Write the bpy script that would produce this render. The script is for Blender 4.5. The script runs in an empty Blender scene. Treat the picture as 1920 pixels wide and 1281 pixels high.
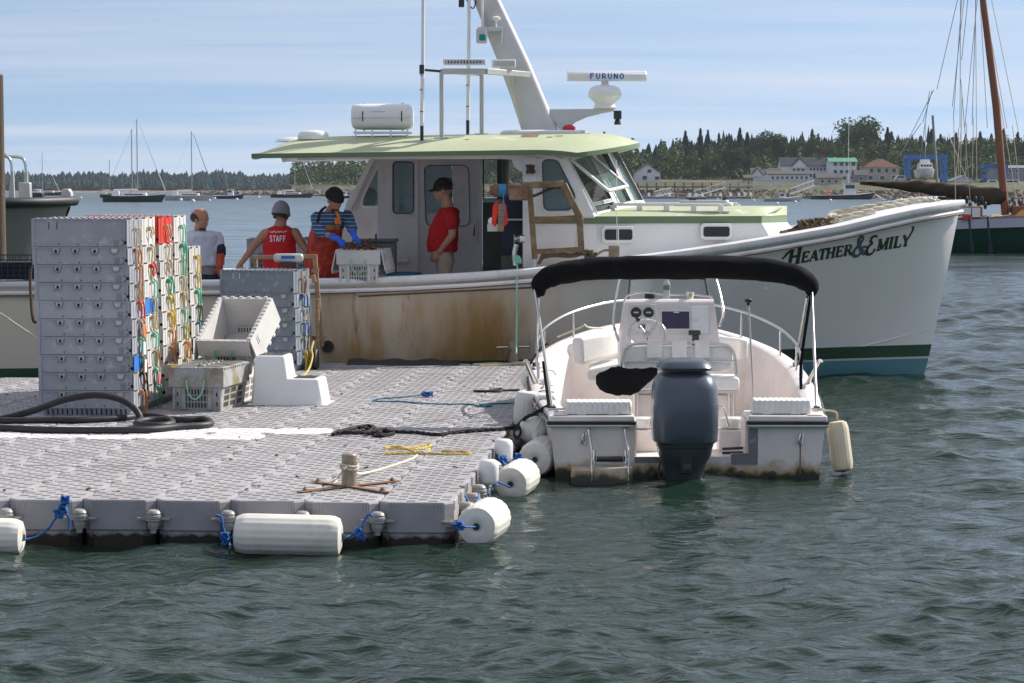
import bpy, bmesh, math, random
import numpy as np
from math import sin, cos, pi, radians, atan2, sqrt, hypot
from mathutils import Vector, Matrix, Euler
from mathutils.bvhtree import BVHTree
random.seed(7)
rng = np.random.default_rng(7)
scene = bpy.context.scene
C = bpy.data.collections.new('harbour')
scene.collection.children.link(C)
# ---------------------------------------------------------------- camera
EYE = 2.37
FPX = 4620.0
PITCH = math.atan(285.5 / FPX)
cam_d = bpy.data.cameras.new('camera')
cam = bpy.data.objects.new('camera', cam_d)
C.objects.link(cam)
cam.location = (0, 0, EYE)
cam.rotation_euler = (pi / 2 - PITCH, 0, 0)
cam_d.sensor_width = 36
cam_d.lens = FPX / 1920 * 36
cam_d.clip_start = 0.5
cam_d.clip_end = 9000
scene.camera = cam
# ---------------------------------------------------------------- sky, sun, exposure
SUN_AZ = radians(57)
SUN_EL = radians(38)
world = bpy.data.worlds.new('World')
scene.world = world
world.use_nodes = True
wn = world.node_tree.nodes; wl = world.node_tree.links
wn.clear()
def wnode(t, **k):
 n = wn.new(t)
 for a, b in k.items(): setattr(n, a, b)
 return n
w_out = wnode('ShaderNodeOutputWorld'); w_bg = wnode('ShaderNodeBackground')
w_tc = wnode('ShaderNodeTexCoord')
w_sky = wnode('ShaderNodeTexSky', sky_type='NISHITA', sun_disc=False, sun_elevation=SUN_EL, sun_rotation=SUN_AZ,
    altitude=0, air_density=1.0, dust_density=0.6, ozone_density=1.0)
w_sep = wnode('ShaderNodeSeparateXYZ'); wl.new(w_tc.outputs['Generated'], w_sep.inputs[0])
def wmath(op, a, b=None, clamp=False):
 n = wnode('ShaderNodeMath', operation=op); n.use_clamp = clamp
 for i, v in enumerate((a, b)):
  if v is None: continue
  if isinstance(v, (int, float)): n.inputs[i].default_value = v
  else: wl.new(v, n.inputs[i])
 return n.outputs[0]
zc = wmath('MAXIMUM', w_sep.outputs[2], 0.0)
zlift = wmath('ADD', wmath('MULTIPLY', zc, 1.1), 0.24)
w_comb = wnode('ShaderNodeCombineXYZ')
wl.new(w_sep.outputs[0], w_comb.inputs[0]); wl.new(w_sep.outputs[1], w_comb.inputs[1]); wl.new(zlift, w_comb.inputs[2])
w_nrm = wnode('ShaderNodeVectorMath', operation='NORMALIZE'); wl.new(w_comb.outputs[0], w_nrm.inputs[0])
wl.new(w_nrm.outputs[0], w_sky.inputs[0])
den = wmath('ADD', zc, 0.075)
cu = wmath('MULTIPLY', wmath('DIVIDE', w_sep.outputs[0], den), 0.26)
cv = wmath('MULTIPLY', wmath('DIVIDE', w_sep.outputs[1], den), 1.25)
w_c2 = wnode('ShaderNodeCombineXYZ'); wl.new(cu, w_c2.inputs[0]); wl.new(cv, w_c2.inputs[1])
w_n1 = wnode('ShaderNodeTexNoise'); w_n1.inputs['Scale'].default_value = 0.75; w_n1.inputs['Detail'].default_value = 9
w_n1.inputs['Roughness'].default_value = 0.62; w_n1.inputs['Distortion'].default_value = 0.25
wl.new(w_c2.outputs[0], w_n1.inputs['Vector'])
w_ramp = wnode('ShaderNodeValToRGB')
w_ramp.color_ramp.elements[0].position = 0.40; w_ramp.color_ramp.elements[0].color = (0, 0, 0, 1)
w_ramp.color_ramp.elements[1].position = 0.68; w_ramp.color_ramp.elements[1].color = (1, 1, 1, 1)
wl.new(w_n1.outputs['Fac'], w_ramp.inputs[0])
cloud_a = wmath('MULTIPLY', w_ramp.outputs[0], 0.40)
hz = wmath('POWER', wmath('SUBTRACT', 1.0, wmath('MULTIPLY', zc, 9.0, True), True), 1.6)
fill_veil = wmath('MULTIPLY', wmath('MULTIPLY', wmath('SUBTRACT', zc, 0.03), 3.5, True), 0.38)  # cloud veil thickening with height, added to brighten the shaded sides
fac = wmath('ADD', wmath('ADD', cloud_a, fill_veil), wmath('MULTIPLY', hz, 0.26), True)
w_mix = wnode('ShaderNodeMix', data_type='RGBA')
wl.new(fac, w_mix.inputs[0]); w_tint = wnode('ShaderNodeVectorMath', operation='MULTIPLY'); w_tint.inputs[1].default_value = (0.89, 0.99, 1.0); wl.new(w_sky.outputs[0], w_tint.inputs[0]); wl.new(w_tint.outputs[0], w_mix.inputs[6])
w_mix.inputs[7].default_value = (6.2, 6.05, 6.5, 1)
wl.new(w_mix.outputs[2], w_bg.inputs[0]); w_bg.inputs[1].default_value = 0.10
wl.new(w_bg.outputs[0], w_out.inputs[0])
sun_d = bpy.data.lights.new('sun', 'SUN'); sun_d.energy = 4.6; sun_d.angle = radians(0.5); sun_d.color = (1.0, 0.94, 0.86)
sun = bpy.data.objects.new('sun', sun_d); C.objects.link(sun)
sdir = Vector((cos(SUN_EL) * sin(SUN_AZ), cos(SUN_EL) * cos(SUN_AZ), sin(SUN_EL)))
sun.rotation_euler = (-sdir).to_track_quat('-Z', 'Y').to_euler()
sun.location = sdir * 50
scene.view_settings.view_transform = 'Standard'
scene.view_settings.look = 'None'
scene.view_settings.gamma = 1.0
scene.view_settings.exposure = 0.52
scene.view_settings.use_curve_mapping = False
# ---------------------------------------------------------------- where a pixel of the photograph lies in the place
_fw = Vector((0, cos(PITCH), -sin(PITCH))); _up = Vector((0, sin(PITCH), cos(PITCH)))
EYEV = Vector((0, 0, EYE))
def ray(px, py):
 return Vector((1, 0, 0)) * ((px - 960) / FPX) + _up * (-(py - 640.5) / FPX) + _fw
def at_z(px, py, z):
 d = ray(px, py); t = (z - EYE) / d.z
 return EYEV + d * t
def at_y(px, py, Y):
 d = ray(px, py); return EYEV + d * (Y / d.y)
def proj(v):
 d = Vector(v) - EYEV; w = d.dot(_fw)
 return 960 + FPX * d.x / w, 640.5 - FPX * d.dot(_up) / w
# ---------------------------------------------------------------- objects
def thing(name, label, cat, loc=(0, 0, 0), rotz=0.0, group=None):
 o = bpy.data.objects.new(name, None); C.objects.link(o)
 o.location = loc; o.rotation_euler = (0, 0, rotz); o.empty_display_size = 0.2
 o['label'] = label; o['category'] = cat
 if group: o['group'] = group
 return o
def tag(o, label, cat, group=None):
 o['label'] = label; o['category'] = cat
 if group: o['group'] = group
 return o
def dup(root, loc=None, rotz=None, label=None, group=None):
 r = root.copy(); C.objects.link(r)
 if loc is not None: r.location = loc
 if rotz is not None: r.rotation_euler = (0, 0, rotz)
 if label: r['label'] = label
 if group: r['group'] = group
 def rec(a, b):
  for ch in a.children:
   c = ch.copy(); C.objects.link(c); c.parent = b
   rec(ch, c)
 rec(root, r)
 return r
class MB:
 """collects vertices and faces; build() links them as ONE mesh object"""
 def __init__(s): s.v = []; s.f = []; s.m = []; s.M = Matrix.Identity(4)
 def add(s, verts, faces, mi=0):
  b = len(s.v)
  s.v.extend([tuple(s.M @ Vector(p)) for p in verts])
  s.f.extend([tuple(b + i for i in f) for f in faces]); s.m.extend([mi] * len(faces))
 def box(s, a, b, mi=0, top=None):
  x0, y0, z0 = a; x1, y1, z1 = b
  if x0 > x1: x0, x1 = x1, x0
  if y0 > y1: y0, y1 = y1, y0
  if z0 > z1: z0, z1 = z1, z0
  t = top or 0
  vs = [(x0, y0, z0), (x1, y0, z0), (x1, y1, z0), (x0, y1, z0), (x0 + t, y0 + t, z1), (x1 - t, y0 + t, z1), (x1 - t, y1 - t, z1), (x0 + t, y1 - t, z1)]
  s.add(vs, [(3, 2, 1, 0), (4, 5, 6, 7), (0, 1, 5, 4), (1, 2, 6, 5), (2, 3, 7, 6), (3, 0, 4, 7)], mi)
 def cbox(s, c, d, mi=0, rot=None, top=0.0):
  M0 = s.M
  s.M = M0 @ Matrix.Translation(c) @ (rot if rot is not None else Matrix.Identity(4))
  s.box((-d[0] / 2, -d[1] / 2, -d[2] / 2), (d[0] / 2, d[1] / 2, d[2] / 2), mi, top)
  s.M = M0
 def beam(s, a, b, w, h, mi=0, up=(0, 0, 1)):
  a = Vector(a); b = Vector(b); d = b - a; L = d.length
  if L < 1e-6: return
  d.normalize(); u = Vector(up)
  if abs(d.dot(u)) > 0.98: u = Vector((0, 1, 0))
  sx = d.cross(u).normalized(); uu = sx.cross(d).normalized()
  vs = []
  for p in (a, b):
   for i, j in ((-1, -1), (1, -1), (1, 1), (-1, 1)): vs.append(p + sx * (i * w / 2) + uu * (j * h / 2))
  s.add(vs, [(3, 2, 1, 0), (4, 5, 6, 7), (0, 1, 5, 4), (1, 2, 6, 5), (2, 3, 7, 6), (3, 0, 4, 7)], mi)
 def tube(s, pts, r, n=8, mi=0, caps=True, closed=False):
  P = [Vector(p) for p in pts]; k = len(P)
  R = r if hasattr(r, '__len__') else [r] * k
  rings = []; prev = None
  for i in range(k):
   if closed: t = (P[(i + 1) % k] - P[i - 1])
   elif i == 0: t = P[1] - P[0]
   elif i == k - 1: t = P[-1] - P[-2]
   else: t = P[i + 1] - P[i - 1]
   if t.length < 1e-9: t = Vector((0, 0, 1))
   t.normalize()
   if prev is None:
    u = Vector((0, 0, 1)) if abs(t.z) < 0.9 else Vector((1, 0, 0))
    prev = (u - t * u.dot(t)).normalized()
   else:
    q = prev - t * prev.dot(t)
    prev = q.normalized() if q.length > 1e-6 else prev
   w = t.cross(prev)
   rings.append([P[i] + (prev * cos(2 * pi * j / n) + w * sin(2 * pi * j / n)) * R[i] for j in range(n)])
  vs = [p for rg in rings for p in rg]; fs = []
  m = k if closed else k - 1
  for i in range(m):
   a = i * n; b = ((i + 1) % k) * n
   for j in range(n): fs.append((a + j, a + (j + 1) % n, b + (j + 1) % n, b + j))
  if caps and not closed:
   fs.append(tuple(range(n - 1, -1, -1))); fs.append(tuple((k - 1) * n + j for j in range(n)))
  s.add(vs, fs, mi)
 def lathe(s, prof, c=(0, 0, 0), axis='z', n=20, mi=0, M=None):
  """prof: list of (r, h) along the axis"""
  vs = []; fs = []
  for (r, h) in prof:
   for j in range(n):
    a = 2 * pi * j / n; x, y = r * cos(a), r * sin(a)
    p = Vector((x, y, h)) if axis == 'z' else (Vector((h, x, y)) if axis == 'x' else Vector((y, h, x)))
    if M is not None: p = M @ p
    vs.append(p + Vector(c))
  k = len(prof)
  for i in range(k - 1):
   for j in range(n): fs.append((i * n + j, i * n + (j + 1) % n, (i + 1) * n + (j + 1) % n, (i + 1) * n + j))
  if prof[0][0] > 1e-5: fs.append(tuple(range(n - 1, -1, -1)))
  if prof[-1][0] > 1e-5: fs.append(tuple((k - 1) * n + j for j in range(n)))
  s.add(vs, fs, mi)
 def ball(s, c, r, n=14, m=9, mi=0):
  if not hasattr(r, '__len__'): r = (r, r, r)
  vs = []; fs = []
  for i in range(m + 1):
   th = pi * i / m
   for j in range(n):
    a = 2 * pi * j / n
    vs.append((c[0] + r[0] * sin(th) * cos(a), c[1] + r[1] * sin(th) * sin(a), c[2] + r[2] * cos(th)))
  for i in range(m):
   for j in range(n): fs.append((i * n + j, (i + 1) * n + j, (i + 1) * n + (j + 1) % n, i * n + (j + 1) % n))
  s.add(vs, fs, mi)
 def prism(s, poly, d0, d1, axis='y', mi=0):
  """2D outline extruded between d0 and d1 along the axis; outline in the two other axes"""
  def P(a, b, d): return (a, d, b) if axis == 'y' else ((d, a, b) if axis == 'x' else (a, b, d))
  n = len(poly)
  vs = [P(a, b, d0) for a, b in poly] + [P(a, b, d1) for a, b in poly]
  fs = [tuple(range(n - 1, -1, -1)), tuple(range(n, 2 * n))]
  for i in range(n): fs.append((i, (i + 1) % n, n + (i + 1) % n, n + i))
  s.add(vs, fs, mi)
 def grid(s, rows, mi=0, closed=False, flip=False):
  k = len(rows); n = len(rows[0]); vs = [p for r in rows for p in r]; fs = []
  for i in range(k - 1):
   for j in range(n if closed else n - 1):
    q = (i * n + j, i * n + (j + 1) % n, (i + 1) * n + (j + 1) % n, (i + 1) * n + j)
    fs.append(q[::-1] if flip else q)
  s.add(vs, fs, mi)
 def mesh(s, name, mats, smooth=None, fix=True):
  me = bpy.data.meshes.new(name)
  me.from_pydata([tuple(p) for p in s.v], [], s.f)
  if not isinstance(mats, (list, tuple)): mats = [mats]
  for m in mats: me.materials.append(m)
  me.polygons.foreach_set('material_index', s.m)
  if fix:
   bm = bmesh.new(); bm.from_mesh(me)
   bmesh.ops.recalc_face_normals(bm, faces=bm.faces)
   bm.to_mesh(me); bm.free()
  if smooth is not None:
   me.shade_smooth(); me.set_sharp_from_angle(angle=radians(smooth))
  me.update()
  return me
 def build(s, name, mats, parent=None, smooth=None, bevel=0, fix=True, seg=2, loc=None):
  o = bpy.data.objects.new(name, s.mesh(name, mats, smooth, fix)); C.objects.link(o)
  if parent: o.parent = parent
  if loc is not None: o.location = loc
  if bevel:
   b = o.modifiers.new('bevel', 'BEVEL'); b.width = bevel; b.segments = seg; b.limit_method = 'ANGLE'; b.angle_limit = radians(35)
   b.harden_normals = False
   if smooth is None: o.data.shade_smooth(); o.data.set_sharp_from_angle(angle=radians(50))
  return o
def link_mesh(name, me, parent=None, loc=(0, 0, 0), rot=(0, 0, 0), scale=None):
 o = bpy.data.objects.new(name, me); C.objects.link(o)
 if parent: o.parent = parent
 o.location = loc; o.rotation_euler = rot
 if scale: o.scale = scale
 return o
def spline(pts, n=8, closed=False):
 """Catmull-Rom through the points"""
 P = [Vector(p) for p in pts]; k = len(P); out = []
 rngk = range(k) if closed else range(k - 1)
 for i in rngk:
  if closed: a, b, c, d = P[(i - 1) % k], P[i], P[(i + 1) % k], P[(i + 2) % k]
  else: a, b, c, d = P[max(i - 1, 0)], P[i], P[i + 1], P[min(i + 2, k - 1)]
  for j in range(n):
   t = j / n
   out.append(0.5 * ((2 * b) + (-a + c) * t + (2 * a - 5 * b + 4 * c - d) * t * t + (-a + 3 * b - 3 * c + d) * t ** 3))
 if not closed: out.append(P[-1])
 return out
def interp(x, xs, ys):
 return float(np.interp(x, xs, ys))
# ---------------------------------------------------------------- materials
def mat(name, col, rough=0.5, metal=0.0, var=0.08, scale=6.0, bump=0.0, bscale=40.0, dirt=None, dirt_amt=0.0, dirt_scale=3.0,
  dirt_lo=0.5, dirt_hi=0.7, spec=0.5, coat=0.0, rnd=0.0, trans=0.0, alpha=1.0, ior=1.45, stretch=(1, 1, 1), emit=None, wave=None, coords='Object'):
 m = bpy.data.materials.new(name); m.use_nodes = True
 nt = m.node_tree; N = nt.nodes; L = nt.links
 b = N['Principled BSDF']
 b.inputs['Roughness'].default_value = rough; b.inputs['Metallic'].default_value = metal
 b.inputs['Specular IOR Level'].default_value = spec; b.inputs['Coat Weight'].default_value = coat
 b.inputs['Coat Roughness'].default_value = 0.08
 b.inputs['Transmission Weight'].default_value = trans; b.inputs['Alpha'].default_value = alpha; b.inputs['IOR'].default_value = ior
 tc = N.new('ShaderNodeTexCoord'); mp = N.new('ShaderNodeMapping'); mp.inputs['Scale'].default_value = stretch
 L.new(tc.outputs[coords], mp.inputs[0])
 vec = mp.outputs[0]
 if rnd:
  oi = N.new('ShaderNodeObjectInfo')
  ad = N.new('ShaderNodeVectorMath'); ad.operation = 'ADD'
  cb = N.new('ShaderNodeCombineXYZ'); mu = N.new('ShaderNodeMath'); mu.operation = 'MULTIPLY'; mu.inputs[1].default_value = 37.0
  L.new(oi.outputs['Random'], mu.inputs[0]); L.new(mu.outputs[0], cb.inputs[0]); L.new(mu.outputs[0], cb.inputs[1])
  L.new(vec, ad.inputs[0]); L.new(cb.outputs[0], ad.inputs[1]); vec = ad.outputs[0]
 nz = N.new('ShaderNodeTexNoise'); nz.inputs['Scale'].default_value = scale; nz.inputs['Detail'].default_value = 5
 L.new(vec, nz.inputs['Vector'])
 c0 = tuple(max(0, c * (1 - var)) for c in col); c1 = tuple(min(1, c * (1 + var)) for c in col)
 rp = N.new('ShaderNodeValToRGB'); rp.color_ramp.elements[0].position = 0.3; rp.color_ramp.elements[1].position = 0.7
 rp.color_ramp.elements[0].color = (*c0, 1); rp.color_ramp.elements[1].color = (*c1, 1)
 L.new(nz.outputs['Fac'], rp.inputs[0]); out = rp.outputs[0]
 if rnd:
  mr = N.new('ShaderNodeMapRange'); mr.inputs['To Min'].default_value = 1 - rnd; mr.inputs['To Max'].default_value = 1 + rnd
  L.new(oi.outputs['Random'], mr.inputs[0])
  vm = N.new('ShaderNodeVectorMath'); vm.operation = 'SCALE'
  L.new(out, vm.inputs[0]); L.new(mr.outputs[0], vm.inputs['Scale']); out = vm.outputs[0]
 if dirt:
  n2 = N.new('ShaderNodeTexNoise'); n2.inputs['Scale'].default_value = dirt_scale; n2.inputs['Detail'].default_value = 8
  n2.inputs['Roughness'].default_value = 0.65
  L.new(vec, n2.inputs['Vector'])
  r2 = N.new('ShaderNodeValToRGB'); r2.color_ramp.elements[0].position = dirt_lo; r2.color_ramp.elements[1].position = dirt_hi
  r2.color_ramp.elements[0].color = (0, 0, 0, 1); r2.color_ramp.elements[1].color = (dirt_amt,) * 3 + (1,)
  L.new(n2.outputs['Fac'], r2.inputs[0])
  mx = N.new('ShaderNodeMix'); mx.data_type = 'RGBA'
  L.new(r2.outputs[0], mx.inputs[0]); L.new(out, mx.inputs[6]); mx.inputs[7].default_value = (*dirt, 1); out = mx.outputs[2]
 L.new(out, b.inputs['Base Color'])
 if bump or wave:
  bp = N.new('ShaderNodeBump'); bp.inputs['Strength'].default_value = bump or wave[1]; bp.inputs['Distance'].default_value = 0.01
  if wave:
   wv = N.new('ShaderNodeTexWave'); wv.inputs['Scale'].default_value = wave[0]; wv.bands_direction = wave[2]
   L.new(vec, wv.inputs['Vector']); L.new(wv.outputs['Fac'], bp.inputs['Height'])
  else:
   n3 = N.new('ShaderNodeTexNoise'); n3.inputs['Scale'].default_value = bscale; n3.inputs['Detail'].default_value = 6
   L.new(vec, n3.inputs['Vector']); L.new(n3.outputs['Fac'], bp.inputs['Height'])
  L.new(bp.outputs[0], b.inputs['Normal'])
 if emit:
  b.inputs['Emission Color'].default_value = (*emit[0], 1); b.inputs['Emission Strength'].default_value = emit[1]
 m['tex_out'] = 0
 return m
def nodes_of(m): return m.node_tree.nodes, m.node_tree.links, m.node_tree.nodes['Principled BSDF']
M = {}
M['white'] = mat('white_gelcoat', (0.72, 0.70, 0.68), 0.28, var=0.05, scale=2, dirt=(0.45, 0.36, 0.24), dirt_amt=0.25, dirt_scale=2.5, coat=0.3)
M['white_clean'] = mat('clean_white', (0.78, 0.78, 0.77), 0.3, var=0.03, coat=0.2)
M['cream'] = mat('pinkish_gelcoat', (0.70, 0.64, 0.60), 0.32, var=0.05, scale=3, dirt=(0.42, 0.34, 0.25), dirt_amt=0.3, dirt_scale=4, coat=0.3)
M['steel'] = mat('stainless_steel', (0.62, 0.61, 0.58), 0.18, metal=1.0, var=0.08, scale=12)
M['alu'] = mat('aluminium', (0.52, 0.51, 0.49), 0.42, metal=0.35, var=0.07, scale=8)
M['black'] = mat('black_rubber', (0.018, 0.018, 0.020), 0.55, var=0.2)
M['blackcloth'] = mat('black_canvas', (0.008, 0.008, 0.009), 0.95, spec=0.15, var=0.25, scale=9, bump=0.5, bscale=14)
M['dark'] = mat('dark_plastic', (0.03, 0.032, 0.035), 0.4, var=0.1)
M['vinyl'] = mat('white_vinyl', (0.74, 0.74, 0.71), 0.5, var=0.05, bump=0.25, bscale=25, dirt=(0.5, 0.45, 0.38), dirt_amt=0.3, dirt_scale=9)
M['glass'] = mat('tinted_glass', (0.05, 0.075, 0.075), 0.05, var=0.3, scale=1.5, spec=0.8)
M['rope_tan'] = mat('tan_rope', (0.50, 0.37, 0.20), 0.85, var=0.25, scale=60, bump=0.8, bscale=150)
M['rope_white'] = mat('pale_rope', (0.60, 0.56, 0.46), 0.85, var=0.2, scale=60, bump=0.8, bscale=150)
M['rope_blue'] = mat('blue_rope', (0.02, 0.13, 0.42), 0.6, var=0.45, scale=70, bump=0.8, bscale=150)
M['rope_teal'] = mat('teal_rope', (0.02, 0.17, 0.25), 0.7, var=0.3, scale=60, bump=0.8, bscale=150)
M['rope_green'] = mat('green_rope', (0.06, 0.38, 0.24), 0.7, var=0.2, scale=60)
M['rope_mint'] = mat('mint_rope', (0.25, 0.55, 0.42), 0.7, var=0.2, scale=60)
M['rope_orange'] = mat('orange_brown_rope', (0.50, 0.22, 0.10), 0.8, var=0.2, scale=60)
M['rope_yellow'] = mat('yellow_rope', (0.62, 0.44, 0.10), 0.8, var=0.2, scale=60)
M['rope_red'] = mat('red_rope', (0.60, 0.05, 0.05), 0.8, var=0.2, scale=60)
M['rope_black'] = mat('black_rope', (0.016, 0.015, 0.015), 0.8, var=0.3, scale=60, bump=0.8, bscale=120)
M['rope_cream'] = mat('cream_rope', (0.55, 0.47, 0.32), 0.85, var=0.2, scale=60)
M['rope_brown'] = mat('weathered_brown_rope', (0.12, 0.085, 0.05), 0.9, var=0.35, scale=40, bump=1.0, bscale=90)
M['wood'] = mat('weathered_timber', (0.30, 0.20, 0.11), 0.75, var=0.3, scale=5, stretch=(1, 1, 8), bump=0.4, bscale=30)
M['rust'] = mat('rusty_steel', (0.20, 0.10, 0.055), 0.75, var=0.35, scale=22, dirt=(0.36, 0.28, 0.20), dirt_amt=0.7, dirt_scale=9, bump=0.4)
M['galv'] = mat('tarnished_steel', (0.33, 0.27, 0.20), 0.42, metal=0.6, var=0.3, scale=9, dirt=(0.2, 0.13, 0.07), dirt_amt=0.5, dirt_scale=5)
M['skin'] = mat('skin', (0.50, 0.27, 0.18), 0.5, var=0.1, scale=18)
M['skin_tan'] = mat('tanned_skin', (0.40, 0.20, 0.12), 0.5, var=0.12, scale=18)
# ================================================================ WATER
def make_water():
 wv = []
 r = np.random.default_rng(11)
 for i in range(100):
  L = 0.16 * (3.0 / 0.16) ** (r.random() ** 1.3)
  th = radians(r.normal(80, 46))
  slope = 0.041 * (L / 0.9) ** 0.05 * (0.5 + r.random())
  if L > 1.6: slope *= 0.62
  k = 2 * pi / L
  wv.append((k, cos(th), sin(th), slope / k, r.random() * 2 * pi, L))
 def disp(x, y, dx):
  z = np.zeros_like(x); ox = np.zeros_like(x); oy = np.zeros_like(x)
  patch = 0.82 + 0.35 * np.sin(x * 0.31 + 1.3) * np.sin(y * 0.23 + 0.4)
  for k, cx, cy, a, ph, L in wv:
   w = np.clip((L / np.maximum(dx, 1e-3) - 2.2) / 2.5, 0, 1)
   t = k * (cx * x + cy * y) + ph
   z += a * w * np.sin(t) * patch
   ox += cx * a * w * 0.85 * np.cos(t) * patch; oy += cy * a * w * 0.85 * np.cos(t) * patch
  return z, ox, oy
 def fan(y0, y1, nr, nc, margin):
  ys = y0 * (y1 / y0) ** (np.arange(nr) / (nr - 1)); u = np.linspace(-1, 1, nc)
  half = 0.235 * ys + margin
  X = u[None, :] * half[:, None]; Y = np.repeat(ys[:, None], nc, 1)
  dx = np.repeat(np.maximum(2 * half / nc, ys * math.log(y1 / y0) / nr)[:, None], nc, 1)
  return X, Y, dx
 V = []; F = []; base = 0
 X, Y, dx = fan(8.5, 75, 860, 540, 2.2)
 z, ox, oy = disp(X, Y, dx)
 fade = np.clip((75 - Y) / 20, 0, 1)
 P = np.stack([X + ox * fade, Y + oy * fade, z * fade], -1).reshape(-1, 3)
 nr, nc = X.shape
 idx = np.arange(nr * nc).reshape(nr, nc)
 Fq = np.stack([idx[:-1, :-1], idx[:-1, 1:], idx[1:, 1:], idx[1:, :-1]], -1).reshape(-1, 4)
 V.append(P); F.append(Fq); base = len(P)
 def quad(x0, y0, x1, y1, n, m):
  gx = np.linspace(x0, x1, n); gy = np.linspace(y0, y1, m)
  A, B = np.meshgrid(gx, gy); Pq = np.stack([A, B, np.zeros_like(A)], -1).reshape(-1, 3)
  id2 = np.arange(n * m).reshape(m, n)
  return Pq, np.stack([id2[:-1, :-1], id2[:-1, 1:], id2[1:, 1:], id2[1:, :-1]], -1).reshape(-1, 4)
 h0 = 0.235 * 8.5 + 2.2; h1 = 0.235 * 75 + 2.2
 for vs in ([(-3000, 75, 0), (3000, 75, 0), (3000, 7000, 0), (-3000, 7000, 0)],
    [(-3000, -300, 0), (3000, -300, 0), (3000, 8.5, 0), (-3000, 8.5, 0)],
    [(-3000, 8.5, 0), (-h0, 8.5, 0), (-h1, 75, 0), (-3000, 75, 0)],
    [(h0, 8.5, 0), (3000, 8.5, 0), (3000, 75, 0), (h1, 75, 0)]):
  V.append(np.array(vs, float)); F.append(np.array([[base, base + 1, base + 2, base + 3]])); base += 4
 V = np.concatenate(V); F = np.concatenate(F)
 me = bpy.data.meshes.new('water')
 me.vertices.add(len(V)); me.vertices.foreach_set('co', V.astype(np.float32).ravel())
 me.loops.add(len(F) * 4); me.loops.foreach_set('vertex_index', F.astype(np.int32).ravel())
 me.polygons.add(len(F)); me.polygons.foreach_set('loop_start', np.arange(0, len(F) * 4, 4, dtype=np.int32))
 me.polygons.foreach_set('loop_total', np.full(len(F), 4, dtype=np.int32))
 me.update(calc_edges=True); me.shade_smooth()
 o = bpy.data.objects.new('water', me); C.objects.link(o); o['kind'] = 'structure'
 m = bpy.data.materials.new('harbour_water'); m.use_nodes = True
 N, L, b = nodes_of(m)
 b.inputs['Base Color'].default_value = (0.010, 0.026, 0.016, 1); b.inputs['Roughness'].default_value = 0.05
 b.inputs['IOR'].default_value = 1.33; b.inputs['Specular IOR Level'].default_value = 0.5
 tc = N.new('ShaderNodeTexCoord')
 def nz(scale, detail, sx, sy, dist=0.0):
  mp = N.new('ShaderNodeMapping'); mp.inputs['Scale'].default_value = (sx, sy, 1)
  L.new(tc.outputs['Object'], mp.inputs[0])
  n = N.new('ShaderNodeTexNoise'); n.inputs['Scale'].default_value = scale; n.inputs['Detail'].default_value = detail
  n.inputs['Distortion'].default_value = dist
  L.new(mp.outputs[0], n.inputs['Vector']); return n.outputs['Fac']
 b1 = N.new('ShaderNodeBump'); b1.inputs['Distance'].default_value = 0.07; b1.inputs['Strength'].default_value = 0.6
 L.new(nz(7.5, 4, 0.5, 1.0, 0.6), b1.inputs['Height'])
 sep = N.new('ShaderNodeSeparateXYZ'); L.new(tc.outputs['Object'], sep.inputs[0])
 mr = N.new('ShaderNodeMapRange'); mr.inputs['From Min'].default_value = 50; mr.inputs['From Max'].default_value = 78
 mr.inputs['To Min'].default_value = 0; mr.inputs['To Max'].default_value = 1; L.new(sep.outputs[1], mr.inputs[0])
 b2 = N.new('ShaderNodeBump'); b2.inputs['Distance'].default_value = 0.75
 L.new(mr.outputs[0], b2.inputs['Strength'])
 L.new(nz(0.85, 5, 0.35, 1.0, 0.3), b2.inputs['Height']); L.new(b1.outputs[0], b2.inputs['Normal'])
 mpn = N.new('ShaderNodeMapping'); mpn.inputs['Scale'].default_value = (0.30, 1.0, 1); L.new(tc.outputs['Object'], mpn.inputs[0])
 nn = N.new('ShaderNodeTexNoise'); nn.inputs['Scale'].default_value = 0.9; nn.inputs['Detail'].default_value = 4; L.new(mpn.outputs[0], nn.inputs['Vector'])
 sb = N.new('ShaderNodeVectorMath'); sb.operation = 'SUBTRACT'; sb.inputs[1].default_value = (.5, .5, .5); L.new(nn.outputs['Color'], sb.inputs[0])
 amp = N.new('ShaderNodeMath'); amp.operation = 'MULTIPLY'; amp.inputs[1].default_value = 0.75; L.new(mr.outputs[0], amp.inputs[0])
 sc_ = N.new('ShaderNodeVectorMath'); sc_.operation = 'SCALE'; L.new(sb.outputs[0], sc_.inputs[0]); L.new(amp.outputs[0], sc_.inputs['Scale'])
 ml = N.new('ShaderNodeVectorMath'); ml.operation = 'MULTIPLY'; ml.inputs[1].default_value = (1, 1, 0); L.new(sc_.outputs[0], ml.inputs[0])
 ad = N.new('ShaderNodeVectorMath'); ad.operation = 'ADD'; L.new(b1.outputs[0], ad.inputs[0]); L.new(ml.outputs[0], ad.inputs[1])
 nrm = N.new('ShaderNodeVectorMath'); nrm.operation = 'NORMALIZE'; L.new(ad.outputs[0], nrm.inputs[0])
 L.new(nrm.outputs[0], b.inputs['Normal'])
 mr2 = N.new('ShaderNodeMapRange'); mr2.inputs['From Min'].default_value = 40; mr2.inputs['From Max'].default_value = 600
 mr2.inputs['To Min'].default_value = 0.10; mr2.inputs['To Max'].default_value = 0.28; L.new(sep.outputs[1], mr2.inputs[0])
 L.new(mr2.outputs[0], b.inputs['Roughness'])
 me.materials.append(m)
 return o
water = make_water()
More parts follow.
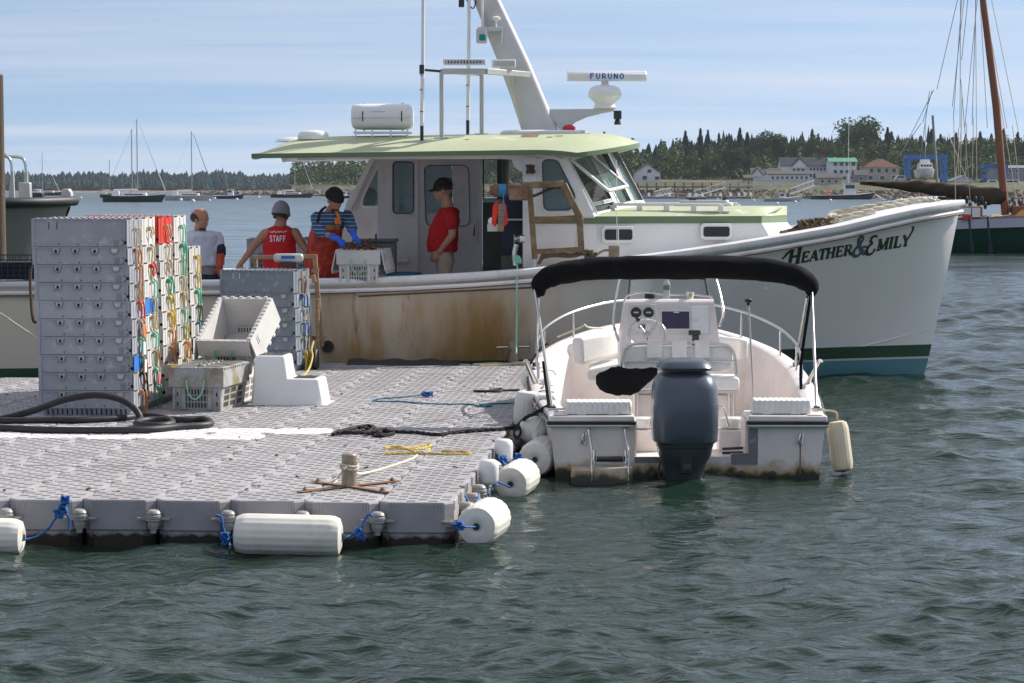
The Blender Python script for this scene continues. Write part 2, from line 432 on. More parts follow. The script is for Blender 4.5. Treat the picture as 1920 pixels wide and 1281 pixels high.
# ================================================================ FAR SHORES
M['grass'] = mat('shore_grass', (0.055, 0.065, 0.024), 0.95, var=0.4, scale=0.12, dirt=(0.15, 0.11, 0.065), dirt_amt=0.8, dirt_scale=0.06)
M['rock'] = mat('shore_rock', (0.20, 0.155, 0.12), 0.95, var=0.45, scale=0.3, dirt=(0.06, 0.05, 0.04), dirt_amt=0.8, dirt_scale=0.15)
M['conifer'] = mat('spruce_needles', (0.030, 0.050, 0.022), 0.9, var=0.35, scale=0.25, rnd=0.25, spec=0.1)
M['farwood'] = mat('haze_tinted_spruce', (0.034, 0.055, 0.056), 0.95, var=0.3, scale=0.05, spec=0.05)  # blue of the distant haze is mixed into the needle colour
M['leaf'] = mat('dark_leaves', (0.048, 0.076, 0.020), 0.8, var=0.4, scale=0.3, rnd=0.3, spec=0.15)
M['leaf2'] = mat('yellow_green_leaves', (0.095, 0.110, 0.024), 0.8, var=0.35, scale=0.3, rnd=0.25, spec=0.15)
M['bark'] = mat('bark', (0.07, 0.055, 0.04), 0.9)
SH_PX = [540, 560, 620, 760, 900, 1190, 1500, 1920, 2150]
SH_Y = [900, 880, 830, 800, 740, 632, 622, 600, 590]
def shore_ground():
 m = MB(); rows = []
 prof = [(-2, -0.6), (0, 0.05), (4, 0.5), (12, 1.4), (30, 3.2), (60, 4.2), (110, 5.4), (260, 8), (500, 10)]
 rr = random.Random(3)
 for px in range(548, 2160, 8):
  Y0 = interp(px, SH_PX, SH_Y); x = (px - 960) / FPX
  rows.append([(x * (Y0 + d) , Y0 + d + rr.uniform(-2, 2) * (d > 0), z + rr.uniform(-.25, .3) * (0 < d < 60)) for d, z in prof])
 m.grid(rows); o = m.build('shore', M['grass'], smooth=60); o['kind'] = 'structure'
 m = MB()
 for i in range(2600):
  px = rr.uniform(550, 2150); Y0 = interp(px, SH_PX, SH_Y); d = rr.uniform(-1, 16); z = interp(d, [-2, 0, 4, 12, 30], [-.6, .05, .5, 1.4, 3.2])
  s = rr.uniform(0.25, 0.8) * (1.3 if rr.random() < .1 else 1)
  m.M = Matrix.Translation(((px - 960) / FPX * (Y0 + d), Y0 + d, z)) @ Euler((rr.uniform(0, 3), rr.uniform(0, 3), rr.uniform(0, 3))).to_matrix().to_4x4()
  m.box((-s, -s * .7, -s * .5), (s, s * .7, s * .5), top=s * .25)
 o = m.build('rocks', M['rock']); o['kind'] = 'stuff'
 m = MB(); rows = []
 for px in range(-260, 620, 20):
  x = (px - 960) / FPX
  rows.append([(x * (Y), Y, z) for Y, z in ((1555, -.5), (1560, 1.0), (1580, 3), (1700, 6), (2100, 12))])
 m.grid(rows); o = m.build('far_shore', M['rock'], smooth=60); o['kind'] = 'structure'
shore_ground()
def conifer_tiers(m, x, y, z, h, r, n=6, tiers=4, rr=random, mi=0):
 for t in range(tiers):
  z0 = z + h * (0.06 + 0.80 * t / tiers); z1 = z0 + h * (1.5 / tiers) * (1 - 0.1 * t)
  if t == tiers - 1: z1 = z + h
  rad = r * (1 - 0.80 * t / tiers)
  a0 = rr.random() * 6
  vs = [(x + rad * (0.75 + .5 * rr.random()) * cos(a0 + 2 * pi * j / n), y + rad * sin(a0 + 2 * pi * j / n), z0 + rr.uniform(-.06, .06) * h) for j in range(n)] + [(x, y, min(z1, z + h))]
  m.add(vs, [(j, (j + 1) % n, n) for j in range(n)], mi)
def far_wood():
 rr = random.Random(5); m = MB()
 top = lambda px: interp(px, [-260, 0, 150, 300, 420, 500, 560, 620], [316, 321, 322, 321, 320, 325, 326, 330])
 for row, Y in enumerate((1575, 1600, 1640, 1700)):
  for i in range(430):
   px = -250 + 860 * (i + rr.random()) / 430
   zt = at_y(px, top(px) + (3 - row) * 5 + rr.gauss(0, 2.2), Y).z
   z0 = interp(Y, [1560, 1580, 1700], [1, 3, 6])
   h = max(4, (zt - z0) * (.9 + .12 * sin(px * .05) + .08 * sin(px * .17)))
   conifer_tiers(m, (px - 960) / FPX * Y, Y + rr.uniform(-8, 8), z0, h, rr.uniform(2.4, 4.2), 5, 3, rr)
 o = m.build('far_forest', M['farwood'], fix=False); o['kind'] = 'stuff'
 m = MB()
 tp = lambda px: interp(px, [560, 600, 680, 760, 900, 1190, 1240, 1330, 1440, 1550, 1700, 1800, 2140], [322, 306, 303, 290, 278, 280, 266, 256, 252, 258, 252, 252, 248])
 for row in range(3):
  for i in range(230):
   px = 555 + 1600 * (i + rr.random()) / 300
   Y = interp(px, SH_PX, SH_Y) + 190 + row * 30 + rr.uniform(-8, 8)
   z0 = 6; zt = at_y(px, tp(px) + rr.gauss(0, 7) + (3 - row) * 4, Y).z
   conifer_tiers(m, (px - 960) / FPX * Y, Y, z0, max(5, zt - z0), rr.uniform(2.2, 4.0), 6, 4, rr)
 o = m.build('background_wood', M['conifer'], fix=False); o['kind'] = 'stuff'
far_wood()
def undergrowth():
 rr = random.Random(8); V = []; F = []
 for i in range(42000):
  px = rr.uniform(545, 2150); Y0 = interp(px, SH_PX, SH_Y); d = rr.choice([rr.uniform(48, 75) if px < 1180 else rr.uniform(100, 120), rr.uniform(110, 165), rr.uniform(110, 190)]); Y = Y0 + d
  zb = interp(d, [30, 60, 110, 260], [3.2, 4.2, 5.4, 8]); h = (2.5 + 5.5 * min(1, max(0, (d - 95) / 60))) * (.7 + .5 * sin(px * .11) ** 2 + .4 * sin(px * .037 + 2) ** 2)
  p = Vector(((px - 960) / FPX * Y, Y, zb + h * rr.random() ** .7)); n = Vector((rr.gauss(0, 1), rr.gauss(-.6, 1), rr.gauss(.4, 1))).normalized(); t = n.orthogonal().normalized(); w = n.cross(t); s_ = rr.uniform(.3, .75); b = len(V)
  V += [p + t * s_, p + w * s_ * .7, p - t * s_, p - w * s_ * .7]; F.append((b, b + 1, b + 2, b + 3))
 me = bpy.data.meshes.new('undergrowth'); me.from_pydata(V, [], F); me.materials.append(M['leaf']); o = bpy.data.objects.new('undergrowth', me); C.objects.link(o); o['kind'] = 'stuff'
undergrowth()
def crown_mesh(name, blobs, n, leaf, material, rr, squash=1.0):
 """leaf clumps spread over the outside of several lobes, looser towards the edge"""
 V = []; F = []
 tot = sum(b[3] ** 2 for b in blobs)
 for bx, by, bz, br in blobs:
  k = int(n * br * br / tot)
  for i in range(k):
   u = Vector((rr.gauss(0, 1), rr.gauss(0, 1), rr.gauss(0, 1))).normalized()
   d = br * (rr.random() ** 0.28) * (1 + 0.12 * rr.gauss(0, 1))
   p = Vector((bx, by, bz)) + Vector((u.x * d, u.y * d, u.z * d * squash))
   s = leaf * rr.uniform(0.5, 1.35)
   nrm = (u + Vector((rr.gauss(0, .7), rr.gauss(0, .7), rr.gauss(0, .7)))).normalized()
   t = nrm.orthogonal().normalized(); w = nrm.cross(t)
   a = rr.random() * 6.28; t2 = t * cos(a) + w * sin(a); w2 = nrm.cross(t2)
   b = len(V)
   V += [p + t2 * s, p + w2 * s * 0.6 + nrm * s * .2, p - t2 * s, p - w2 * s * 0.6 - nrm * s * .2]
   F.append((b, b + 1, b + 2, b + 3))
 me = bpy.data.meshes.new(name); me.from_pydata(V, [], F); me.materials.append(material); me.update()
 return me
def spruce_mesh(name, rr, h=1.0, material=None):
 """drooping branch fans up a straight stem, unit height"""
 V = []; F = []
 lev = 34
 for i in range(lev):
  z = 0.10 + 0.89 * (i / lev) ** 0.95; R = 0.25 * (1 - z) ** 0.85 * rr.uniform(0.7, 1.15) + 0.008
  nb = rr.randint(6, 9); a0 = rr.random() * 6
  for j in range(nb):
   a = a0 + 2 * pi * j / nb + rr.uniform(-.25, .25); r = R * rr.uniform(0.55, 1.15)
   if rr.random() < 0.07: continue
   d = Vector((cos(a), sin(a), 0)); s = Vector((-sin(a), cos(a), 0)); wd = 0.020 + 0.22 * r
   dz = -0.30 * r
   b = len(V)
   V += [Vector((0, 0, z)), d * r * .55 + s * wd + Vector((0, 0, z + dz * .3)), d * r + Vector((0, 0, z + dz + .012)), d * r * .55 - s * wd + Vector((0, 0, z + dz * .3 - .012))]
   F.append((b, b + 1, b + 2, b + 3))
   b = len(V)
   V += [Vector((0, 0, z + .012)), d * r * .8 + Vector((0, 0, z + dz * .2 + .018)), d * r * .92 + Vector((0, 0, z + dz - .02)), Vector((0, 0, z - .03))]
   F.append((b, b + 1, b + 2, b + 3))
 me = bpy.data.meshes.new(name); me.from_pydata(V, [], F); me.materials.append(material); me.update()
 return me
def trees():
 rr = random.Random(21)
 def trunk(name, r, h, k=0):
  m = MB(); m.tube([(0, 0, -.02), (0.01, 0, h * .5), (0, 0.01, h)], [r, r * .7, r * .2], 7)
  if k:
   for i in range(6):
    a = i * 1.1; m.tube([(0, 0, h * (.35 + .07 * i)), (cos(a) * .16, sin(a) * .16, h * (.55 + .07 * i)), (cos(a) * .26, sin(a) * .26, h * (.68 + .06 * i))], [r * .45, r * .28, r * .1], 5)
  return m.mesh(name, M['bark'])
 tr1 = trunk('trunk', 0.014, 0.97); tr2 = trunk('trunk', 0.022, 0.8, 1)
 sp = [spruce_mesh('crown', rr, material=M['conifer']) for _ in range(4)]
 bl = []
 for k in range(5):
  blobs = [(0, 0, .60, .26)] + [(cos(a) * rr.uniform(.14, .27), sin(a) * rr.uniform(.14, .27), rr.uniform(.34, .80), rr.uniform(.12, .2)) for a in [rr.random() * 6.28 for _ in range(10)]]
  bl.append(crown_mesh('crown', blobs, 3600, 0.024, M['leaf'] if k < 3 else M['leaf2'], rr))
 def tree(px, top, dY, kind, width=1.0, label=None, name=None):
  Y = interp(px, SH_PX, SH_Y) + dY
  z0 = interp(dY, [0, 12, 30, 60, 110, 260], [0.1, 2.1, 3.2, 4.2, 5.4, 8]) - .3
  h = at_y(px, top, Y).z - z0
  if kind == 's': me, nm, tr = rr.choice(sp), 'spruce_tree', tr1
  elif kind == 'b': me, nm, tr = bl[rr.randint(0, 2)], 'broadleaf_tree', tr2
  else: me, nm, tr = bl[rr.randint(3, 4)], 'broadleaf_tree', tr2
  labels = {'s': ('dark pointed spruce rising out of the wood behind the waterfront houses', 'spruces along the far shore'),
     'b': ('dark green round-crowned tree at the edge of the wood', 'dark broadleaf trees across the harbour'),
     'y': ('yellow-green bushy tree at the edge of the wood across the harbour', 'yellow-green trees across the harbour')}[kind]
  lb, gr = labels
  t = thing(name or nm, label or lb, 'tree', ((px - 960) / FPX * Y, Y, z0), rr.random() * 6, None if label else gr)
  s = (h * width, h * width, h)
  link_mesh('trunk', tr, t, scale=s); link_mesh('crown', me, t, scale=s)
  return t
 for px, top, k in [(1200, 286, 's'), (1216, 268, 's'), (1230, 276, 's'), (1243, 272, 's'), (1262, 263, 's'), (1284, 242, 's'), (1296, 262, 's'),
     (1312, 240, 's'), (1326, 243, 's'), (1347, 246, 's'), (1357, 262, 's'), (1366, 250, 's'), (1386, 238, 's'), (1400, 246, 's'), (1452, 250, 's'),
     (1496, 256, 's'), (1521, 240, 's'), (1532, 248, 's'), (1544, 254, 's'), (1662, 238, 's'), (1669, 246, 's'), (1744, 241, 's'), (1705, 258, 's'),
     (1761, 250, 's'), (1790, 245, 's'), (1808, 250, 's'), (1835, 244, 's'), (1856, 247, 's'), (1879, 240, 's'), (1905, 244, 's'), (1930, 250, 's'), (1725, 254, 's'),
     (568, 303, 's'), (577, 309, 's'), (592, 318, 's'), (607, 306, 's'), (618, 300, 's'), (631, 304, 's'), (644, 302, 's'), (656, 306, 's'), (668, 303, 's'), (683, 300, 's'),
     (1150, 262, 's'), (1168, 268, 's'), (1182, 270, 's'), (952, 244, 's'), (1132, 246, 's'), (1111, 250, 's'), (1075, 262, 's'), (880, 262, 's'), (905, 270, 's')]:
  tree(px, top + rr.uniform(-2, 2), rr.uniform(165, 200), k, rr.uniform(0.8, 1.15))
 for px, top, dY, k, w in [(1426, 240, 150, 'b', 1.05), (1457, 246, 150, 'b', 1.0), (1372, 272, 110, 'b', 1.15), (1515, 250, 150, 'b', 1.0), (1484, 262, 150, 'b', .95),
        (1340, 284, 115, 'y', .9), (1263, 286, 120, 'y', .8), (1236, 300, 120, 'b', .7), (1300, 288, 118, 'b', 1.0), (1400, 290, 112, 'b', .8),
        (1322, 300, 100, 'b', .7), (1545, 262, 150, 'y', .8), (1565, 268, 150, 'b', .8), (1638, 262, 150, 'y', .9), (1690, 250, 160, 'y', .9),
        (1716, 262, 160, 'y', .8), (1678, 280, 130, 'y', .9), (1750, 262, 160, 'y', 1.0), (1782, 258, 160, 'b', .9), (1815, 254, 160, 'y', .8),
        (1845, 256, 160, 'b', .9), (1872, 250, 160, 'y', .9), (1900, 250, 160, 'y', .9), (1934, 252, 160, 'b', .9), (1824, 288, 130, 'y', .7), (1715, 292, 120, 'y', .6),
        (1205, 300, 130, 'b', .9), (1180, 290, 130, 'b', .9), (640, 322, 60, 'b', .9), (660, 318, 60, 'b', .9), (608, 326, 55, 'b', .9), (585, 330, 60, 'b', .9),
        (720, 306, 100, 'b', .9), (760, 300, 100, 'b', .9), (925, 290, 110, 'b', .9), (905, 300, 100, 'b', .9), (945, 296, 100, 'y', .9), (1100, 290, 110, 'b', .9), (1040, 290, 110, 'b', .9)]:
  tree(px, top, dY, k, w)
 tree(1607, 211, 175, 'b', 1.12, 'great round-topped broadleaf tree standing highest above the wood behind the village')
trees()
def label_trees():
 SEG = [(700, 'on the point past the aft roof edge'), (1000, 'showing above the green roof between the antenna poles'), (1186, 'above the front brow of the green roof'), (1330, 'in the wood around the white cottage'), (1460, 'between the cottage and the big white house'), (1555, 'behind the big white house'), (1700, 'around the great round tree and hipped roof'), (1800, 'behind the blue travel lift'), (1860, 'left of the brown schooner mast'), (3000, 'right of the brown schooner mast')]
 T = {}
 for o in C.objects:
  if o.type == 'EMPTY' and o.get('category') == 'tree' and 'group' in o.keys():
   px = proj(o.location)[0]; k = next(i for i, s_ in enumerate(SEG) if px < s_[0]); T.setdefault((o['group'], k), []).append((px, o))
 for (g, k), L in T.items():
  L.sort(key=lambda t: t[0]); kind = {'s': 'pointed spruce', 'd': 'dark round tree', 'y': 'yellow-green tree'}[g[0]]
  for i, (px, o) in enumerate(L):
   od = '' if len(L) == 1 else ('leftmost' if i == 0 else 'rightmost' if i == len(L) - 1 else ['', 'second', 'third', 'fourth', 'fifth', 'sixth', 'seventh', 'eighth', 'ninth', 'tenth', 'eleventh', 'twelfth', 'thirteenth', 'fourteenth', 'fifteenth'][i] + ' from the left')
   o['label'] = (kind + ' ' + SEG[k][1] + (', ' + od if od else ''))
label_trees()
# ---------------------------------------------------------------- the village
def hmat(n, c, v=0.06): return mat(n, c, 0.9, spec=.15, var=v, scale=0.6)
M['h_white'] = hmat('white_clapboard', (0.62, 0.64, 0.68)); M['h_roof'] = hmat('dark_shingle', (0.040, 0.045, 0.055), .2)
M['h_brownroof'] = hmat('brown_shingle', (0.13, 0.065, 0.05), .2); M['h_green'] = hmat('green_metal_roof', (0.10, 0.26, 0.17))
M['h_greyroof'] = hmat('grey_shingle', (0.10, 0.095, 0.09), .15); M['h_blue'] = hmat('pale_blue_board', (0.20, 0.34, 0.46))
M['h_grey'] = hmat('grey_board', (0.22, 0.25, 0.30)); M['h_beige'] = hmat('beige_board', (0.42, 0.37, 0.32)); M['h_brick'] = hmat('brick_red', (0.22, 0.09, 0.06))
M['h_win'] = mat('house_window', (0.03, 0.04, 0.05), 0.15, var=0.3)
M['h_blueroof'] = hmat('blue_grey_roof', (0.16, 0.20, 0.26))
def house(name, label, px0, px1, base, eave, ridge, dY, wall, roof, ridge_dir='x', wins=(), depth=8.0, hip=False, chim=None, gables=()):
 pc = (px0 + px1) / 2; Y = interp(pc, SH_PX, SH_Y) + dY
 k = Y / FPX
 p0 = at_y(pc, base, Y); w = (px1 - px0) * k; he = (base - eave) * k; hr = (base - ridge) * k
 t = thing(name, label, 'house', p0)
 m = MB(); m.box((-w / 2, 0, -2), (w / 2, depth, he))
 if ridge_dir == 'y': m.prism([(-w / 2, he), (w / 2, he), (0, hr)], 0, depth, 'y')
 elif not hip: m.prism([(0, he), (depth, he), (depth / 2, hr)], -w / 2, w / 2, 'x')
 m.build('wall', M[wall], t)
 o = .35; e = .18; m = MB()
 if ridge_dir == 'y':
  for s in (-1, 1):
   a = Vector((0, 0, hr)); sl = (hr - he) / (w / 2)
   x1 = s * (w / 2 + o); z1 = he - sl * o
   m.add([(0, -o, hr + .03), (x1, -o, z1 + .03), (x1, depth + o, z1 + .03), (0, depth + o, hr + .03), (0, -o, hr + e), (x1, -o, z1 + e), (x1, depth + o, z1 + e), (0, depth + o, hr + e)],
     [(0, 1, 2, 3), (4, 5, 6, 7), (0, 1, 5, 4), (2, 3, 7, 6), (1, 2, 6, 5)])
 elif hip:
  b = min(w, depth) * .42
  m.add([(-w / 2 - o, -o, he), (w / 2 + o, -o, he), (w / 2 + o, depth + o, he), (-w / 2 - o, depth + o, he), (-w / 2 + b, depth / 2, hr), (w / 2 - b, depth / 2, hr)],
    [(0, 1, 5, 4), (2, 3, 4, 5), (1, 2, 5), (3, 0, 4), (0, 3, 2, 1)])
 else:
  sl = (hr - he) / (depth / 2)
  for s in (0, 1):
   y0 = -o if s == 0 else depth + o; z0 = he - sl * o
   m.add([(-w / 2 - o, y0, z0 + .03), (w / 2 + o, y0, z0 + .03), (w / 2 + o, depth / 2, hr + .03), (-w / 2 - o, depth / 2, hr + .03), (-w / 2 - o, y0, z0 + e), (w / 2 + o, y0, z0 + e), (w / 2 + o, depth / 2, hr + e), (-w / 2 - o, depth / 2, hr + e)],
     [(0, 1, 2, 3), (4, 5, 6, 7), (0, 1, 5, 4), (1, 2, 6, 5), (3, 0, 4, 7)])
 rf = m.build('roof', M[roof], t)
 for gx0, gx1, gr_ in gables:
  m = MB(); a = (gx0 - pc) * k; b_ = (gx1 - pc) * k; g = (base - gr_) * k
  m.prism([(a, he - .6), (b_, he - .6), (b_, he), ((a + b_) / 2, g), (a, he)], -.5, depth * .5, 'y'); m.build('gable', M[wall], t)
  m = MB()
  for s in (a - .2, b_ + .2):
   c = (a + b_) / 2
   m.add([(c, -.8, g + .1), (s, -.8, he - .1), (s, depth * .5, he - .1), (c, depth * .5, g + .1), (c, -.8, g + .3), (s, -.8, he + .1), (s, depth * .5, he + .1), (c, depth * .5, g + .3)], [(0, 1, 2, 3), (4, 5, 6, 7), (0, 1, 5, 4), (1, 2, 6, 5)])
  m.build('gable_roof', M[roof], t)
 for (a, b_, c, d) in wins:
  m = MB(); x0 = (a - pc) * k; x1 = (c - pc) * k; z1 = (base - b_) * k; z0 = (base - d) * k
  y = -.53 if any(g[0] <= (a + c) / 2 <= g[1] for g in gables) else -.03
  m.box((x0 - .1, y - .05, z0 - .1), (x1 + .1, y + .04, z1 + .1)); f = m.build('window', M['white_clean'] if wall not in ('h_white',) else M['h_white'], t)
  m = MB(); m.box((x0, y - .08, z0), (x1, y, z1)); m.box((x0, y - .09, (z0 + z1) / 2 - .03), (x1, y, (z0 + z1) / 2 + .03)); m.build('pane', M['h_win'], f)
 if chim:
  for cx, ct in chim:
   m = MB(); x = (cx - pc) * k; zt = (base - ct) * k; m.box((x - .5, depth / 2 - .4, he), (x + .5, depth / 2 + .4, zt)); m.box((x - .6, depth / 2 - .5, zt), (x + .6, depth / 2 + .5, zt + .2)); m.build('chimney', M['h_brick'], rf)
 return t
def winrow(x0, x1, n, y0, y1, w):
 return [(x0 + (x1 - x0) * i / max(1, n - 1) - w / 2, y0, x0 + (x1 - x0) * i / max(1, n - 1) + w / 2, y1) for i in range(n)]
house('cottage', 'small white gabled cottage with two dark windows just right of the wheelhouse windscreen', 1190, 1238, 337, 324, 308, 75, 'h_white', 'h_roof', 'y', [(1214, 318, 1221, 324), (1205, 330, 1213, 337), (1228, 331, 1236, 337)], 9, chim=None)
house('cottage', 'low white house with grey roof and brick chimney, left end of the waterfront row', 1411, 1464, 337, 327, 316, 80, 'h_white', 'h_greyroof', 'x', winrow(1447, 1458, 2, 330, 334, 4), 8, chim=[(1440, 311)], gables=[(1411, 1428, 317)])
house('long_house', 'long single-storey white building with a row of windows beside the brick chimney cottage', 1440, 1518, 339, 327, 322, 70, 'h_white', 'h_greyroof', 'x', winrow(1449, 1512, 8, 331, 336, 4), 6)
house('inn', 'large two-storey white house with dark roof and two gables above the row', 1465, 1556, 336, 311, 296, 95, 'h_white', 'h_roof', 'x', winrow(1520, 1552, 6, 314, 320, 4) + winrow(1520, 1552, 6, 326, 332, 4) + winrow(1488, 1505, 3, 316, 321, 4) + winrow(1475, 1510, 4, 327, 332, 4), 10, chim=[(1546, 291)], gables=[(1486, 1512, 298)])
house('boat_house', 'low grey-beige shed with a pale roof in front of the big white house', 1533, 1578, 347, 334, 326, 40, 'h_beige', 'h_greyroof', 'x', winrow(1542, 1568, 3, 337, 343, 5), 7)
house('balcony_house', 'two-storey white house with green metal roof and long balconies', 1556, 1606, 338, 304, 297, 90, 'h_white', 'h_green', 'x', winrow(1566, 1600, 4, 305, 311, 7) + winrow(1566, 1600, 4, 319, 325, 6) + winrow(1568, 1598, 3, 331, 336, 6), 9)
house('pavilion_house', 'pale blue and beige house under a brown hipped roof with tall chimney', 1622, 1686, 340, 314, 298, 80, 'h_beige', 'h_brownroof', 'x', winrow(1634, 1676, 4, 316, 324, 7) + winrow(1632, 1676, 3, 330, 337, 8), 11, hip=True, chim=[(1626, 297)])
house('harbour_shed', 'grey-blue flat-roofed marina building at the right edge behind the schooner mast', 1866, 1960, 345, 316, 311, 75, 'h_grey', 'h_blueroof', 'x', winrow(1880, 1948, 6, 318, 324, 6), 12)
house('workshop', 'low white workshop with a blue-grey roof seen under the rigging lines', 1786, 1832, 349, 340, 330, 60, 'h_white', 'h_blueroof', 'y', winrow(1798, 1818, 2, 342, 346, 6), 9)
house('ticket_hut', 'little brown hut at the left foot of the long white building', 1396, 1412, 341, 334, 329, 66, 'h_brick', 'h_greyroof', 'x', [(1401, 335, 1406, 339)], 5)
house('grey_shed', 'dark grey shed between the green roofed house and the hip roofed house', 1604, 1626, 343, 329, 320, 62, 'h_grey', 'h_greyroof', 'x', [(1611, 332, 1617, 338)], 6)
def piers():
 M['pier'] = mat('old_pier_timber', (0.13, 0.075, 0.05), .9, var=.3, scale=.8)
 Y = 640; k = Y / FPX
 a = at_y(1170, 352, Y); b = at_y(1412, 352, Y)
 t = thing('pier', 'long brown timber pier on trestle legs in front of the white cottage', 'pier', a)
 L = b.x - a.x
 m = MB(); m.box((0, 0, 0), (L, 3, .35)); m.build('deck', M['pier'], t)
 m = MB()
 for i in range(3): m.box((0, 0, .6 + .32 * i), (L, .08, .68 + .32 * i))
 m.build('handrail', M['pier'], t)
 for i in range(14):
  x = L * (i + .5) / 14; m = MB(); m.box((x - .15, .2, -3), (x + .15, .5, 1.35)); m.build('post', M['pier'], t)
 def gangway(label, p, q, Y):
  A = at_y(*p, Y); B = at_y(*q, Y - 6); t = thing('gangway', label, 'gangway', A)
  B = B - A; m = MB(); m.beam((0, 0, 0), B, 1.2, .15); m.build('deck', M['alu'], t)
  for s in (-.5, .5):
   m = MB(); n = max(6, int(B.length / 1.6))
   for i in range(n):
    u = B * (i / n); v = B * ((i + 1) / n)
    m.beam(u + Vector((0, s, 0)), v + Vector((0, s, 1.3)), .13, .13); m.beam(u + Vector((0, s, 0)), u + Vector((0, s, 1.3)), .13, .13)
   m.beam((0, s, 1.3), B + Vector((0, s, 1.3)), .16, .16); m.build('truss', M['alu'], t)
 gangway('white truss gangway sloping down to the floats from the brown pier', (1360, 352), (1300, 369), 628)
 gangway('long level white truss walkway below the long white building', (1362, 350), (1525, 348), 622)
 gangway('white truss gangway sloping down beside the dark lobster boat', (1526, 348), (1482, 364), 612)
 gangway('short white gangway to the floats seen beside the windscreen', (1258, 362), (1226, 369), 620)
 M['float'] = mat('float_blue', (0.22, 0.25, 0.40), .8); M['float2'] = mat('float_dark', (0.10, 0.09, 0.09), .8)
 for i, (p0, p1, py, c, lb) in enumerate([(1200, 1256, 372, 'float', 'small blue-sided float left of the dark floats'), (1277, 1312, 373, 'float2', 'dark float at the left end of the float line'),
        (1313, 1367, 372, 'float', 'blue float between the dark floats'), (1368, 1400, 372, 'float2', 'dark float in the middle of the float line'), (1401, 1440, 371, 'float', 'blue float behind the white skiff')]):
  A = at_z(p0, py, 0); A2 = at_z(p1, py, 0); t = thing('mooring_float', lb, 'floating dock', (A.x, A.y - 20, 0))
  m = MB(); m.box((0, 0, -.2), (A2.x - A.x, 3, .45)); m.build('hull', M[c], t); m = MB(); m.box((-.1, -.1, .45), (A2.x - A.x + .1, 3.1, .6)); m.build('deck', M['white'], t)
  for j in range(3):
   m = MB(); x = (A2.x - A.x) * (j + .5) / 3; m.box((x - .3, 1, .6), (x + .3, 1.6, 1.5)); m.build('locker', M['white_clean'], t)
piers()
def travel_lift(label, px0, px1, top, base, dY, col, big=True):
 pc = (px0 + px1) / 2; Y = interp(pc, SH_PX, SH_Y) + dY; k = Y / FPX; p = at_y(pc, base, Y); w = (px1 - px0) * k; h = (base - top) * k
 t = thing('boat_lift', label, 'boat lift', p); d = 6
 for s in (-1, 1):
  for y in (0, d):
   m = MB(); x = s * (w / 2 - .5); m.beam((x, y, .9), (x, y, h), .75 if big else .5, .7); m.build('leg', col, t)
   m = MB(); m.lathe([(.2, -.3), (.75, -.3), (.8, 0), (.75, .3), (.2, .3)], (x, y, .75), 'x', 14); m.build('wheel', M['black'], t)
  m = MB(); x = s * (w / 2 - .5); m.beam((x, 0, h - .5), (x, d, h - .5), .9, 1.0); m.beam((x, 0, 1.6), (x, d, 1.6), .8, .9); m.build('side_beam', col, t)
  m = MB(); m.beam((s * (w / 2 - .6), 0, h - 2.4), (s * (w / 2 - 2.0), 0, h - .6), .25, .25); m.build('brace', col, t)
 m = MB(); m.beam((-w / 2, d, h - .5), (w / 2, d, h - .5), .9, 1.2); m.build('cross_beam', col, t)
 if big:
  m = MB(); m.beam((-w / 2, 0, h - .5), (w / 2, 0, h - .5), .9, 1.1); m.build('cross_beam', col, t)
  m = MB(); m.box((w / 2 - 1.5, -1, 0.4), (w / 2 - .1, .2, 2.2)); m.build('engine_box', col, t)
M['liftblue'] = mat('lift_blue', (0.012, 0.14, 0.46), .5, var=.12, scale=.5)
M['liftdark'] = mat('lift_dark_blue', (0.02, 0.09, 0.30), .5, var=.12, scale=.5)
travel_lift('bright blue travel lift frame standing over a white yacht', 1701, 1776, 291, 343, 50, M['liftblue'])
travel_lift('darker blue travel lift at the right behind the schooner mast', 1845, 1890, 308, 347, 60, M['liftdark'], False)
m = MB(); m.box((-2900, -280, -1.5), (2900, 5800, 60)); hz_m = bpy.data.materials.new('sea_haze'); hz_m.use_nodes = True; hn = hz_m.node_tree.nodes; hl = hz_m.node_tree.links; hn.clear()
ho = hn.new('ShaderNodeOutputMaterial'); hv = hn.new('ShaderNodeVolumePrincipled'); hv.inputs['Density'].default_value = 0.00007; hv.inputs['Color'].default_value = (.75, .86, .97, 1); hv.inputs['Anisotropy'].default_value = .2; hl.new(hv.outputs[0], ho.inputs['Volume'])
haze = m.build('haze', hz_m, None); haze['kind'] = 'stuff'
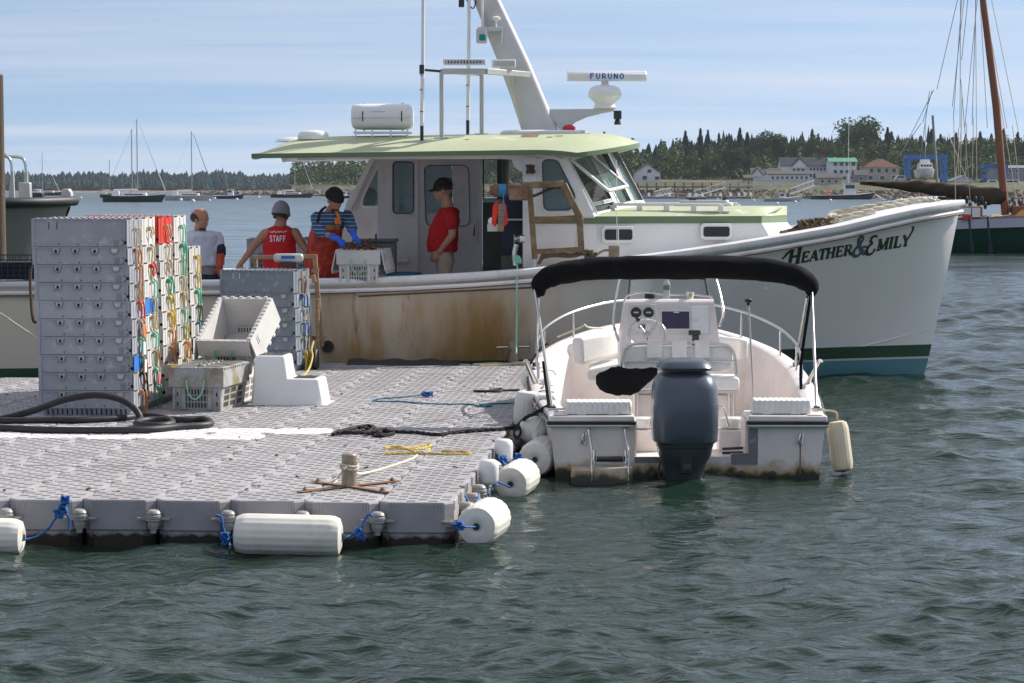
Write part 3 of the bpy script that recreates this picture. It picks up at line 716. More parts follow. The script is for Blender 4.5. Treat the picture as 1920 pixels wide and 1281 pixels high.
# ================================================================ FLOATING DOCK
DZ = 0.30
D0 = at_z(850, 943, DZ); DROT = radians(-4.0)
def dloc(x, y, z=0.0):
 return Vector((D0.x + x * cos(DROT) - y * sin(DROT), D0.y + x * sin(DROT) + y * cos(DROT), DZ + z))
def d_at(px, py, z=0.0):
 """dock-local point seen at a pixel, z above the deck"""
 p = at_z(px, py, DZ + z); dx, dy = p.x - D0.x, p.y - D0.y
 return Vector((dx * cos(DROT) + dy * sin(DROT), -dx * sin(DROT) + dy * cos(DROT), z))
def cube_material(name, c_hi, rnd=0.06):
 m = mat(name, c_hi, 0.62, var=0.10, scale=5, rnd=rnd, dirt=(0.30, 0.25, 0.21), dirt_amt=0.45, dirt_scale=2.2, dirt_lo=.48, dirt_hi=.75, bump=0.15, bscale=60)
 N, L, b = nodes_of(m)
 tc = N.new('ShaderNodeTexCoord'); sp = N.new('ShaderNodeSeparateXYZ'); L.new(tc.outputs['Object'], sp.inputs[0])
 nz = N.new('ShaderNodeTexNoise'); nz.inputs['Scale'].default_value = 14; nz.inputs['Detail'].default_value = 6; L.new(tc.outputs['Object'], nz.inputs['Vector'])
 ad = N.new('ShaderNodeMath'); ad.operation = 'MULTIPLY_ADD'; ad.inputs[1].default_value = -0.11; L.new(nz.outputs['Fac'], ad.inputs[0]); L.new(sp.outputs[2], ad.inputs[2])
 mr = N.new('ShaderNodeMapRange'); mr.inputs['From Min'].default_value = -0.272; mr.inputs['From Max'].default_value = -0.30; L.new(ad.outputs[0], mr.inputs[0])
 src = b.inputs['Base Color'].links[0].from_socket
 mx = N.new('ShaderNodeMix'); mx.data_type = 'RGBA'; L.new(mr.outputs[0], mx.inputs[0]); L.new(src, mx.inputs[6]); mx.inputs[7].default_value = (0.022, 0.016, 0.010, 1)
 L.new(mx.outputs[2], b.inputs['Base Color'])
 return m
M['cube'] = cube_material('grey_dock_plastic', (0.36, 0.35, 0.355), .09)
M['pad'] = mat('dock_tread_pad', (0.26, 0.25, 0.26), 0.5, var=0.14, scale=6, rnd=0.10)
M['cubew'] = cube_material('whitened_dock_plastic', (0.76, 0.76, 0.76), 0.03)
M['padw'] = mat('whitened_tread_pad', (0.70, 0.70, 0.70), 0.5, var=0.08, scale=6)
def add_ribs(m):
 N, L, b = nodes_of(m); tc = N.new('ShaderNodeTexCoord'); wv = N.new('ShaderNodeTexWave'); wv.inputs['Scale'].default_value = 26; wv.bands_direction = 'X'
 L.new(tc.outputs['Object'], wv.inputs['Vector']); bp = N.new('ShaderNodeBump'); bp.inputs['Strength'].default_value = 0.5; bp.inputs['Distance'].default_value = 0.004
 L.new(wv.outputs['Fac'], bp.inputs['Height']); L.new(b.inputs['Normal'].links[0].from_socket, bp.inputs['Normal']); L.new(bp.outputs[0], b.inputs['Normal'])
def cube_mesh(name, mats):
 m = MB(); h = 0.2475; c = 0.058
 def ring(hh, cc, z): return [(-hh + cc, -hh, z), (hh - cc, -hh, z), (hh, -hh + cc, z), (hh, hh - cc, z), (hh - cc, hh, z), (-hh + cc, hh, z), (-hh, hh - cc, z), (-hh, -hh + cc, z)]
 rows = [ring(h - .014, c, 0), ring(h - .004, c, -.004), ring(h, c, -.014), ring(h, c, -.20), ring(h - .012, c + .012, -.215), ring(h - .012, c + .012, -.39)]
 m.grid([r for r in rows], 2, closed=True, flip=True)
 b = len(m.v)
 m.add(rows[0], [tuple(range(8))])
 n = 6; st = (2 * h - .05) / n
 for i in range(n):
  for j in range(n):
   if (i + j) % 2: continue
   if (i in (0, n - 1)) and (j in (0, n - 1)): continue
   cx = -h + .025 + (i + .5) * st; cy = -h + .025 + (j + .5) * st
   m.box((cx - st * .40, cy - st * .34, -.002), (cx + st * .40, cy + st * .34, .0035), 1)
 for sx in (-1, 1):
  for sy in (-1, 1):
   m.box((sx * (h - .035) - .028, sy * (h - .035) - .028, -.165), (sx * (h - .035) + .028, sy * (h - .035) + .028, -.15))
 for sx in (-1, 1):
  for k in range(3):
   x = sx * (h - c - .012 - .02 * k); m.box((x - .004, -h - .004, -.06), (x + .004, -h + .01, -.002))
   m.box((h - .01, sx * (h - c - .012 - .02 * k) - .004, -.06), (h + .004, sx * (h - c - .012 - .02 * k) + .004, -.002))
 return m.mesh(name, mats, None)
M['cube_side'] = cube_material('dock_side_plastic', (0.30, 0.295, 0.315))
add_ribs(M['cube'])
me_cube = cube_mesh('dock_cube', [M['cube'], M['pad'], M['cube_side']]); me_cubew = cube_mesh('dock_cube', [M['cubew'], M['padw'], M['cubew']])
dock = thing('floating_dock', 'grey modular plastic dock with chequered tread, floating in front of the fishing boat', 'dock', D0, DROT)
NX, NY = 12, 26
white_cells = {(i, 9) for i in range(4, 11)} | {(i, 8) for i in range(4, 12)} | {(3, 9)}
ncube = 0
for j in range(NY):
 for i in range(NX):
  if i >= 7 and j >= 21: continue
  w = (i, j) in white_cells
  rr = random.Random(i * 97 + j)
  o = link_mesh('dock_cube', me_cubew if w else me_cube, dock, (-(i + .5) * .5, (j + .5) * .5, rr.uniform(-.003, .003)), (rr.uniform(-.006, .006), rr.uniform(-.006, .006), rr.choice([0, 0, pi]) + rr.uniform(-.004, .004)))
  if w: o['label'] = 'white dock cube'
  ncube += 1
m = MB(); m.lathe([(.001, .006), (.028, .006), (.034, .001), (.044, .001), (.050, .007), (.060, .006), (.064, -.004), (.064, -.03)], n=16); m.box((-.022, -.005, .004), (.022, .005, .010))
me_pin = m.mesh('coupling_pin', M['cube'], 40)
k = 0
for j in range(1, NY):
 for i in range(1, NX):
  if k >= 290: break
  if i >= 7 and j >= 21: continue
  link_mesh('coupling_pin', me_pin, dock, (-i * .5, j * .5, -.003), (0, 0, random.random() * 3)); k += 1
m = MB(); m.lathe([(0.0, -.055), (.030, -.058), (.045, -.068), (.052, -.080), (.050, -.092), (.058, -.096), (.058, -.112), (.050, -.114), (.056, -.128), (.040, -.132), (.040, -.165), (.034, -.166), (.032, -.185), (.022, -.187), (.020, -.215), (0, -.216)], n=18)
m.box((-.11, -.01, -.125), (.11, .03, -.112))
M['boltgrey'] = mat('bolt_plastic', (0.30, 0.30, 0.29), 0.4, var=.25, scale=30, dirt=(0.30, 0.24, 0.12), dirt_amt=.6, dirt_scale=12)
me_bolt = m.mesh('side_bolt', M['boltgrey'], 35)
for i in range(1, 9): link_mesh('side_bolt', me_bolt, dock, (-i * .5 + .0, -.045, 0))
for j in range(1, 14): link_mesh('side_bolt', me_bolt, dock, (.045, j * .5, 0), (0, 0, pi / 2))
m = MB(); m.tube([(-.05, .02, -.13), (0, -.01, -.13), (.06, -.02, -.135), (.085, .01, -.14), (.06, .04, -.14), (0, .05, -.13)], .012, 8)
link_mesh('corner_hook', m.mesh('corner_hook', M['boltgrey'], 40), dock, (-.03, -.01, 0))
m = MB(); m.lathe([(0, .10), (.045, .10), (.068, .085), (.075, .05), (.072, -.05), (.06, -.075), (.03, -.085)], n=18); me_cap = m.mesh('side_cap', M['white_clean'], 50)
for j in (4, 7, 13): link_mesh('side_cap', me_cap, dock, (.085, j * .5 - .1, -.02))
# ---------------------------------------------------------------- fenders
def fender_stain():
 m = mat('fender_vinyl', (0.70, 0.68, 0.62), 0.42, var=.05, scale=3, dirt=(0.42, 0.36, 0.22), dirt_amt=.45, dirt_scale=4, rnd=.04)
 return m
M['fender'] = fender_stain(); M['fender_y'] = mat('yellowed_fender_vinyl', (0.66, 0.58, 0.42), 0.45, var=.1, scale=3, dirt=(0.40, 0.28, 0.12), dirt_amt=.6, dirt_scale=5)
def fender(label, a, b, r, ribs=18, mat_=None, name='fender', group=None):
 a = Vector(a); b = Vector(b); d = b - a; L = d.length
 t = thing(name, label, 'fender', a, 0, group)
 R = d.to_track_quat('Z', 'X').to_matrix().to_4x4()
 m = MB(); m.M = R; n = 72; rows = []
 prof = [(.02, .012), (.045, .0), (r * .55, .0), (r * .86, .015), (r * .97, .05), (r, .085)]
 zs = [(q, z) for q, z in prof] + [(r, L * .5)] + [(q, L - z) for q, z in prof[::-1]]
 for (q, z) in zs:
  full = q > r * .99
  row = []
  for j in range(n):
   an = 2 * pi * j / n; g = (0.972 if (j % 4 in (0,)) else 1.0) if q >= r * .96 else 1.0
   row.append((q * g * cos(an), q * g * sin(an), z))
  rows.append(row)
 m.grid(rows, closed=True); b0 = [rows[0], rows[-1]]
 m.add(rows[0], [tuple(range(n - 1, -1, -1))]); m.add(rows[-1], [tuple(range(n))])
 m.build('body', mat_ or M['fender'], t, smooth=32)
 m = MB(); m.M = R
 for z in (-.004, L + .004): m.lathe([(.0, z - .004), (.022, z - .004), (.024, z), (.022, z + .004), (0, z + .004)], n=14)
 m.build('end_plug', M['dark'], t, smooth=40)
 return t
s0 = 282.0
Yf = D0.y - .19
fender('long cream ribbed fender lying against the front of the dock, left of the corner fender', at_y(440, 1001, Yf), at_y(641, 1006, Yf - .03), .136, name='fender')
fender('cream ribbed fender cut off by the left picture edge at the dock front', at_y(-165, 1004, Yf + .1), at_y(44, 1008, Yf + .08), .125)
fender('white fender hanging end-on at the right front corner of the dock', at_y(893, 988, D0.y - .06), at_y(893, 988, D0.y - .06) + Vector((.10, .66, -.02)), .142)
fender('white fender end-on, second back along the right side of the dock', at_y(957, 908, 18.9), at_y(957, 908, 18.9) + Vector((.11, .62, 0)), .142)
fender('shaded grubby fender low between the dock and the small boat, third back', at_y(1003, 862, 20.3), at_y(1003, 862, 20.3) + Vector((.10, .62, 0)), .150)
def rope(name, label, cat, pts, r, mt, parent=None, group=None, n=6, sp=6, twist=False):
 P = [Vector(p) for p in pts]; o0 = P[0].copy() if parent is None else Vector((0, 0, 0))
 path = spline([p - o0 for p in P], sp)
 m = MB()
 if twist:
  L = 0; acc = [0]
  for i in range(1, len(path)): L += (path[i] - path[i - 1]).length; acc.append(L)
  fine = []; stp = r * 1.1; k = max(8, int(L / stp))
  ii = 0
  for q in range(k + 1):
   d = L * q / k
   while ii < len(acc) - 2 and acc[ii + 1] < d: ii += 1
   f = (d - acc[ii]) / max(1e-6, acc[ii + 1] - acc[ii]); fine.append(path[ii].lerp(path[ii + 1], f))
  for s in range(3):
   out = []
   for q, p in enumerate(fine):
    t = (fine[min(q + 1, k)] - fine[max(q - 1, 0)]); t = t.normalized() if t.length > 0 else Vector((1, 0, 0))
    u = t.orthogonal().normalized() if abs(t.z) > .99 else t.cross(Vector((0, 0, 1))).normalized(); w = t.cross(u)
    a = q * 0.55 + s * 2.094
    out.append(p + (u * cos(a) + w * sin(a)) * r * .5)
   m.tube(out, r * .55, 5)
 else: m.tube(path, r, n)
 o = m.build(name, mt, parent, smooth=70, loc=o0 if parent is None else None, fix=False)
 if parent is None: tag(o, label, cat, group)
 return o
def knot(m, c, r, k=3, rr=random):
 for i in range(k):
  a = rr.random() * 6; pts = [Vector(c) + Vector((cos(a + q * 2.1 + i) * r, sin(a * 2 + q * 1.7) * r * .8, sin(q * 2.1 + i * 2) * r)) for q in range(6)]
  m.tube(spline(pts, 4, True), r * .28, 6, closed=True)
def blue_line(label, pts, ks):
 P = [Vector(p) for p in pts]; m = MB(); o0 = P[0].copy()
 m.tube(spline([p - o0 for p in P], 6), .0075, 6)
 rr = random.Random(len(pts) * 7 + int(P[0].x * 100))
 for kp in ks: knot(m, Vector(kp) - o0, .028, 4, rr)
 o = m.build('fender_line', M['rope_blue'], None, smooth=70, loc=o0, fix=False); tag(o, label, 'rope')
Yl = D0.y - .10
blue_line('blue line knotted on the dock bolt between the cut-off fender and the second bolt', [at_y(42, 1013, Yf + .06), at_y(70, 1006, Yl), at_y(92, 990, Yl), at_y(104, 972, Yl), at_y(118, 960, Yl), at_y(130, 972, Yl), at_y(128, 996, Yl)], [at_y(110, 964, Yl), at_y(118, 955, Yl)])
blue_line('frayed blue rope end standing up at the left dock bolt', [at_y(112, 962, Yl), at_y(120, 945, Yl), at_y(124, 932, Yl), at_y(128, 940, Yl)], [at_y(122, 938, Yl)])
blue_line('blue line hanging in knots left of the long cream fender', [at_y(404, 966, Yl), at_y(415, 970, Yl), at_y(418, 988, Yl), at_y(422, 1000, Yl), at_y(424, 1018, Yl), at_y(437, 1004, Yf)], [at_y(421, 1006, Yl), at_y(424, 1020, Yl)])
blue_line('blue line with a knot right of the long cream fender', [at_y(645, 1010, Yf), at_y(662, 1002, Yl), at_y(676, 994, Yl), at_y(682, 978, Yl), at_y(692, 964, Yl), at_y(700, 970, Yl)], [at_y(672, 998, Yl), at_y(676, 1006, Yl)])
blue_line('blue line tying the corner fender to the dock hook', [at_y(846, 985, Yl), at_y(860, 984, Yl - .1), at_y(872, 988, Yl - .12), at_y(893, 988, D0.y - .08)], [at_y(862, 986, Yl - .1)])
blue_line('blue loop dropping behind the corner fender', [at_y(872, 930, 16.9), at_y(880, 942, 16.8), at_y(888, 948, 16.7), at_y(896, 938, 16.9), at_y(897, 926, 17.0)], [])
blue_line('blue line tying the second side fender', [at_y(918, 935, 18.5), at_y(919, 910, 18.6), at_y(930, 903, 18.7), at_y(957, 914, 18.85)], [at_y(926, 905, 18.65)])
blue_line('blue line above the second side fender', [at_y(930, 855, 19.6), at_y(940, 862, 19.5), at_y(948, 874, 19.3)], [at_y(936, 858, 19.55), at_y(944, 862, 19.5)])
blue_line('dark blue line tying the shaded fender', [at_y(955, 870, 19.9), at_y(966, 858, 20.0), at_y(978, 860, 20.1), at_y(1003, 866, 20.25)], [at_y(972, 857, 20.0)])
# ---------------------------------------------------------------- mooring post on its cross
def xpost(label, px, py, h, r, arms):
 p = d_at(px, py); t = thing('mooring_post', label, 'mooring post', dloc(*p), DROT)
 m = MB(); m.lathe([(r, 0.01), (r, h - .006), (r - .006, h), (0.001, h)], n=28); m.build('post', M['galv'], t, smooth=40)
 m = MB(); m.tube([(-.02, -r - .045, h * .62), (.035, r + .05, h * .74)], .012, 10); m.build('cross_pin', M['steel'], t, smooth=40)
 for (ax, ay) in arms:
  m = MB(); q = d_at(ax, ay) - p; q.z = 0; m.beam((0, 0, .010), (q.x, q.y, .012), .055, .008); L = q.length
  m.lathe([(.0275, .008), (.0275, .016), (0, .016)], (q.x, q.y, 0), n=14)
  m.build('arm', M['rust'], t, bevel=.002)
  m = MB(); m.lathe([(.018, .016), (.018, .028), (.010, .030), (.010, .040), (0, .041)], (q.x * .9, q.y * .9, 0), n=6); m.build('bolt', M['rust'], t)
 m = MB()
 for k in range(2): m.tube([(cos(a) * (r + .009), sin(a) * (r + .009), h * .58 + .02 * k + .008 * sin(a * 2)) for a in [2 * pi * q / 20 for q in range(20)]], .0085, 6, closed=True)
 m.build('rope_turns', M['rope_white'], t, smooth=60)
 return t
xpost('short round steel post on a rusty cross plate near the front of the dock', 655, 914, .235, .053, [(563, 925), (590, 906), (744, 905), (724, 926)])
p = d_at(962, 678)
t = thing('mooring_post', 'small steel post with cross bar at the back edge of the dock', 'mooring post', dloc(p.x, p.y), DROT)
m = MB(); m.lathe([(.065, 0), (.065, .24), (0.001, .245)], n=20); m.build('post', M['galv'], t, smooth=40)
m = MB(); m.tube([(-.2, -.02, .17), (.2, .02, .18)], .012, 8); m.build('cross_pin', M['steel'], t)
m = MB(); m.tube([(-.1, 0, .0), (-.02, -.07, .15)], .008, 6); m.build('stay', M['rust'], t)
def deck_pts(pl, z=.008): return [dloc(*d_at(x, y, z + (w if len(q) > 2 else 0))) if False else dloc(*d_at(x, y, z)) for q in pl for x, y, w in [(q + (0,))[:3]]]
rope('mooring_line', 'pale rope running from the steel post back to the coiled yellow line', 'rope', [at_y(660, 868, 17.35), at_y(668, 888, 17.45)] + deck_pts([(700, 884), (740, 872), (771, 861), (782, 854)]), .011, M['rope_white'])
rope('mooring_line', 'pale rope end slanting into the cross plate left of the steel post', 'rope', [at_y(641, 885, 17.3)] + deck_pts([(634, 897), (625, 908)]), .008, M['rope_white'])
rope('yellow_rope', 'loose yellow laid rope zigzagging on the deck behind the steel post', 'rope', deck_pts([(722, 842), (740, 841), (775, 843), (804, 838), (806, 834), (790, 836), (760, 841), (738, 842), (724, 839), (750, 838), (775, 846), (782, 849), (800, 850), (806, 842)]), .010, M['rope_yellow'], twist=True)
rope('yellow_rope', 'straight length of yellow laid rope with its end folded back on the deck', 'rope', deck_pts([(720, 851), (760, 850), (800, 850), (845, 852), (882, 851), (868, 847), (845, 847), (828, 846)]), .010, M['rope_yellow'], twist=True)
rope('black_rope', 'heavy black mooring rope lying across the deck to the small boat', 'rope', deck_pts([(624, 815), (636, 808), (650, 812), (675, 809), (690, 800), (705, 804), (700, 812), (680, 808), (704, 806), (722, 806), (738, 812), (722, 817), (704, 817), (712, 808), (745, 810), (780, 811), (820, 815), (850, 811), (900, 807), (945, 804), (968, 799)], .016) + [at_y(985, 784, 20.9), at_y(1003, 775, 20.9), at_y(1022, 764, 20.85), at_y(1032, 758, 20.8), at_y(1040, 765, 20.75)], .017, M['rope_black'], twist=True)
rope('black_rope', 'knotted heap of black rope at the loose end of the mooring rope', 'rope', deck_pts([(634, 812), (660, 805), (680, 799), (700, 800), (690, 810), (660, 812), (640, 809), (668, 802), (700, 806), (714, 812), (690, 812), (720, 806), (735, 810)], .03), .016, M['rope_black'], twist=True)
rope('black_rope', 'short black rope with an eye lying on the deck near the small boat', 'rope', deck_pts([(888, 734), (912, 734), (926, 731), (940, 730), (938, 735), (924, 735), (914, 734), (945, 733), (974, 732)]), .016, M['rope_black'])
rope('blue_rope', 'thin teal-blue line snaking across the deck with a frayed tuft', 'rope', deck_pts([(790, 741), (770, 743), (735, 746), (708, 748), (700, 751), (712, 753), (745, 753), (790, 756), (830, 758), (880, 758), (900, 762), (922, 761), (900, 758), (960, 756), (976, 755)]), .008, M['rope_teal'])
m = MB(); p0 = dloc(*d_at(795, 741, .02)); rr = random.Random(4)
for i in range(46): m.tube([(0 - .03, 0, 0), (rr.uniform(-.02, .07), rr.uniform(-.05, .05), rr.uniform(-.01, .04)), (rr.uniform(.02, .1), rr.uniform(-.07, .07), rr.uniform(-.015, .035))], .005, 4)
o = m.build('rope_tuft', M['rope_blue'], None, loc=p0, fix=False); tag(o, 'frayed blue rope tuft on the deck at the end of the thin line', 'rope')
rope('tan_rope', 'tan rope straggling along the back edge of the dock behind the cross bar post', 'rope', deck_pts([(888, 684), (905, 683), (930, 682), (950, 683), (975, 680), (1000, 679)]), .014, M['rope_cream'])
rope('tan_rope', 'second tan rope end beside the small rusty cleat', 'rope', deck_pts([(900, 686), (940, 685), (965, 683), (1000, 682)]), .012, M['rope_tan'])
H = [(-40, 788), (20, 789), (90, 788), (150, 788), (230, 784), (262, 780), (300, 782), (322, 790), (318, 796), (290, 798), (258, 796), (262, 790), (290, 787), (340, 787), (380, 786), (394, 791), (388, 797), (330, 801), (270, 806), (180, 807), (80, 806), (10, 803), (-50, 801)]
rope('hose', 'thick black hose lying in long loops before the tall crate stack', 'hose', deck_pts(H, .03), .030, M['black'], n=10)
rope('hose', 'thick black hose arching up in front of the tall crate stack', 'hose', [at_y(-50, 792, 21.9), at_y(0, 786, 21.9), at_y(60, 771, 21.9), at_y(120, 750, 22.0), at_y(180, 741, 22.0), at_y(225, 749, 22.0), at_y(252, 766, 21.95), at_y(263, 784, 21.9), at_y(262, 790, 21.8)], .030, M['black'], n=10)
m = MB(); a = d_at(652, 684); b_ = d_at(862, 684)
n = 24; rows = []
for q in range(n + 1):
 x = a.x + (b_.x - a.x) * q / n; hh = .022 + .012 * sin(q * .8) ; rows.append([(x - a.x, -.10, .0), (x - a.x, -.09, hh), (x - a.x, .08, hh + .04), (x - a.x, .12, hh + .03), (x - a.x, .12, 0)])
m.grid(rows); m.add(rows[0], [(0, 1, 2, 3, 4)]); m.add(rows[-1], [(0, 1, 2, 3, 4)])
o = m.build('rubber_mat', M['black'], None, smooth=60, loc=dloc(a.x, a.y)); o.rotation_euler = (0, 0, DROT); tag(o, 'flat black rubber fender strip on the back edge of the dock against the hull', 'mat')
m = MB(); rr = random.Random(9)
for i in range(70):
 px, py = rr.uniform(0, 960), rr.uniform(700, 930); q = dloc(*d_at(px, py, .004)); s = rr.uniform(.006, .02)
 m.M = Matrix.Translation(q - D0) @ Euler((rr.uniform(-.3, .3), rr.uniform(-.3, .3), rr.random() * 6)).to_matrix().to_4x4(); m.box((-s, -s * .6, 0), (s, s * .6, s * .5), top=s * .2)
o = m.build('deck_debris', M['rope_brown'], None, loc=D0); o['kind'] = 'stuff'
# ---------------------------------------------------------------- lobster crates
PL = dict(rough=0.5, var=.08, scale=3, dirt=(0.50, 0.49, 0.47), dirt_amt=.65, dirt_scale=11, dirt_lo=.56, dirt_hi=.68, rnd=.12, bump=.12, bscale=30)
M['crate'] = mat('grey_crate_plastic', (0.31, 0.325, 0.36), **PL)
M['crate_d'] = mat('dark_grey_crate_plastic', (0.20, 0.235, 0.27), **PL)
M['crate_l'] = mat('pale_crate_plastic', (0.52, 0.51, 0.49), **PL)
M['crate_red'] = mat('red_crate_plastic', (0.62, 0.05, 0.03), **{**PL, 'dirt_amt': .1}); M['crate_blue'] = mat('blue_crate_plastic', (0.02, 0.17, 0.55), **{**PL, 'dirt_amt': .1})
M['slot'] = mat('slot_shadow_black', (0.012, 0.012, 0.013), .8)
M['crate_dirty'] = mat('fouled_crate_plastic', (0.36, 0.37, 0.37), .7, var=.1, scale=4, dirt=(0.20, 0.15, 0.06), dirt_amt=.85, dirt_scale=3.5, dirt_lo=.45, dirt_hi=.6, bump=.3)
CL, CW, PITCHZ = .88, .60, .1640
M['dish'] = mat('latch_inset', (0.20, 0.215, 0.235), .6)
def latch_mesh(w, h, fill):
 m = MB(); a = w / 2; b = w / 2 * .66; t = .008
 o_ = [(-a, 0), (a, 0), (b, -h), (-b, -h)]; i_ = [(-a + t * 1.4, -.002), (a - t * 1.4, -.002), (b - t, -h + t), (-b + t, -h + t)]
 vs = [(x, -.012, z) for x, z in o_] + [(x, -.012, z) for x, z in i_] + [(x, 0, z) for x, z in o_] + [(x, -.004, z) for x, z in i_]
 fs = []
 for k in range(4):
  l = (k + 1) % 4; fs += [(k, l, 4 + l, 4 + k), (k, l, 8 + l, 8 + k), (4 + k, 4 + l, 12 + l, 12 + k)]
 m.add(vs, fs); m.add([(x, -.0035, z) for x, z in i_], [(0, 1, 2, 3)], 1)
 if fill: m.box((-.011, -.008, -h + .014), (.011, 0, -.014), 2)
 return m.mesh('latch', [M['dish'], M['crate_l'] if fill else M['crate_l'], M['slot']])
me_latch = latch_mesh(.086, .056, True); me_latch2 = latch_mesh(.092, .052, False)
def crate_body(h, material, slots=False):
 """collar of one nested crate: origin at the front (-y) bottom middle"""
 m = MB(); L2, W = CL / 2, CW
 m.box((-L2 + .012, .012, .002), (L2 - .012, W - .012, h - .010))
 m.box((-L2, 0, h - .014), (L2, W, h - .002))
 m.box((-L2, 0, 0), (-L2 + .03, .012, h - .014)); m.box((L2 - .03, 0, 0), (L2, .012, h - .014))
 m.box((L2 - .012, 0, 0), (L2, W * .47, h - .014)); m.box((L2 - .012, W * .53, 0), (L2, W, h - .014))
 m.box((L2 - .004, W * .16, .02), (L2 + .004, W * .20, h - .02)); m.box((L2 - .004, W * .80, .02), (L2 + .004, W * .84, h - .02))
 for y0, y1 in ((.03, .26), (.60, .78)): m.box((L2 - .006, W * y0, h - .012), (L2 + .003, W * y1, h + .001), 1)
 m.box((L2 - .105 - .02, -.004 + .014, .012), (L2 - .105 + .02, .0135, .062), 1)
 m.box((L2 - .10 - .026, .009, .010), (L2 - .10 + .024, .0116, .066), 2)
 for x in (-.19, -.01, .17): m.lathe([(.007, 0), (.007, .003), (0, .003)], (x, .0105, .022), 'y', 8, 1)
 for z in (.016, .06): m.box((L2 - .055, .009, z), (L2 - .034, .0122, z + .006), 1)
 m.lathe([(.017, 0), (.017, .004), (0, .004)], (L2 - .0135, -.002, .04), 'y', 8, 1)
 rr = random.Random(2)
 for i in range(14): x = -L2 + .07 + (CL - .2) * i / 13; m.box((x, .0095, h * .55), (x + .003, .0122, h * .55 + .003), 1)
 return m.mesh('body', [material, M['slot'], M['dish']])
def slotted_base(material, w, d, h, taper=.03, per=17, rows=1):
 m = MB(); a = w / 2
 m.add([(-a + taper, taper, 0), (a - taper, taper, 0), (a - taper, d - taper, 0), (-a + taper, d - taper, 0), (-a, 0, h), (a, 0, h), (a, d, h), (-a, d, h)], [(3, 2, 1, 0), (4, 5, 6, 7), (0, 1, 5, 4), (1, 2, 6, 5), (2, 3, 7, 6), (3, 0, 4, 7)])
 for r in range(rows):
  for i in range(per):
   x = -a * .86 + 2 * a * .86 * i / (per - 1); z0 = h * (r + .18) / rows; z1 = h * (r + .82) / rows
   for z_ in (0,):
    y0 = taper * (1 - z0 / h); y1 = taper * (1 - z1 / h)
    m.add([(x - .006, y0 - .002, z0), (x + .006, y0 - .002, z0), (x + .006, y1 - .002, z1), (x - .006, y1 - .002, z1), (x - .006, y0 + .006, z0), (x + .006, y0 + .006, z0), (x + .006, y1 + .006, z1), (x - .006, y1 + .006, z1)], [(0, 1, 2, 3), (0, 1, 5, 4), (1, 2, 6, 5), (2, 3, 7, 6), (3, 0, 4, 7)], 1)
 return m.mesh('base', [material, M['slot']])
bodies = {}
def body(h, mk):
 if (h, mk) not in bodies: bodies[(h, mk)] = crate_body(h, M[mk])
 return bodies[(h, mk)]
base_me = slotted_base(M['crate'], CL - .04, CW - .04, .085)
ROPES = ['rope_cream', 'rope_cream', 'rope_orange', 'rope_cream', 'rope_cream', 'rope_orange', 'rope_green', 'rope_cream', 'rope_mint', 'rope_yellow']
def handle(parent, rr, mk, z, x=CL / 2, y=CW / 2, drop=None, kn=None):
 """loop of rope through the crate end"""
 m = MB(); dr = drop or rr.uniform(.13, .27); sw = rr.uniform(-.02, .10)
 y0 = y - .06; y1 = y + .06
 pts = [(x + .002, y0, z - .01), (x + .03, y0 - .01, z + .012), (x + .045, y0 + .01, z - .03), (x + .035, y0 + sw * .5, z - dr * .6), (x + .03, y + sw, z - dr), (x + .04, y1 + sw * .6, z - dr * .6), (x + .045, y1, z - .03), (x + .03, y1 + .01, z + .012), (x + .002, y1, z - .01)]
 pts = [(a, b + rr.uniform(-.012, .012), c + rr.uniform(-.008, .008)) for a, b, c in pts]
 m.tube(spline(pts, 5), .0085, 6)
 kk = kn if kn is not None else rr.random() < .5
 if kk: knot(m, (x + .025, y0, z - .01), .02, 3, rr)
 return m.build('rope_handle', M[mk], parent, smooth=70, fix=False)
ORD = ['bottom', 'second', 'third', 'fourth', 'fifth', 'sixth', 'seventh', 'eighth', 'ninth', 'topmost']
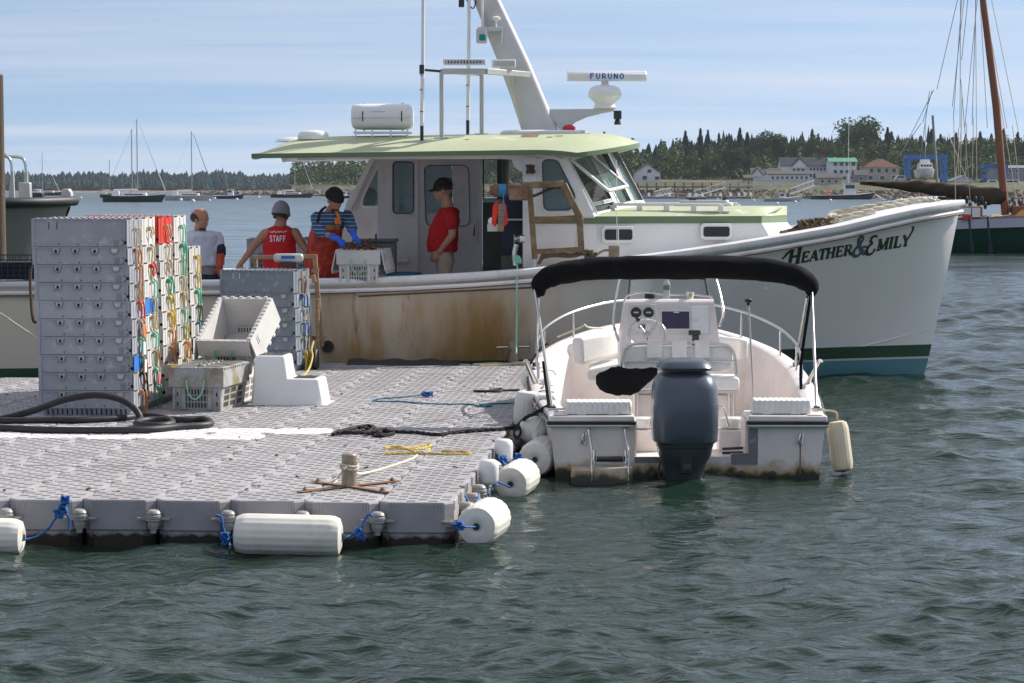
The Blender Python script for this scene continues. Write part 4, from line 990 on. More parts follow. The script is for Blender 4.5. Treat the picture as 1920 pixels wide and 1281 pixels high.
def stack(sname, origin, rot, n, rr, front, top_h=.26, special={}, ropes=ROPES, colr='crate', sell=''):
 R = Matrix.Rotation(rot, 3, 'Z')
 for k in range(n):
  h = top_h if k == n - 1 else PITCHZ
  z = .07 + k * PITCHZ
  mk, extra = special.get(k, (None, None))
  pl_ = mk == 'plate_blue'
  mk = colr if pl_ else (mk or colr)
  colname = {'crate': 'grey', 'crate_d': 'dark grey', 'crate_l': 'pale grey', 'crate_red': 'red', 'crate_blue': 'blue'}[mk]
  ordw = 'topmost' if k == n - 1 else ORD[k]
  off = Vector((rr.uniform(-.006, .006) - .0055 * k, rr.uniform(-.008, .008), 0))
  t = thing('lobster_crate', f'{colname} crate, {ordw} from the bottom of the {sname}' if ordw not in ('topmost', 'bottom') else f'{colname} crate, {ordw} of the {sname}', 'crate', Vector(origin) + R @ off + Vector((0, 0, z)), rot + rr.uniform(-.006, .006), 'nested lobster crates on the dock')
  link_mesh('body', body(h, mk), t)
  if pl_:
   m = MB(); m.box((CL / 2 + .001, .01, .012), (CL / 2 + .006, CW * .46, h - .012)); m.box((CL / 2 + .001, CW * .54, .012), (CL / 2 + .006, CW - .01, h - .012)); m.build('blue_end_plate', M['crate_blue'], t)
  if front:
   if k < n - 1 or True:
    for x in (-.225, -.045, .135):
     if k < n - 1: link_mesh('latch', me_latch, t, (x, .008, h - .012))
    if k < n - 1: link_mesh('latch', me_latch2, t, (.315, .008, h - .012))
   if k == n - 1:
    m = MB()
    for x in (-.28, -.205): m.box((x - .003, .0085, h - .10), (x + .003, .0135, h - .035))
    m.build('slit', M['slot'] if sname.startswith('front') else M['white_clean'], t)
  if k == 0: link_mesh('base', base_me, t, (0, .02, -.075))
  rk = extra[0] if extra else rr.choice(ropes)
  if rk: handle(t, rr, rk, h - .03 if k < n - 1 else h - .10, drop=extra[1] if extra and len(extra) > 1 else None)
  if extra and len(extra) > 2:
   m = MB(); m.box((CL / 2 + .035, CW / 2 - .035, -.02), (CL / 2 + .05, CW / 2 + .055, .10)); m.build('float_tag', M[extra[2]], t, bevel=.006)
  if k == n - 1:
   m = MB()
   for i in range(16):
    x = -CL / 2 + .03 + (CL - .06) * i / 15; m.box((x, -.002, h - .004), (x + .03, .03, h + .006)); m.box((x, CW - .03, h - .004), (x + .03, CW + .002, h + .006))
   for i in range(9):
    y = .03 + (CW - .08) * i / 8; m.box((CL / 2 - .03, y, h - .004), (CL / 2 + .002, y + .03, h + .006))
   m.build('hinge_knuckles', M[mk], t)['kind'] = 'stuff'
M['tag_orange'] = mat('orange_tag', (0.75, 0.18, 0.03), .5); M['tag_pink'] = mat('pink_tag', (0.85, 0.16, 0.20), .5); M['tag_white'] = mat('white_tag', (.75, .75, .75), .5); M['tag_red'] = M['crate_red']; M['tag_yellow'] = mat('yellow_tag', (0.8, 0.62, 0.03), .5)
rr = random.Random(31)
q = d_at(252, 781)
sx = q.x - CL / 2; sy = q.y
S_OR = DROT
specials = [
 {9: (None, ('rope_cream', .36)), 8: (None, ('rope_orange', .16)), 7: (None, ('rope_orange', .40)), 6: (None, ('rope_cream', .2)), 5: (None, ('rope_red', .30)), 4: (None, ('rope_cream', .2, 'tag_orange')), 3: (None, ('rope_green', .27, 'tag_white')), 2: ('plate_blue', ('rope_orange', .26, 'tag_white')), 1: (None, ('rope_black', .24)), 0: (None, ('rope_orange', .2))},
 {9: (None, ('rope_cream', .10)), 8: (None, ('rope_cream', .32)), 7: (None, ('rope_red', .1)), 6: (None, ('rope_mint', .27)), 5: ('plate_blue', ('rope_cream', .30)), 4: (None, ('rope_cream', .14)), 3: (None, ('rope_mint', .36)), 2: (None, ('rope_orange', .30)), 1: (None, ('rope_mint', .2, 'tag_pink')), 0: (None, ('rope_green', .28))},
 {9: ('crate_red', ('rope_cream', .14)), 8: (None, ('rope_cream', .26)), 7: (None, ('rope_cream', .3)), 6: (None, ('rope_green', .26)), 5: (None, ('rope_yellow', .28)), 4: (None, ('rope_yellow', .2)), 3: (None, ('rope_orange', .28)), 2: (None, ('rope_orange', .25))},
 {9: (None, ('rope_mint', .30)), 8: (None, ('rope_green', .36)), 7: (None, ('rope_cream', .4)), 6: (None, ('rope_cream', .3)), 5: (None, ('rope_cream', .36)), 4: (None, ('rope_mint', .28)), 3: (None, ('rope_yellow', .34)), 2: (None, ('rope_orange', .3))},
 {7: (None, ('rope_yellow', .3)), 6: (None, ('rope_cream', .3)), 5: (None, ('rope_green', .3)), 4: (None, ('rope_brown', .3)), 3: (None, ('rope_teal', .2))}]
snames = ['front stack left on the dock', 'second stack of the tall row', 'third stack of the tall row', 'fourth stack of the tall row', 'lower fifth stack of the tall row']
yoff = [0, .66, 1.33, 2.0, 2.68]
for k in range(5):
 n = 10 if k < 4 else 8
 stack(snames[k], dloc(sx + (.0, -.015, .0, .005, .01)[k], sy + yoff[k]), S_OR + (.0, .012, -.008, .0, .01)[k], n, rr, k == 0, special=specials[k], colr='crate' if k == 0 else 'crate_l')
 if k == 0: pass
q2 = d_at(556, 697)
R2 = radians(-13)
o2 = dloc(q2.x, q2.y) - Vector((cos(R2) * CL / 2, sin(R2) * CL / 2, 0))
stack('shorter stack behind the white steps', o2, R2, 6, rr, True, special={5: (None, ('rope_orange', .22)), 6: (None, ('rope_teal', .12)), 4: (None, ('rope_blue', .22)), 3: (None, ('rope_cream', .3)), 2: (None, ('rope_blue', .34)), 1: (None, ('rope_yellow', .36)), 0: (None, ('rope_yellow', .25))}, colr='crate_d')
# ---------------------------------------------------------------- loose crates
def open_crate(name, label, loc, rz, tilt, material, L=.86, W=.53, Hh=.40, lid=False, flap=False, roll=0.0, ropes=True, end_rope='rope_mint'):
 """crate with its short end towards -y, real walls; lid=True closes it"""
 t = thing(name, label, 'crate', loc, rz); t.rotation_euler = (tilt, roll, rz)
 tp = .045; th = .012; m = MB(); a = W / 2
 def shell(x0, y0, x1, y1, z): return [(x0, y0, z), (x1, y0, z), (x1, y1, z), (x0, y1, z)]
 zc_ = Hh * .60
 o0 = shell(-a + tp, tp, a - tp, L - tp, 0); o1 = shell(-a + .02, .02, a - .02, L - .02, zc_)
 m.grid([o0, o1], closed=True); m.add(o0, [(3, 2, 1, 0)])
 i0 = shell(-a + tp + th, tp + th, a - tp - th, L - tp - th, th); i1 = shell(-a + .02 + th, .02 + th, a - .02 - th, L - .02 - th, Hh)
 if not lid: m.grid([i0, i1], closed=True, flip=True); m.add(i0, [(0, 1, 2, 3)])
 c0 = shell(-a, 0, a, L, zc_ - .01); c1 = shell(-a, 0, a, L, Hh)
 m.grid([o1, c0, c1], closed=True)
 if not lid: m.grid([c1, i1], closed=True)
 else: m.add(c1, [(0, 1, 2, 3)])
 m.build('body', [material, M['slot']], t, fix=not True if False else True)
 m = MB()
 for r in range(3):
  for i in range(8):
   x = -.105 + .21 * i / 7; z0 = .035 + r * .062; z1 = z0 + .045
   f0 = tp - (tp - .02) * z0 / zc_; f1 = tp - (tp - .02) * z1 / zc_
   for yy, sg in ((0, 1), (L, -1)):
    for off in (-.002, th + .002):
     y0 = yy + sg * (f0 + off); y1 = yy + sg * (f1 + off); e = -.003 * sg if off < 0 else .003 * sg
     m.add([(x - .006, y0 + e, z0), (x + .006, y0 + e, z0), (x + .006, y1 + e, z1), (x - .006, y1 + e, z1), (x - .006, y0 - e, z0), (x + .006, y0 - e, z0), (x + .006, y1 - e, z1), (x - .006, y1 - e, z1)], [(0, 1, 2, 3), (4, 5, 6, 7), (0, 1, 5, 4), (1, 2, 6, 5), (2, 3, 7, 6), (3, 0, 4, 7)])
  for i in range(26):
   if i % 9 in (7, 8): continue
   y = .13 + (L - .26) * i / 25; z0 = .035 + r * .062; z1 = z0 + .045; f0 = tp - (tp - .02) * z0 / zc_; f1 = tp - (tp - .02) * z1 / zc_
   for s in (-1, 1):
    for off in (-.003, th + .003):
     x0 = s * (a - f0 - off); x1 = s * (a - f1 - off)
     m.add([(x0, y - .005, z0), (x0, y + .005, z0), (x1, y + .005, z1), (x1, y - .005, z1)], [(0, 1, 2, 3)])
 for s in (-1, 1):
  for r in range(2):
   z0 = .05 + r * .09; x = s * (a - .075); f = tp - (tp - .02) * z0 / zc_; m.box((x - .006, f - .004, z0), (x + .006, f + .002, z0 + .06))
 m.build('drain_slots', M['slot'], t, fix=False)['kind'] = 'stuff'
 m = MB()
 for s in (-1, 1):
  x = s * .125
  m.box((x - .018, .012, .02), (x + .018, .05, zc_ - .012)); x = s * (a - .045); m.box((x - .012, .012, .02), (x + .012, .05, zc_ - .012))
 m.build('end_ribs', material, t)['kind'] = 'stuff'
 m = MB()
 for i in range(12):
  y = .03 + (L - .09) * i / 11
  for s in (-1, 1): m.box((s * a - .012, y, Hh), (s * a + .012, y + .035, Hh + .010))
 for i in range(6):
  x = -a + .03 + (W - .1) * i / 5
  for yy in (0, L): m.box((x, yy - .01, Hh), (x + .035, yy + .01, Hh + .009))
 m.build('hinge_knuckles', material, t)['kind'] = 'stuff'
 if lid:
  for s in (-1, 1):
   m = MB()
   xin = .0; m.box((s * .006 if s > 0 else -a + .005, .006, Hh + .002), (a - .005 if s > 0 else -.006, L - .006, Hh + .014))
   for i in range(9):
    y = .06 + (L - .14) * i / 8; m.box((s * .02, y, Hh + .014), (s * (a - .03), y + .02, Hh + .022))
   for i in range(5):
    y = .09 + .15 * i; m.box((s * -.012, y, Hh + .010), (s * .05, y + .06, Hh + .034))
   m.build('lid_flap', material, t, bevel=.002)
 if flap:
  for s in (1, -1):
   m = MB(); M0 = Matrix.Translation((s * (a + .008), 0, Hh - .002)) @ Matrix.Rotation(s * radians(78), 4, 'Y')
   m.M = M0; w = .255
   m.box((0, .01, -.006), (s * w, L - .01, .006));
   for i in range(5): m.box((s * w, .08 + i * .16, -.006), (s * (w + .03), .13 + i * .16, .006))
   for y in (.16, .20): m.box((s * .05, y, .0055), (s * .13, y + .005, .0085), 1); m.box((s * .05, y, -.0085), (s * .13, y + .005, -.0055), 1)
   m.build('lid_flap', [material, M['slot']], t)
 if ropes:
  m = MB(); zt = Hh * .62
  m.tube(spline([(-.08, -.005, zt + .04), (-.085, -.03, zt + .03), (-.06, -.04, zt - .08), (0, -.045, zt - .13), (.06, -.04, zt - .08), (.085, -.03, zt + .03), (.08, -.005, zt + .04)], 5), .008, 6)
  m.build('rope_handle', M[end_rope], t, smooth=70, fix=False)
 return t
p = d_at(368, 772); lp = dloc(p.x, p.y)
open_crate('lobster_crate', 'weed-stained closed lobster crate with ropes across its lid, left of the white steps', lp, radians(-10), 0, M['crate_dirty'], lid=True)
sup = lp + Vector((.10, .98, 0))
open_crate('lobster_crate', 'closed grey lobster crate mostly hidden behind the stained one and the white steps', sup, radians(-6), 0, M['crate_l'], lid=True, end_rope='rope_cream')
oc = at_y(425, 668, 24.25)
open_crate('lobster_crate', 'empty open lobster crate tipped towards the viewer on top of the stained crates', at_y(428, 706, 23.95), radians(-11), radians(27), M['crate_l'], flap=True, end_rope='rope_green')
def wp(px, py, Y): return at_y(px, py, Y)
rope('rope_end', 'brown rope hanging down over the stained crate', 'rope', [wp(378, 686, 23.6), wp(384, 690, 23.1), wp(388, 705, 23.02), wp(391, 725, 23.0), wp(396, 748, 23.0), wp(399, 762, 22.98)], .010, M['rope_orange'])
rope('rope_end', 'pale rope lying from the tall stack over the stained crate lid', 'rope', [wp(315, 684, 23.6), wp(335, 686, 23.5), wp(352, 688, 23.5), wp(365, 684, 23.6), wp(375, 682, 23.7)], .011, M['rope_yellow'])
rope('rope_end', 'cream rope arching over the front of the stained crate', 'rope', [wp(352, 712, 23.0), wp(352, 700, 23.0), wp(360, 694, 22.98), wp(375, 700, 22.98), wp(385, 706, 22.98)], .010, M['rope_cream'])
rope('rope_end', 'yellow rope trailing from the shorter stack to the deck', 'rope', [wp(588, 640, 27.8), wp(584, 655, 27.7), wp(586, 668, 27.6), wp(580, 690, 27.4), wp(571, 703, 27.0), wp(560, 707, 26.6)], .011, M['rope_yellow'])
# ---------------------------------------------------------------- white moulded steps
p = d_at(470, 760); t = thing('boarding_steps', 'white moulded two-step boarding stool in front of the shorter crate stack', 'steps', dloc(p.x, p.y), DROT - radians(1))
W1, W2, h1, h2, dp = .345, .70, .475, .255, .50
out = [(.0, 0), (W2, 0), (W2 - .045, h2), (W1 + .01, h2), (W1 - .02, h1), (.035, h1)]
m = MB()
def sect(f, y): return [(x if i not in () else x, y, z) for i, (x, z) in enumerate(out)]
rows = []
for y, ins in ((0, 0), (dp, 0)): rows.append([(x, y + (.035 * (z / h1) if y == 0 else -.035 * (z / h1)), z) for x, z in out])
n = len(out)
m.add(rows[0] + rows[1], [tuple(range(n)), tuple(range(2 * n - 1, n - 1, -1))] + [(i, (i + 1) % n, n + (i + 1) % n, n + i) for i in range(n)])
o = m.build('shell', M['white_clean'], t, bevel=.022, seg=4)
m = MB(); m.box((-.035, -.035, 0), (W2 + .035, dp + .035, .010)); m.build('flange', M['white_clean'], t, bevel=.004)
m = MB(); m.box((.06, .08, h1 + .0005), (W1 - .05, dp - .08, h1 + .004)); m.build('tread_pad', M['black'], t)
m = MB(); m.box((W1 + .05, .10, h2 + .0005), (W2 - .10, dp - .08, h2 + .004)); m.build('tread_pad', M['black'], t)
# ---------------------------------------------------------------- wooden hand cart behind the shorter stack, with a scale
p = d_at(500, 693); cz = dloc(p.x, p.y)
t = thing('hand_cart', 'upright wooden hand cart frame with small wheels behind the shorter crate stack', 'cart', cz, radians(-4))
Yc = cz.y + .35
def L_(px, py, Y=Yc):
 v = at_y(px, py, Y) - cz; c, s = cos(radians(4)), sin(radians(4)); return Vector((v.x * c - v.y * s, v.x * s + v.y * c, v.z))
def cbeam(nm, a, b, w=.045, h=.045, mt='wood'):
 m = MB(); m.beam(a, b, w, h); return m.build(nm, M[mt], t, bevel=.004)
cbeam('handle_bar', L_(473, 483), L_(594, 481)); cbeam('upright', L_(590, 479), L_(603, 650), .055, .035); cbeam('upright', L_(478, 484, Yc + .05), L_(479, 502, Yc + .05))
cbeam('upright', L_(595, 560, Yc - .1), L_(596, 690, Yc - .1), .04, .04); cbeam('crosspiece', L_(584, 508, Yc), L_(598, 506, Yc)); cbeam('crosspiece', L_(585, 634), L_(612, 634), .06, .05)
cbeam('crosspiece', L_(586, 516, Yc - .2), L_(590, 530, Yc - .2), .05, .05)
m = MB(); c = L_(591, 674, Yc - .35); m.lathe([(.04, -.025), (.11, -.03), (.125, -.018), (.125, .018), (.11, .03), (.04, .025)], c, 'x', 20); m.build('wheel', M['black'], t, smooth=40)
t = thing('hanging_scale', 'small metal platform scale head resting on the cart bar in front of the staff shirt', 'scale', at_y(541, 500, Yc - .25))
m = MB(); m.box((-.17, -.05, .05), (.17, .06, .15)); m.build('housing', M['alu'], t, bevel=.03)
m = MB(); m.box((-.08, -.055, .09), (.08, -.048, .125)); m.build('display', M['rope_blue'], t)
m = MB(); m.box((-.09, -.04, .0), (.09, .05, .045)); m.build('bracket', M['dark'], t)
# ================================================================ LOBSTER BOAT ALONGSIDE THE DOCK
BO = Vector((5.32, 31.7, 0.0)); BR = radians(-1.0)
BF = Vector((cos(BR), sin(BR), 0)); BS = Vector((-sin(BR), cos(BR), 0))
def b2w(p): return BO + BF * p[0] + BS * p[1] + Vector((0, 0, p[2]))
def bl(px, py, v):
 """boat-local point on the fore-and-aft plane v metres to port, seen at a pixel"""
 d = ray(px, py); n = BS; t = (BO + BS * v - EYEV).dot(n) / d.dot(n); w = EYEV + d * t - BO
 return Vector((w.dot(BF), v, w.z))
boat = thing('fishing_boat', 'white lobster boat with pale green wheelhouse roof and a black name on the bow', 'boat', BO, BR)
def hull_material():
 m = mat('hull_paint', (0.82, 0.81, 0.78), 0.22, var=.03, scale=1.2, coat=.25)
 N, L, b = nodes_of(m); tc = N.new('ShaderNodeTexCoord'); sp = N.new('ShaderNodeSeparateXYZ'); L.new(tc.outputs['Object'], sp.inputs[0])
 def M_(op, a, b_=None, c=None, clamp=False):
  n = N.new('ShaderNodeMath'); n.operation = op; n.use_clamp = clamp
  for i, v in enumerate((a, b_, c)):
   if v is None: continue
   if isinstance(v, (int, float)): n.inputs[i].default_value = v
   else: L.new(v, n.inputs[i])
  return n.outputs[0]
 X, Z = sp.outputs[0], sp.outputs[2]
 base = b.inputs['Base Color'].links[0].from_socket
 def mix(f, a, col):
  mx = N.new('ShaderNodeMix'); mx.data_type = 'RGBA'; L.new(f, mx.inputs[0]); L.new(a, mx.inputs[6])
  if isinstance(col, tuple): mx.inputs[7].default_value = (*col, 1)
  else: L.new(col, mx.inputs[7])
  return mx.outputs[2]
 aft = M_('MULTIPLY', M_('SUBTRACT', -3.2, X), 0.5, clamp=True)
 base = mix(M_('MULTIPLY', aft, .75), base, (0.64, 0.55, 0.42))
 def nz(sx, sz, sc, det=6):
  mp = N.new('ShaderNodeMapping'); mp.inputs['Scale'].default_value = (sx, sx, sz); L.new(tc.outputs['Object'], mp.inputs[0])
  n = N.new('ShaderNodeTexNoise'); n.inputs['Scale'].default_value = sc; n.inputs['Detail'].default_value = det; n.inputs['Roughness'].default_value = .62; L.new(mp.outputs[0], n.inputs['Vector']); return n.outputs['Fac']
 win = M_('MULTIPLY', M_('SUBTRACT', X, -9.0), 0.55, clamp=True); win = M_('MULTIPLY', win, M_('MULTIPLY', M_('SUBTRACT', -4.0, X), 0.55, clamp=True))
 low = M_('MULTIPLY', M_('SUBTRACT', 1.45, Z), 1.9, clamp=True)
 st = M_('MULTIPLY', M_('SUBTRACT', nz(1, .12, 2.6), .30), 3.5, clamp=True)
 st2 = M_('MULTIPLY', M_('SUBTRACT', nz(1, .5, 1.1, 3), .32), 3.0, clamp=True)
 base = mix(M_('MULTIPLY', M_('MULTIPLY', M_('MULTIPLY', win, low), st), M_('MULTIPLY', st2, 1.1)), base, (0.40, 0.25, 0.09))
 st3 = M_('MULTIPLY', M_('SUBTRACT', nz(1, .06, 9, 4), .60), 6.0, clamp=True)
 base = mix(M_('MULTIPLY', M_('MULTIPLY', st3, win), .8), base, (0.15, 0.06, 0.012))
 w2 = M_('MULTIPLY', M_('MULTIPLY', M_('SUBTRACT', X, -6.6), 1.6, clamp=True), M_('MULTIPLY', M_('SUBTRACT', -4.95, X), 2.5, clamp=True))
 base = mix(M_('MULTIPLY', M_('MULTIPLY', w2, low), M_('MULTIPLY_ADD', nz(1, .1, 3.5), 1.7, .0, clamp=True)), base, (0.32, 0.19, 0.065))
 ln = M_('SUBTRACT', Z, M_('MULTIPLY_ADD', X, 0.0155, 0.375))
 base = mix(M_('LESS_THAN', ln, 0.0), base, (0.040, 0.085, 0.050))
 base = mix(M_('LESS_THAN', ln, -0.155), base, (0.55, 0.58, 0.56))
 base = mix(M_('LESS_THAN', ln, -0.180), base, (0.10, 0.25, 0.29))
 L.new(base, b.inputs['Base Color'])
 return m
M['hull'] = hull_material()
M['bwhite'] = mat('boat_white', (0.80, 0.79, 0.77), 0.35, var=.04, scale=1.5, dirt=(0.45, 0.36, 0.22), dirt_amt=.30, dirt_scale=1.6, dirt_lo=.5, dirt_hi=.8)
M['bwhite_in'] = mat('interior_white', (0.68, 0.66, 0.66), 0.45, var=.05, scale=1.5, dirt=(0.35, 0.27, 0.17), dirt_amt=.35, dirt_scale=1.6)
M['rail'] = mat('rail_white', (0.78, 0.775, 0.77), 0.30, var=.05, scale=2, dirt=(0.35, 0.25, 0.16), dirt_amt=.4, dirt_scale=4, dirt_lo=.52, dirt_hi=.75)
M['bgreen'] = mat('pale_green_deck', (0.40, 0.445, 0.285), 0.6, var=.05, scale=1.2, dirt=(0.62, 0.62, 0.50), dirt_amt=.75, dirt_scale=2.2, dirt_lo=.58, dirt_hi=.66, bump=.1)
M['bgreen2'] = mat('green_trim', (0.145, 0.21, 0.115), 0.5, var=.06)
M['brown'] = mat('brown_patch', (0.22, 0.11, 0.06), 0.7, var=.2)
M['bronze'] = mat('bronze_pipe', (0.20, 0.135, 0.065), 0.45, metal=.35, var=.3, scale=9, dirt=(0.36, 0.30, 0.20), dirt_amt=.7, dirt_scale=6)
M['pane'] = mat('wheelhouse_glass', (0.07, 0.125, 0.115), 0.04, var=.35, scale=1.3, spec=.8, alpha=.80)
M['pane_dark'] = mat('dark_port_glass', (0.02, 0.022, 0.022), 0.08, var=.2, spec=.8)
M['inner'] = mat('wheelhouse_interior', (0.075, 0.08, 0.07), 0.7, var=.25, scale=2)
SH = [(-700, 540), (-60, 531), (0, 530), (300, 530), (620, 526), (760, 521.5), (900, 514), (1016, 505), (1275, 473), (1380, 458), (1460, 445), (1575, 425), (1655, 406), (1724, 391), (1790, 380), (1900, 360)]
shx = [a for a, b in SH]; shy = [b for a, b in SH]
ST = [
 (0.0, 0.44, 0.0, 0.03, 1.0), (-0.25, 0.22, 0.03, 0.36, 1.25), (-0.6, -0.08, 0.085, 0.68, 1.35), (-1.1, -0.6, .18, 1.05, 1.3), (-1.8, -1.4, .38, 1.42, 1.2), (-2.7, -2.4, .72, 1.74, 1.0),
 (-3.8, -3.6, 1.15, 1.98, .8), (-5.2, -5.1, 1.58, 2.13, .6), (-7.0, -6.95, 1.88, 2.2, .5), (-9.2, -9.2, 2.0, 2.2, .45), (-11.4, -11.4, 2.0, 2.14, .45), (-13.4, -13.4, 1.93, 2.05, .45)]
def shz(x, hb):
 z = 1.5
 for _ in range(3):
  px, _y = proj(b2w((x, -hb, z))); py = interp(px, shx, shy); z = bl(px, py, -hb).z
 return z
stations = []
def finer(a, n):
 out = []; A = np.array(a, float)
 for i in range(len(a) - 1):
  P = [A[max(i - 1, 0)], A[i], A[i + 1], A[min(i + 2, len(a) - 1)]]
  for j in range(n):
   t = j / n; out.append(0.5 * (2 * P[1] + (P[2] - P[0]) * t + (2 * P[0] - 5 * P[1] + 4 * P[2] - P[3]) * t * t + (3 * P[1] - P[0] - 3 * P[2] + P[3]) * t ** 3))
 out.append(A[-1]); return out
STF = finer(ST, 5)
SHEER = []
rows = []
for (xw, xs, hw, hs, e) in STF:
 hs = max(hs, .03); hw = max(hw, 0); zs = shz(xs, hs); SHEER.append((xs, hs, zs))
 rows.append((xw, xs, hw, hs, e, zs))
def hull_pt(r, t, side):
 xw, xs, hw, hs, e, zs = r
 if t < 0: return (xw + t * .5, side * max(0.0, hw + t * .6), t * .8)
 x = xw + (xs - xw) * t ** 0.9; y = hw + (hs - hw) * t ** e; z = zs * t
 return (x, side * y, z)
TS = [-.5, -.25, 0, .06, .12, .2, .3, .4, .5, .6, .7, .8, .9, 1.0]
m = MB()
for side in (-1, 1): m.grid([[hull_pt(r, t, side) for t in TS] for r in rows], flip=(side > 0))
tr = rows[-1]; m.add([hull_pt(tr, t, -1) for t in TS] + [hull_pt(tr, t, 1) for t in TS][::-1], [tuple(range(2 * len(TS)))])
hull = m.build('hull', M['hull'], boat, smooth=50)
hull_bvh = BVHTree.FromPolygons([Vector(v) for v in m.v], [tuple(f) for f in m.f])
def hull_hit(px, py, off=.004):
 d = ray(px, py); o = EYEV - BO; ol = Vector((o.dot(BF), o.dot(BS), o.z)); dl = Vector((d.dot(BF), d.dot(BS), d.z)).normalized()
 hit, nrm, i, dist = hull_bvh.ray_cast(ol, dl)
 if hit is None: return None
 if nrm.dot(dl) > 0: nrm = -nrm
 return hit + nrm * off
def sheer_strip(prof, side, inner=None):
 """prof: list of (out, up) relative to the sheer"""
 R = []
 for i, (xs, hs, zs) in enumerate(SHEER):
  a = SHEER[max(i - 1, 0)]; b_ = SHEER[min(i + 1, len(SHEER) - 1)]
  t = Vector((b_[0] - a[0], -(b_[1] - a[1]), 0)).normalized(); n = Vector((-t.y, t.x, 0)); n = n if n.y < 0 else -n
  R.append([(xs + n.x * o, side * (hs + (-n.y) * o) , zs + u) for o, u in prof])
 return R
for side in (-1, 1):
 m = MB(); pr = [(-.20, -.012), (-.20, .022), (.035, .025), (.058, .010), (.062, -.03), (.05, -.055), (.018, -.07), (-.02, -.075)]
 m.grid([[(a, b_ if side < 0 else b_, c) for a, b_, c in r] for r in sheer_strip(pr, -side if side < 0 else -side)] if False else [[(a, (-1 if side < 0 else 1) * abs(b_), c) for a, b_, c in r] for r in sheer_strip(pr, 1)])
 m.build('cap_rail', M['rail'], boat, smooth=40)
 m = MB(); pr = [(.0, -.10), (.035, -.105), (.045, -.125), (.035, -.15), (0.0, -.155)]
 m.grid([[(a, (-1 if side < 0 else 1) * abs(b_), c) for a, b_, c in r] for r in sheer_strip(pr, 1)])
 m.build('guard_strip', M['rail'], boat, smooth=40)
 m = MB(); pr = [(.036, -.148), (.042, -.152), (.036, -.165), (0.0, -.160)]
 m.grid([[(a, (-1 if side < 0 else 1) * abs(b_), c) for a, b_, c in r] for r in sheer_strip(pr, 1)])
 m.build('guard_edge', M['brown'], boat, smooth=40)
def strake(p0, p1, y0, y1, th=.03):
 m = MB(); pts = [hull_hit(p0 + (p1 - p0) * i / 20, y0 + (y1 - y0) * i / 20, .0) for i in range(21)]; pts = [p for p in pts if p]
 m.tube(pts, th, 8); return m
strake(668, 1012, 550, 533, .028).build('rubbing_strake', M['rail'], boat, smooth=60)
strake(672, 1008, 556, 539, .010).build('strake_edge', M['brown'], boat, smooth=60)
m = MB(); pts = [hull_hit(px, py, .002) for px, py in ((1430, 690), (1470, 683), (1510, 674), (1560, 664), (1620, 649), (1680, 634), (1738, 618))]; m.tube([p for p in pts if p], .009, 5); m.build('spray_knuckle', M['hull'], boat)
hp = hull_hit(615, 650, .0); m = MB(); m.lathe([(.075, 0), (.075, .03), (.055, .03), (.05, .0)], hp + Vector((0, -.03, 0)), 'y', 18); m.build('exhaust_port', M['dark'], boat, smooth=40)
def deck_strip(x0, x1, inset_out, inset_in, dz, name, mt, n=40, full=False):
 xsn = [s[0] for s in SHEER][::-1]; hsn = [s[1] for s in SHEER][::-1]; zsn = [s[2] for s in SHEER][::-1]
 for side in ((-1, 1) if not full else (0,)):
  R = []
  for i in range(n + 1):
   x = x0 + (x1 - x0) * i / n; h = interp(x, xsn, hsn); z = interp(x, xsn, zsn) + dz
   if full: h2 = max(0.01, h - inset_out); R.append([(x, h2 * q, z + .06 * (1 - q * q)) for q in (-1, -.5, 0, .5, 1)])
   else: R.append([(x, side * (h - inset_out), z), (x, side * (h - inset_in), z), (x, side * (h - inset_in), z - .06)])
  m = MB(); m.grid(R); m.build(name, mt, boat)
deck_strip(-4.6, .32, .05, 0, -.02, 'foredeck', M['bwhite'], full=True)
deck_strip(-13.3, -4.4, .05, .46, .005, 'washboard', M['bwhite'])
m = MB(); m.box((-13.2, -1.75, .72), (-7.0, 1.75, .78)); m.box((-7.0, -1.4, .72), (-4.5, 1.4, .779)); m.build('cockpit_sole', M['bwhite_in'], boat)
for s in (-1, 1):
 m = MB(); m.box((-13.2, s * 1.74, .78), (-8.2, s * 1.70, 1.24)); m.build('bulwark_lining', M['bwhite_in'], boat)
m = MB(); m.box((-13.3, -1.9, .7), (-13.2, 1.9, 1.25)); m.build('stern_board', M['bwhite'], boat)
# ---- trunk cabin
TZ = 2.035
def cab_poly(z_add=0, grow=0):
 return [(-4.5, -1.5), (-3.6, -1.286), (-2.9, -1.119), (-2.19, -.95), (-1.79, 0), (-2.19, .95), (-2.9, 1.119), (-3.6, 1.286), (-4.5, 1.5)]
tp = cab_poly(); m = MB()
bt = [(-4.5, -1.55, 1.2), (-3.56, -1.336, 1.3), (-2.8, -1.165, 1.42), (-1.98, -1.0, 1.6), (-1.56, 0, 1.7), (-1.98, 1.0, 1.6), (-2.8, 1.165, 1.42), (-3.56, 1.336, 1.3), (-4.5, 1.55, 1.2)]
mid = [(x, y, TZ - .08) for x, y in tp]
m.grid([bt, mid]); m.build('trunk_cabin', M['bwhite'], boat)
m = MB(); g = 1.012
rim0 = [(x * 1 + (.0 if i not in (4,) else .012), y * g, TZ - .085) for i, (x, y) in enumerate(tp)]; rim1 = [(x + .004, y * g, TZ) for x, y in tp]
m.grid([rim0, rim1]); m.build('trunk_trim', M['bgreen2'], boat)
m = MB(); R = []
for xx in np.linspace(-4.5, -1.79, 16):
 hw = interp(xx, [-4.5, -3.6, -2.9, -2.19, -1.79], [1.5, 1.286, 1.119, .95, .02]) * g
 R.append([(xx + .004, hw * q, TZ + .002 + .12 * (1 - (hw * q / 1.5) ** 2) * (1 if abs(q) < .999 else 0)) for q in np.linspace(-1, 1, 9)])
m.grid(R); m.build('trunk_top', M['bgreen'], boat, smooth=40)
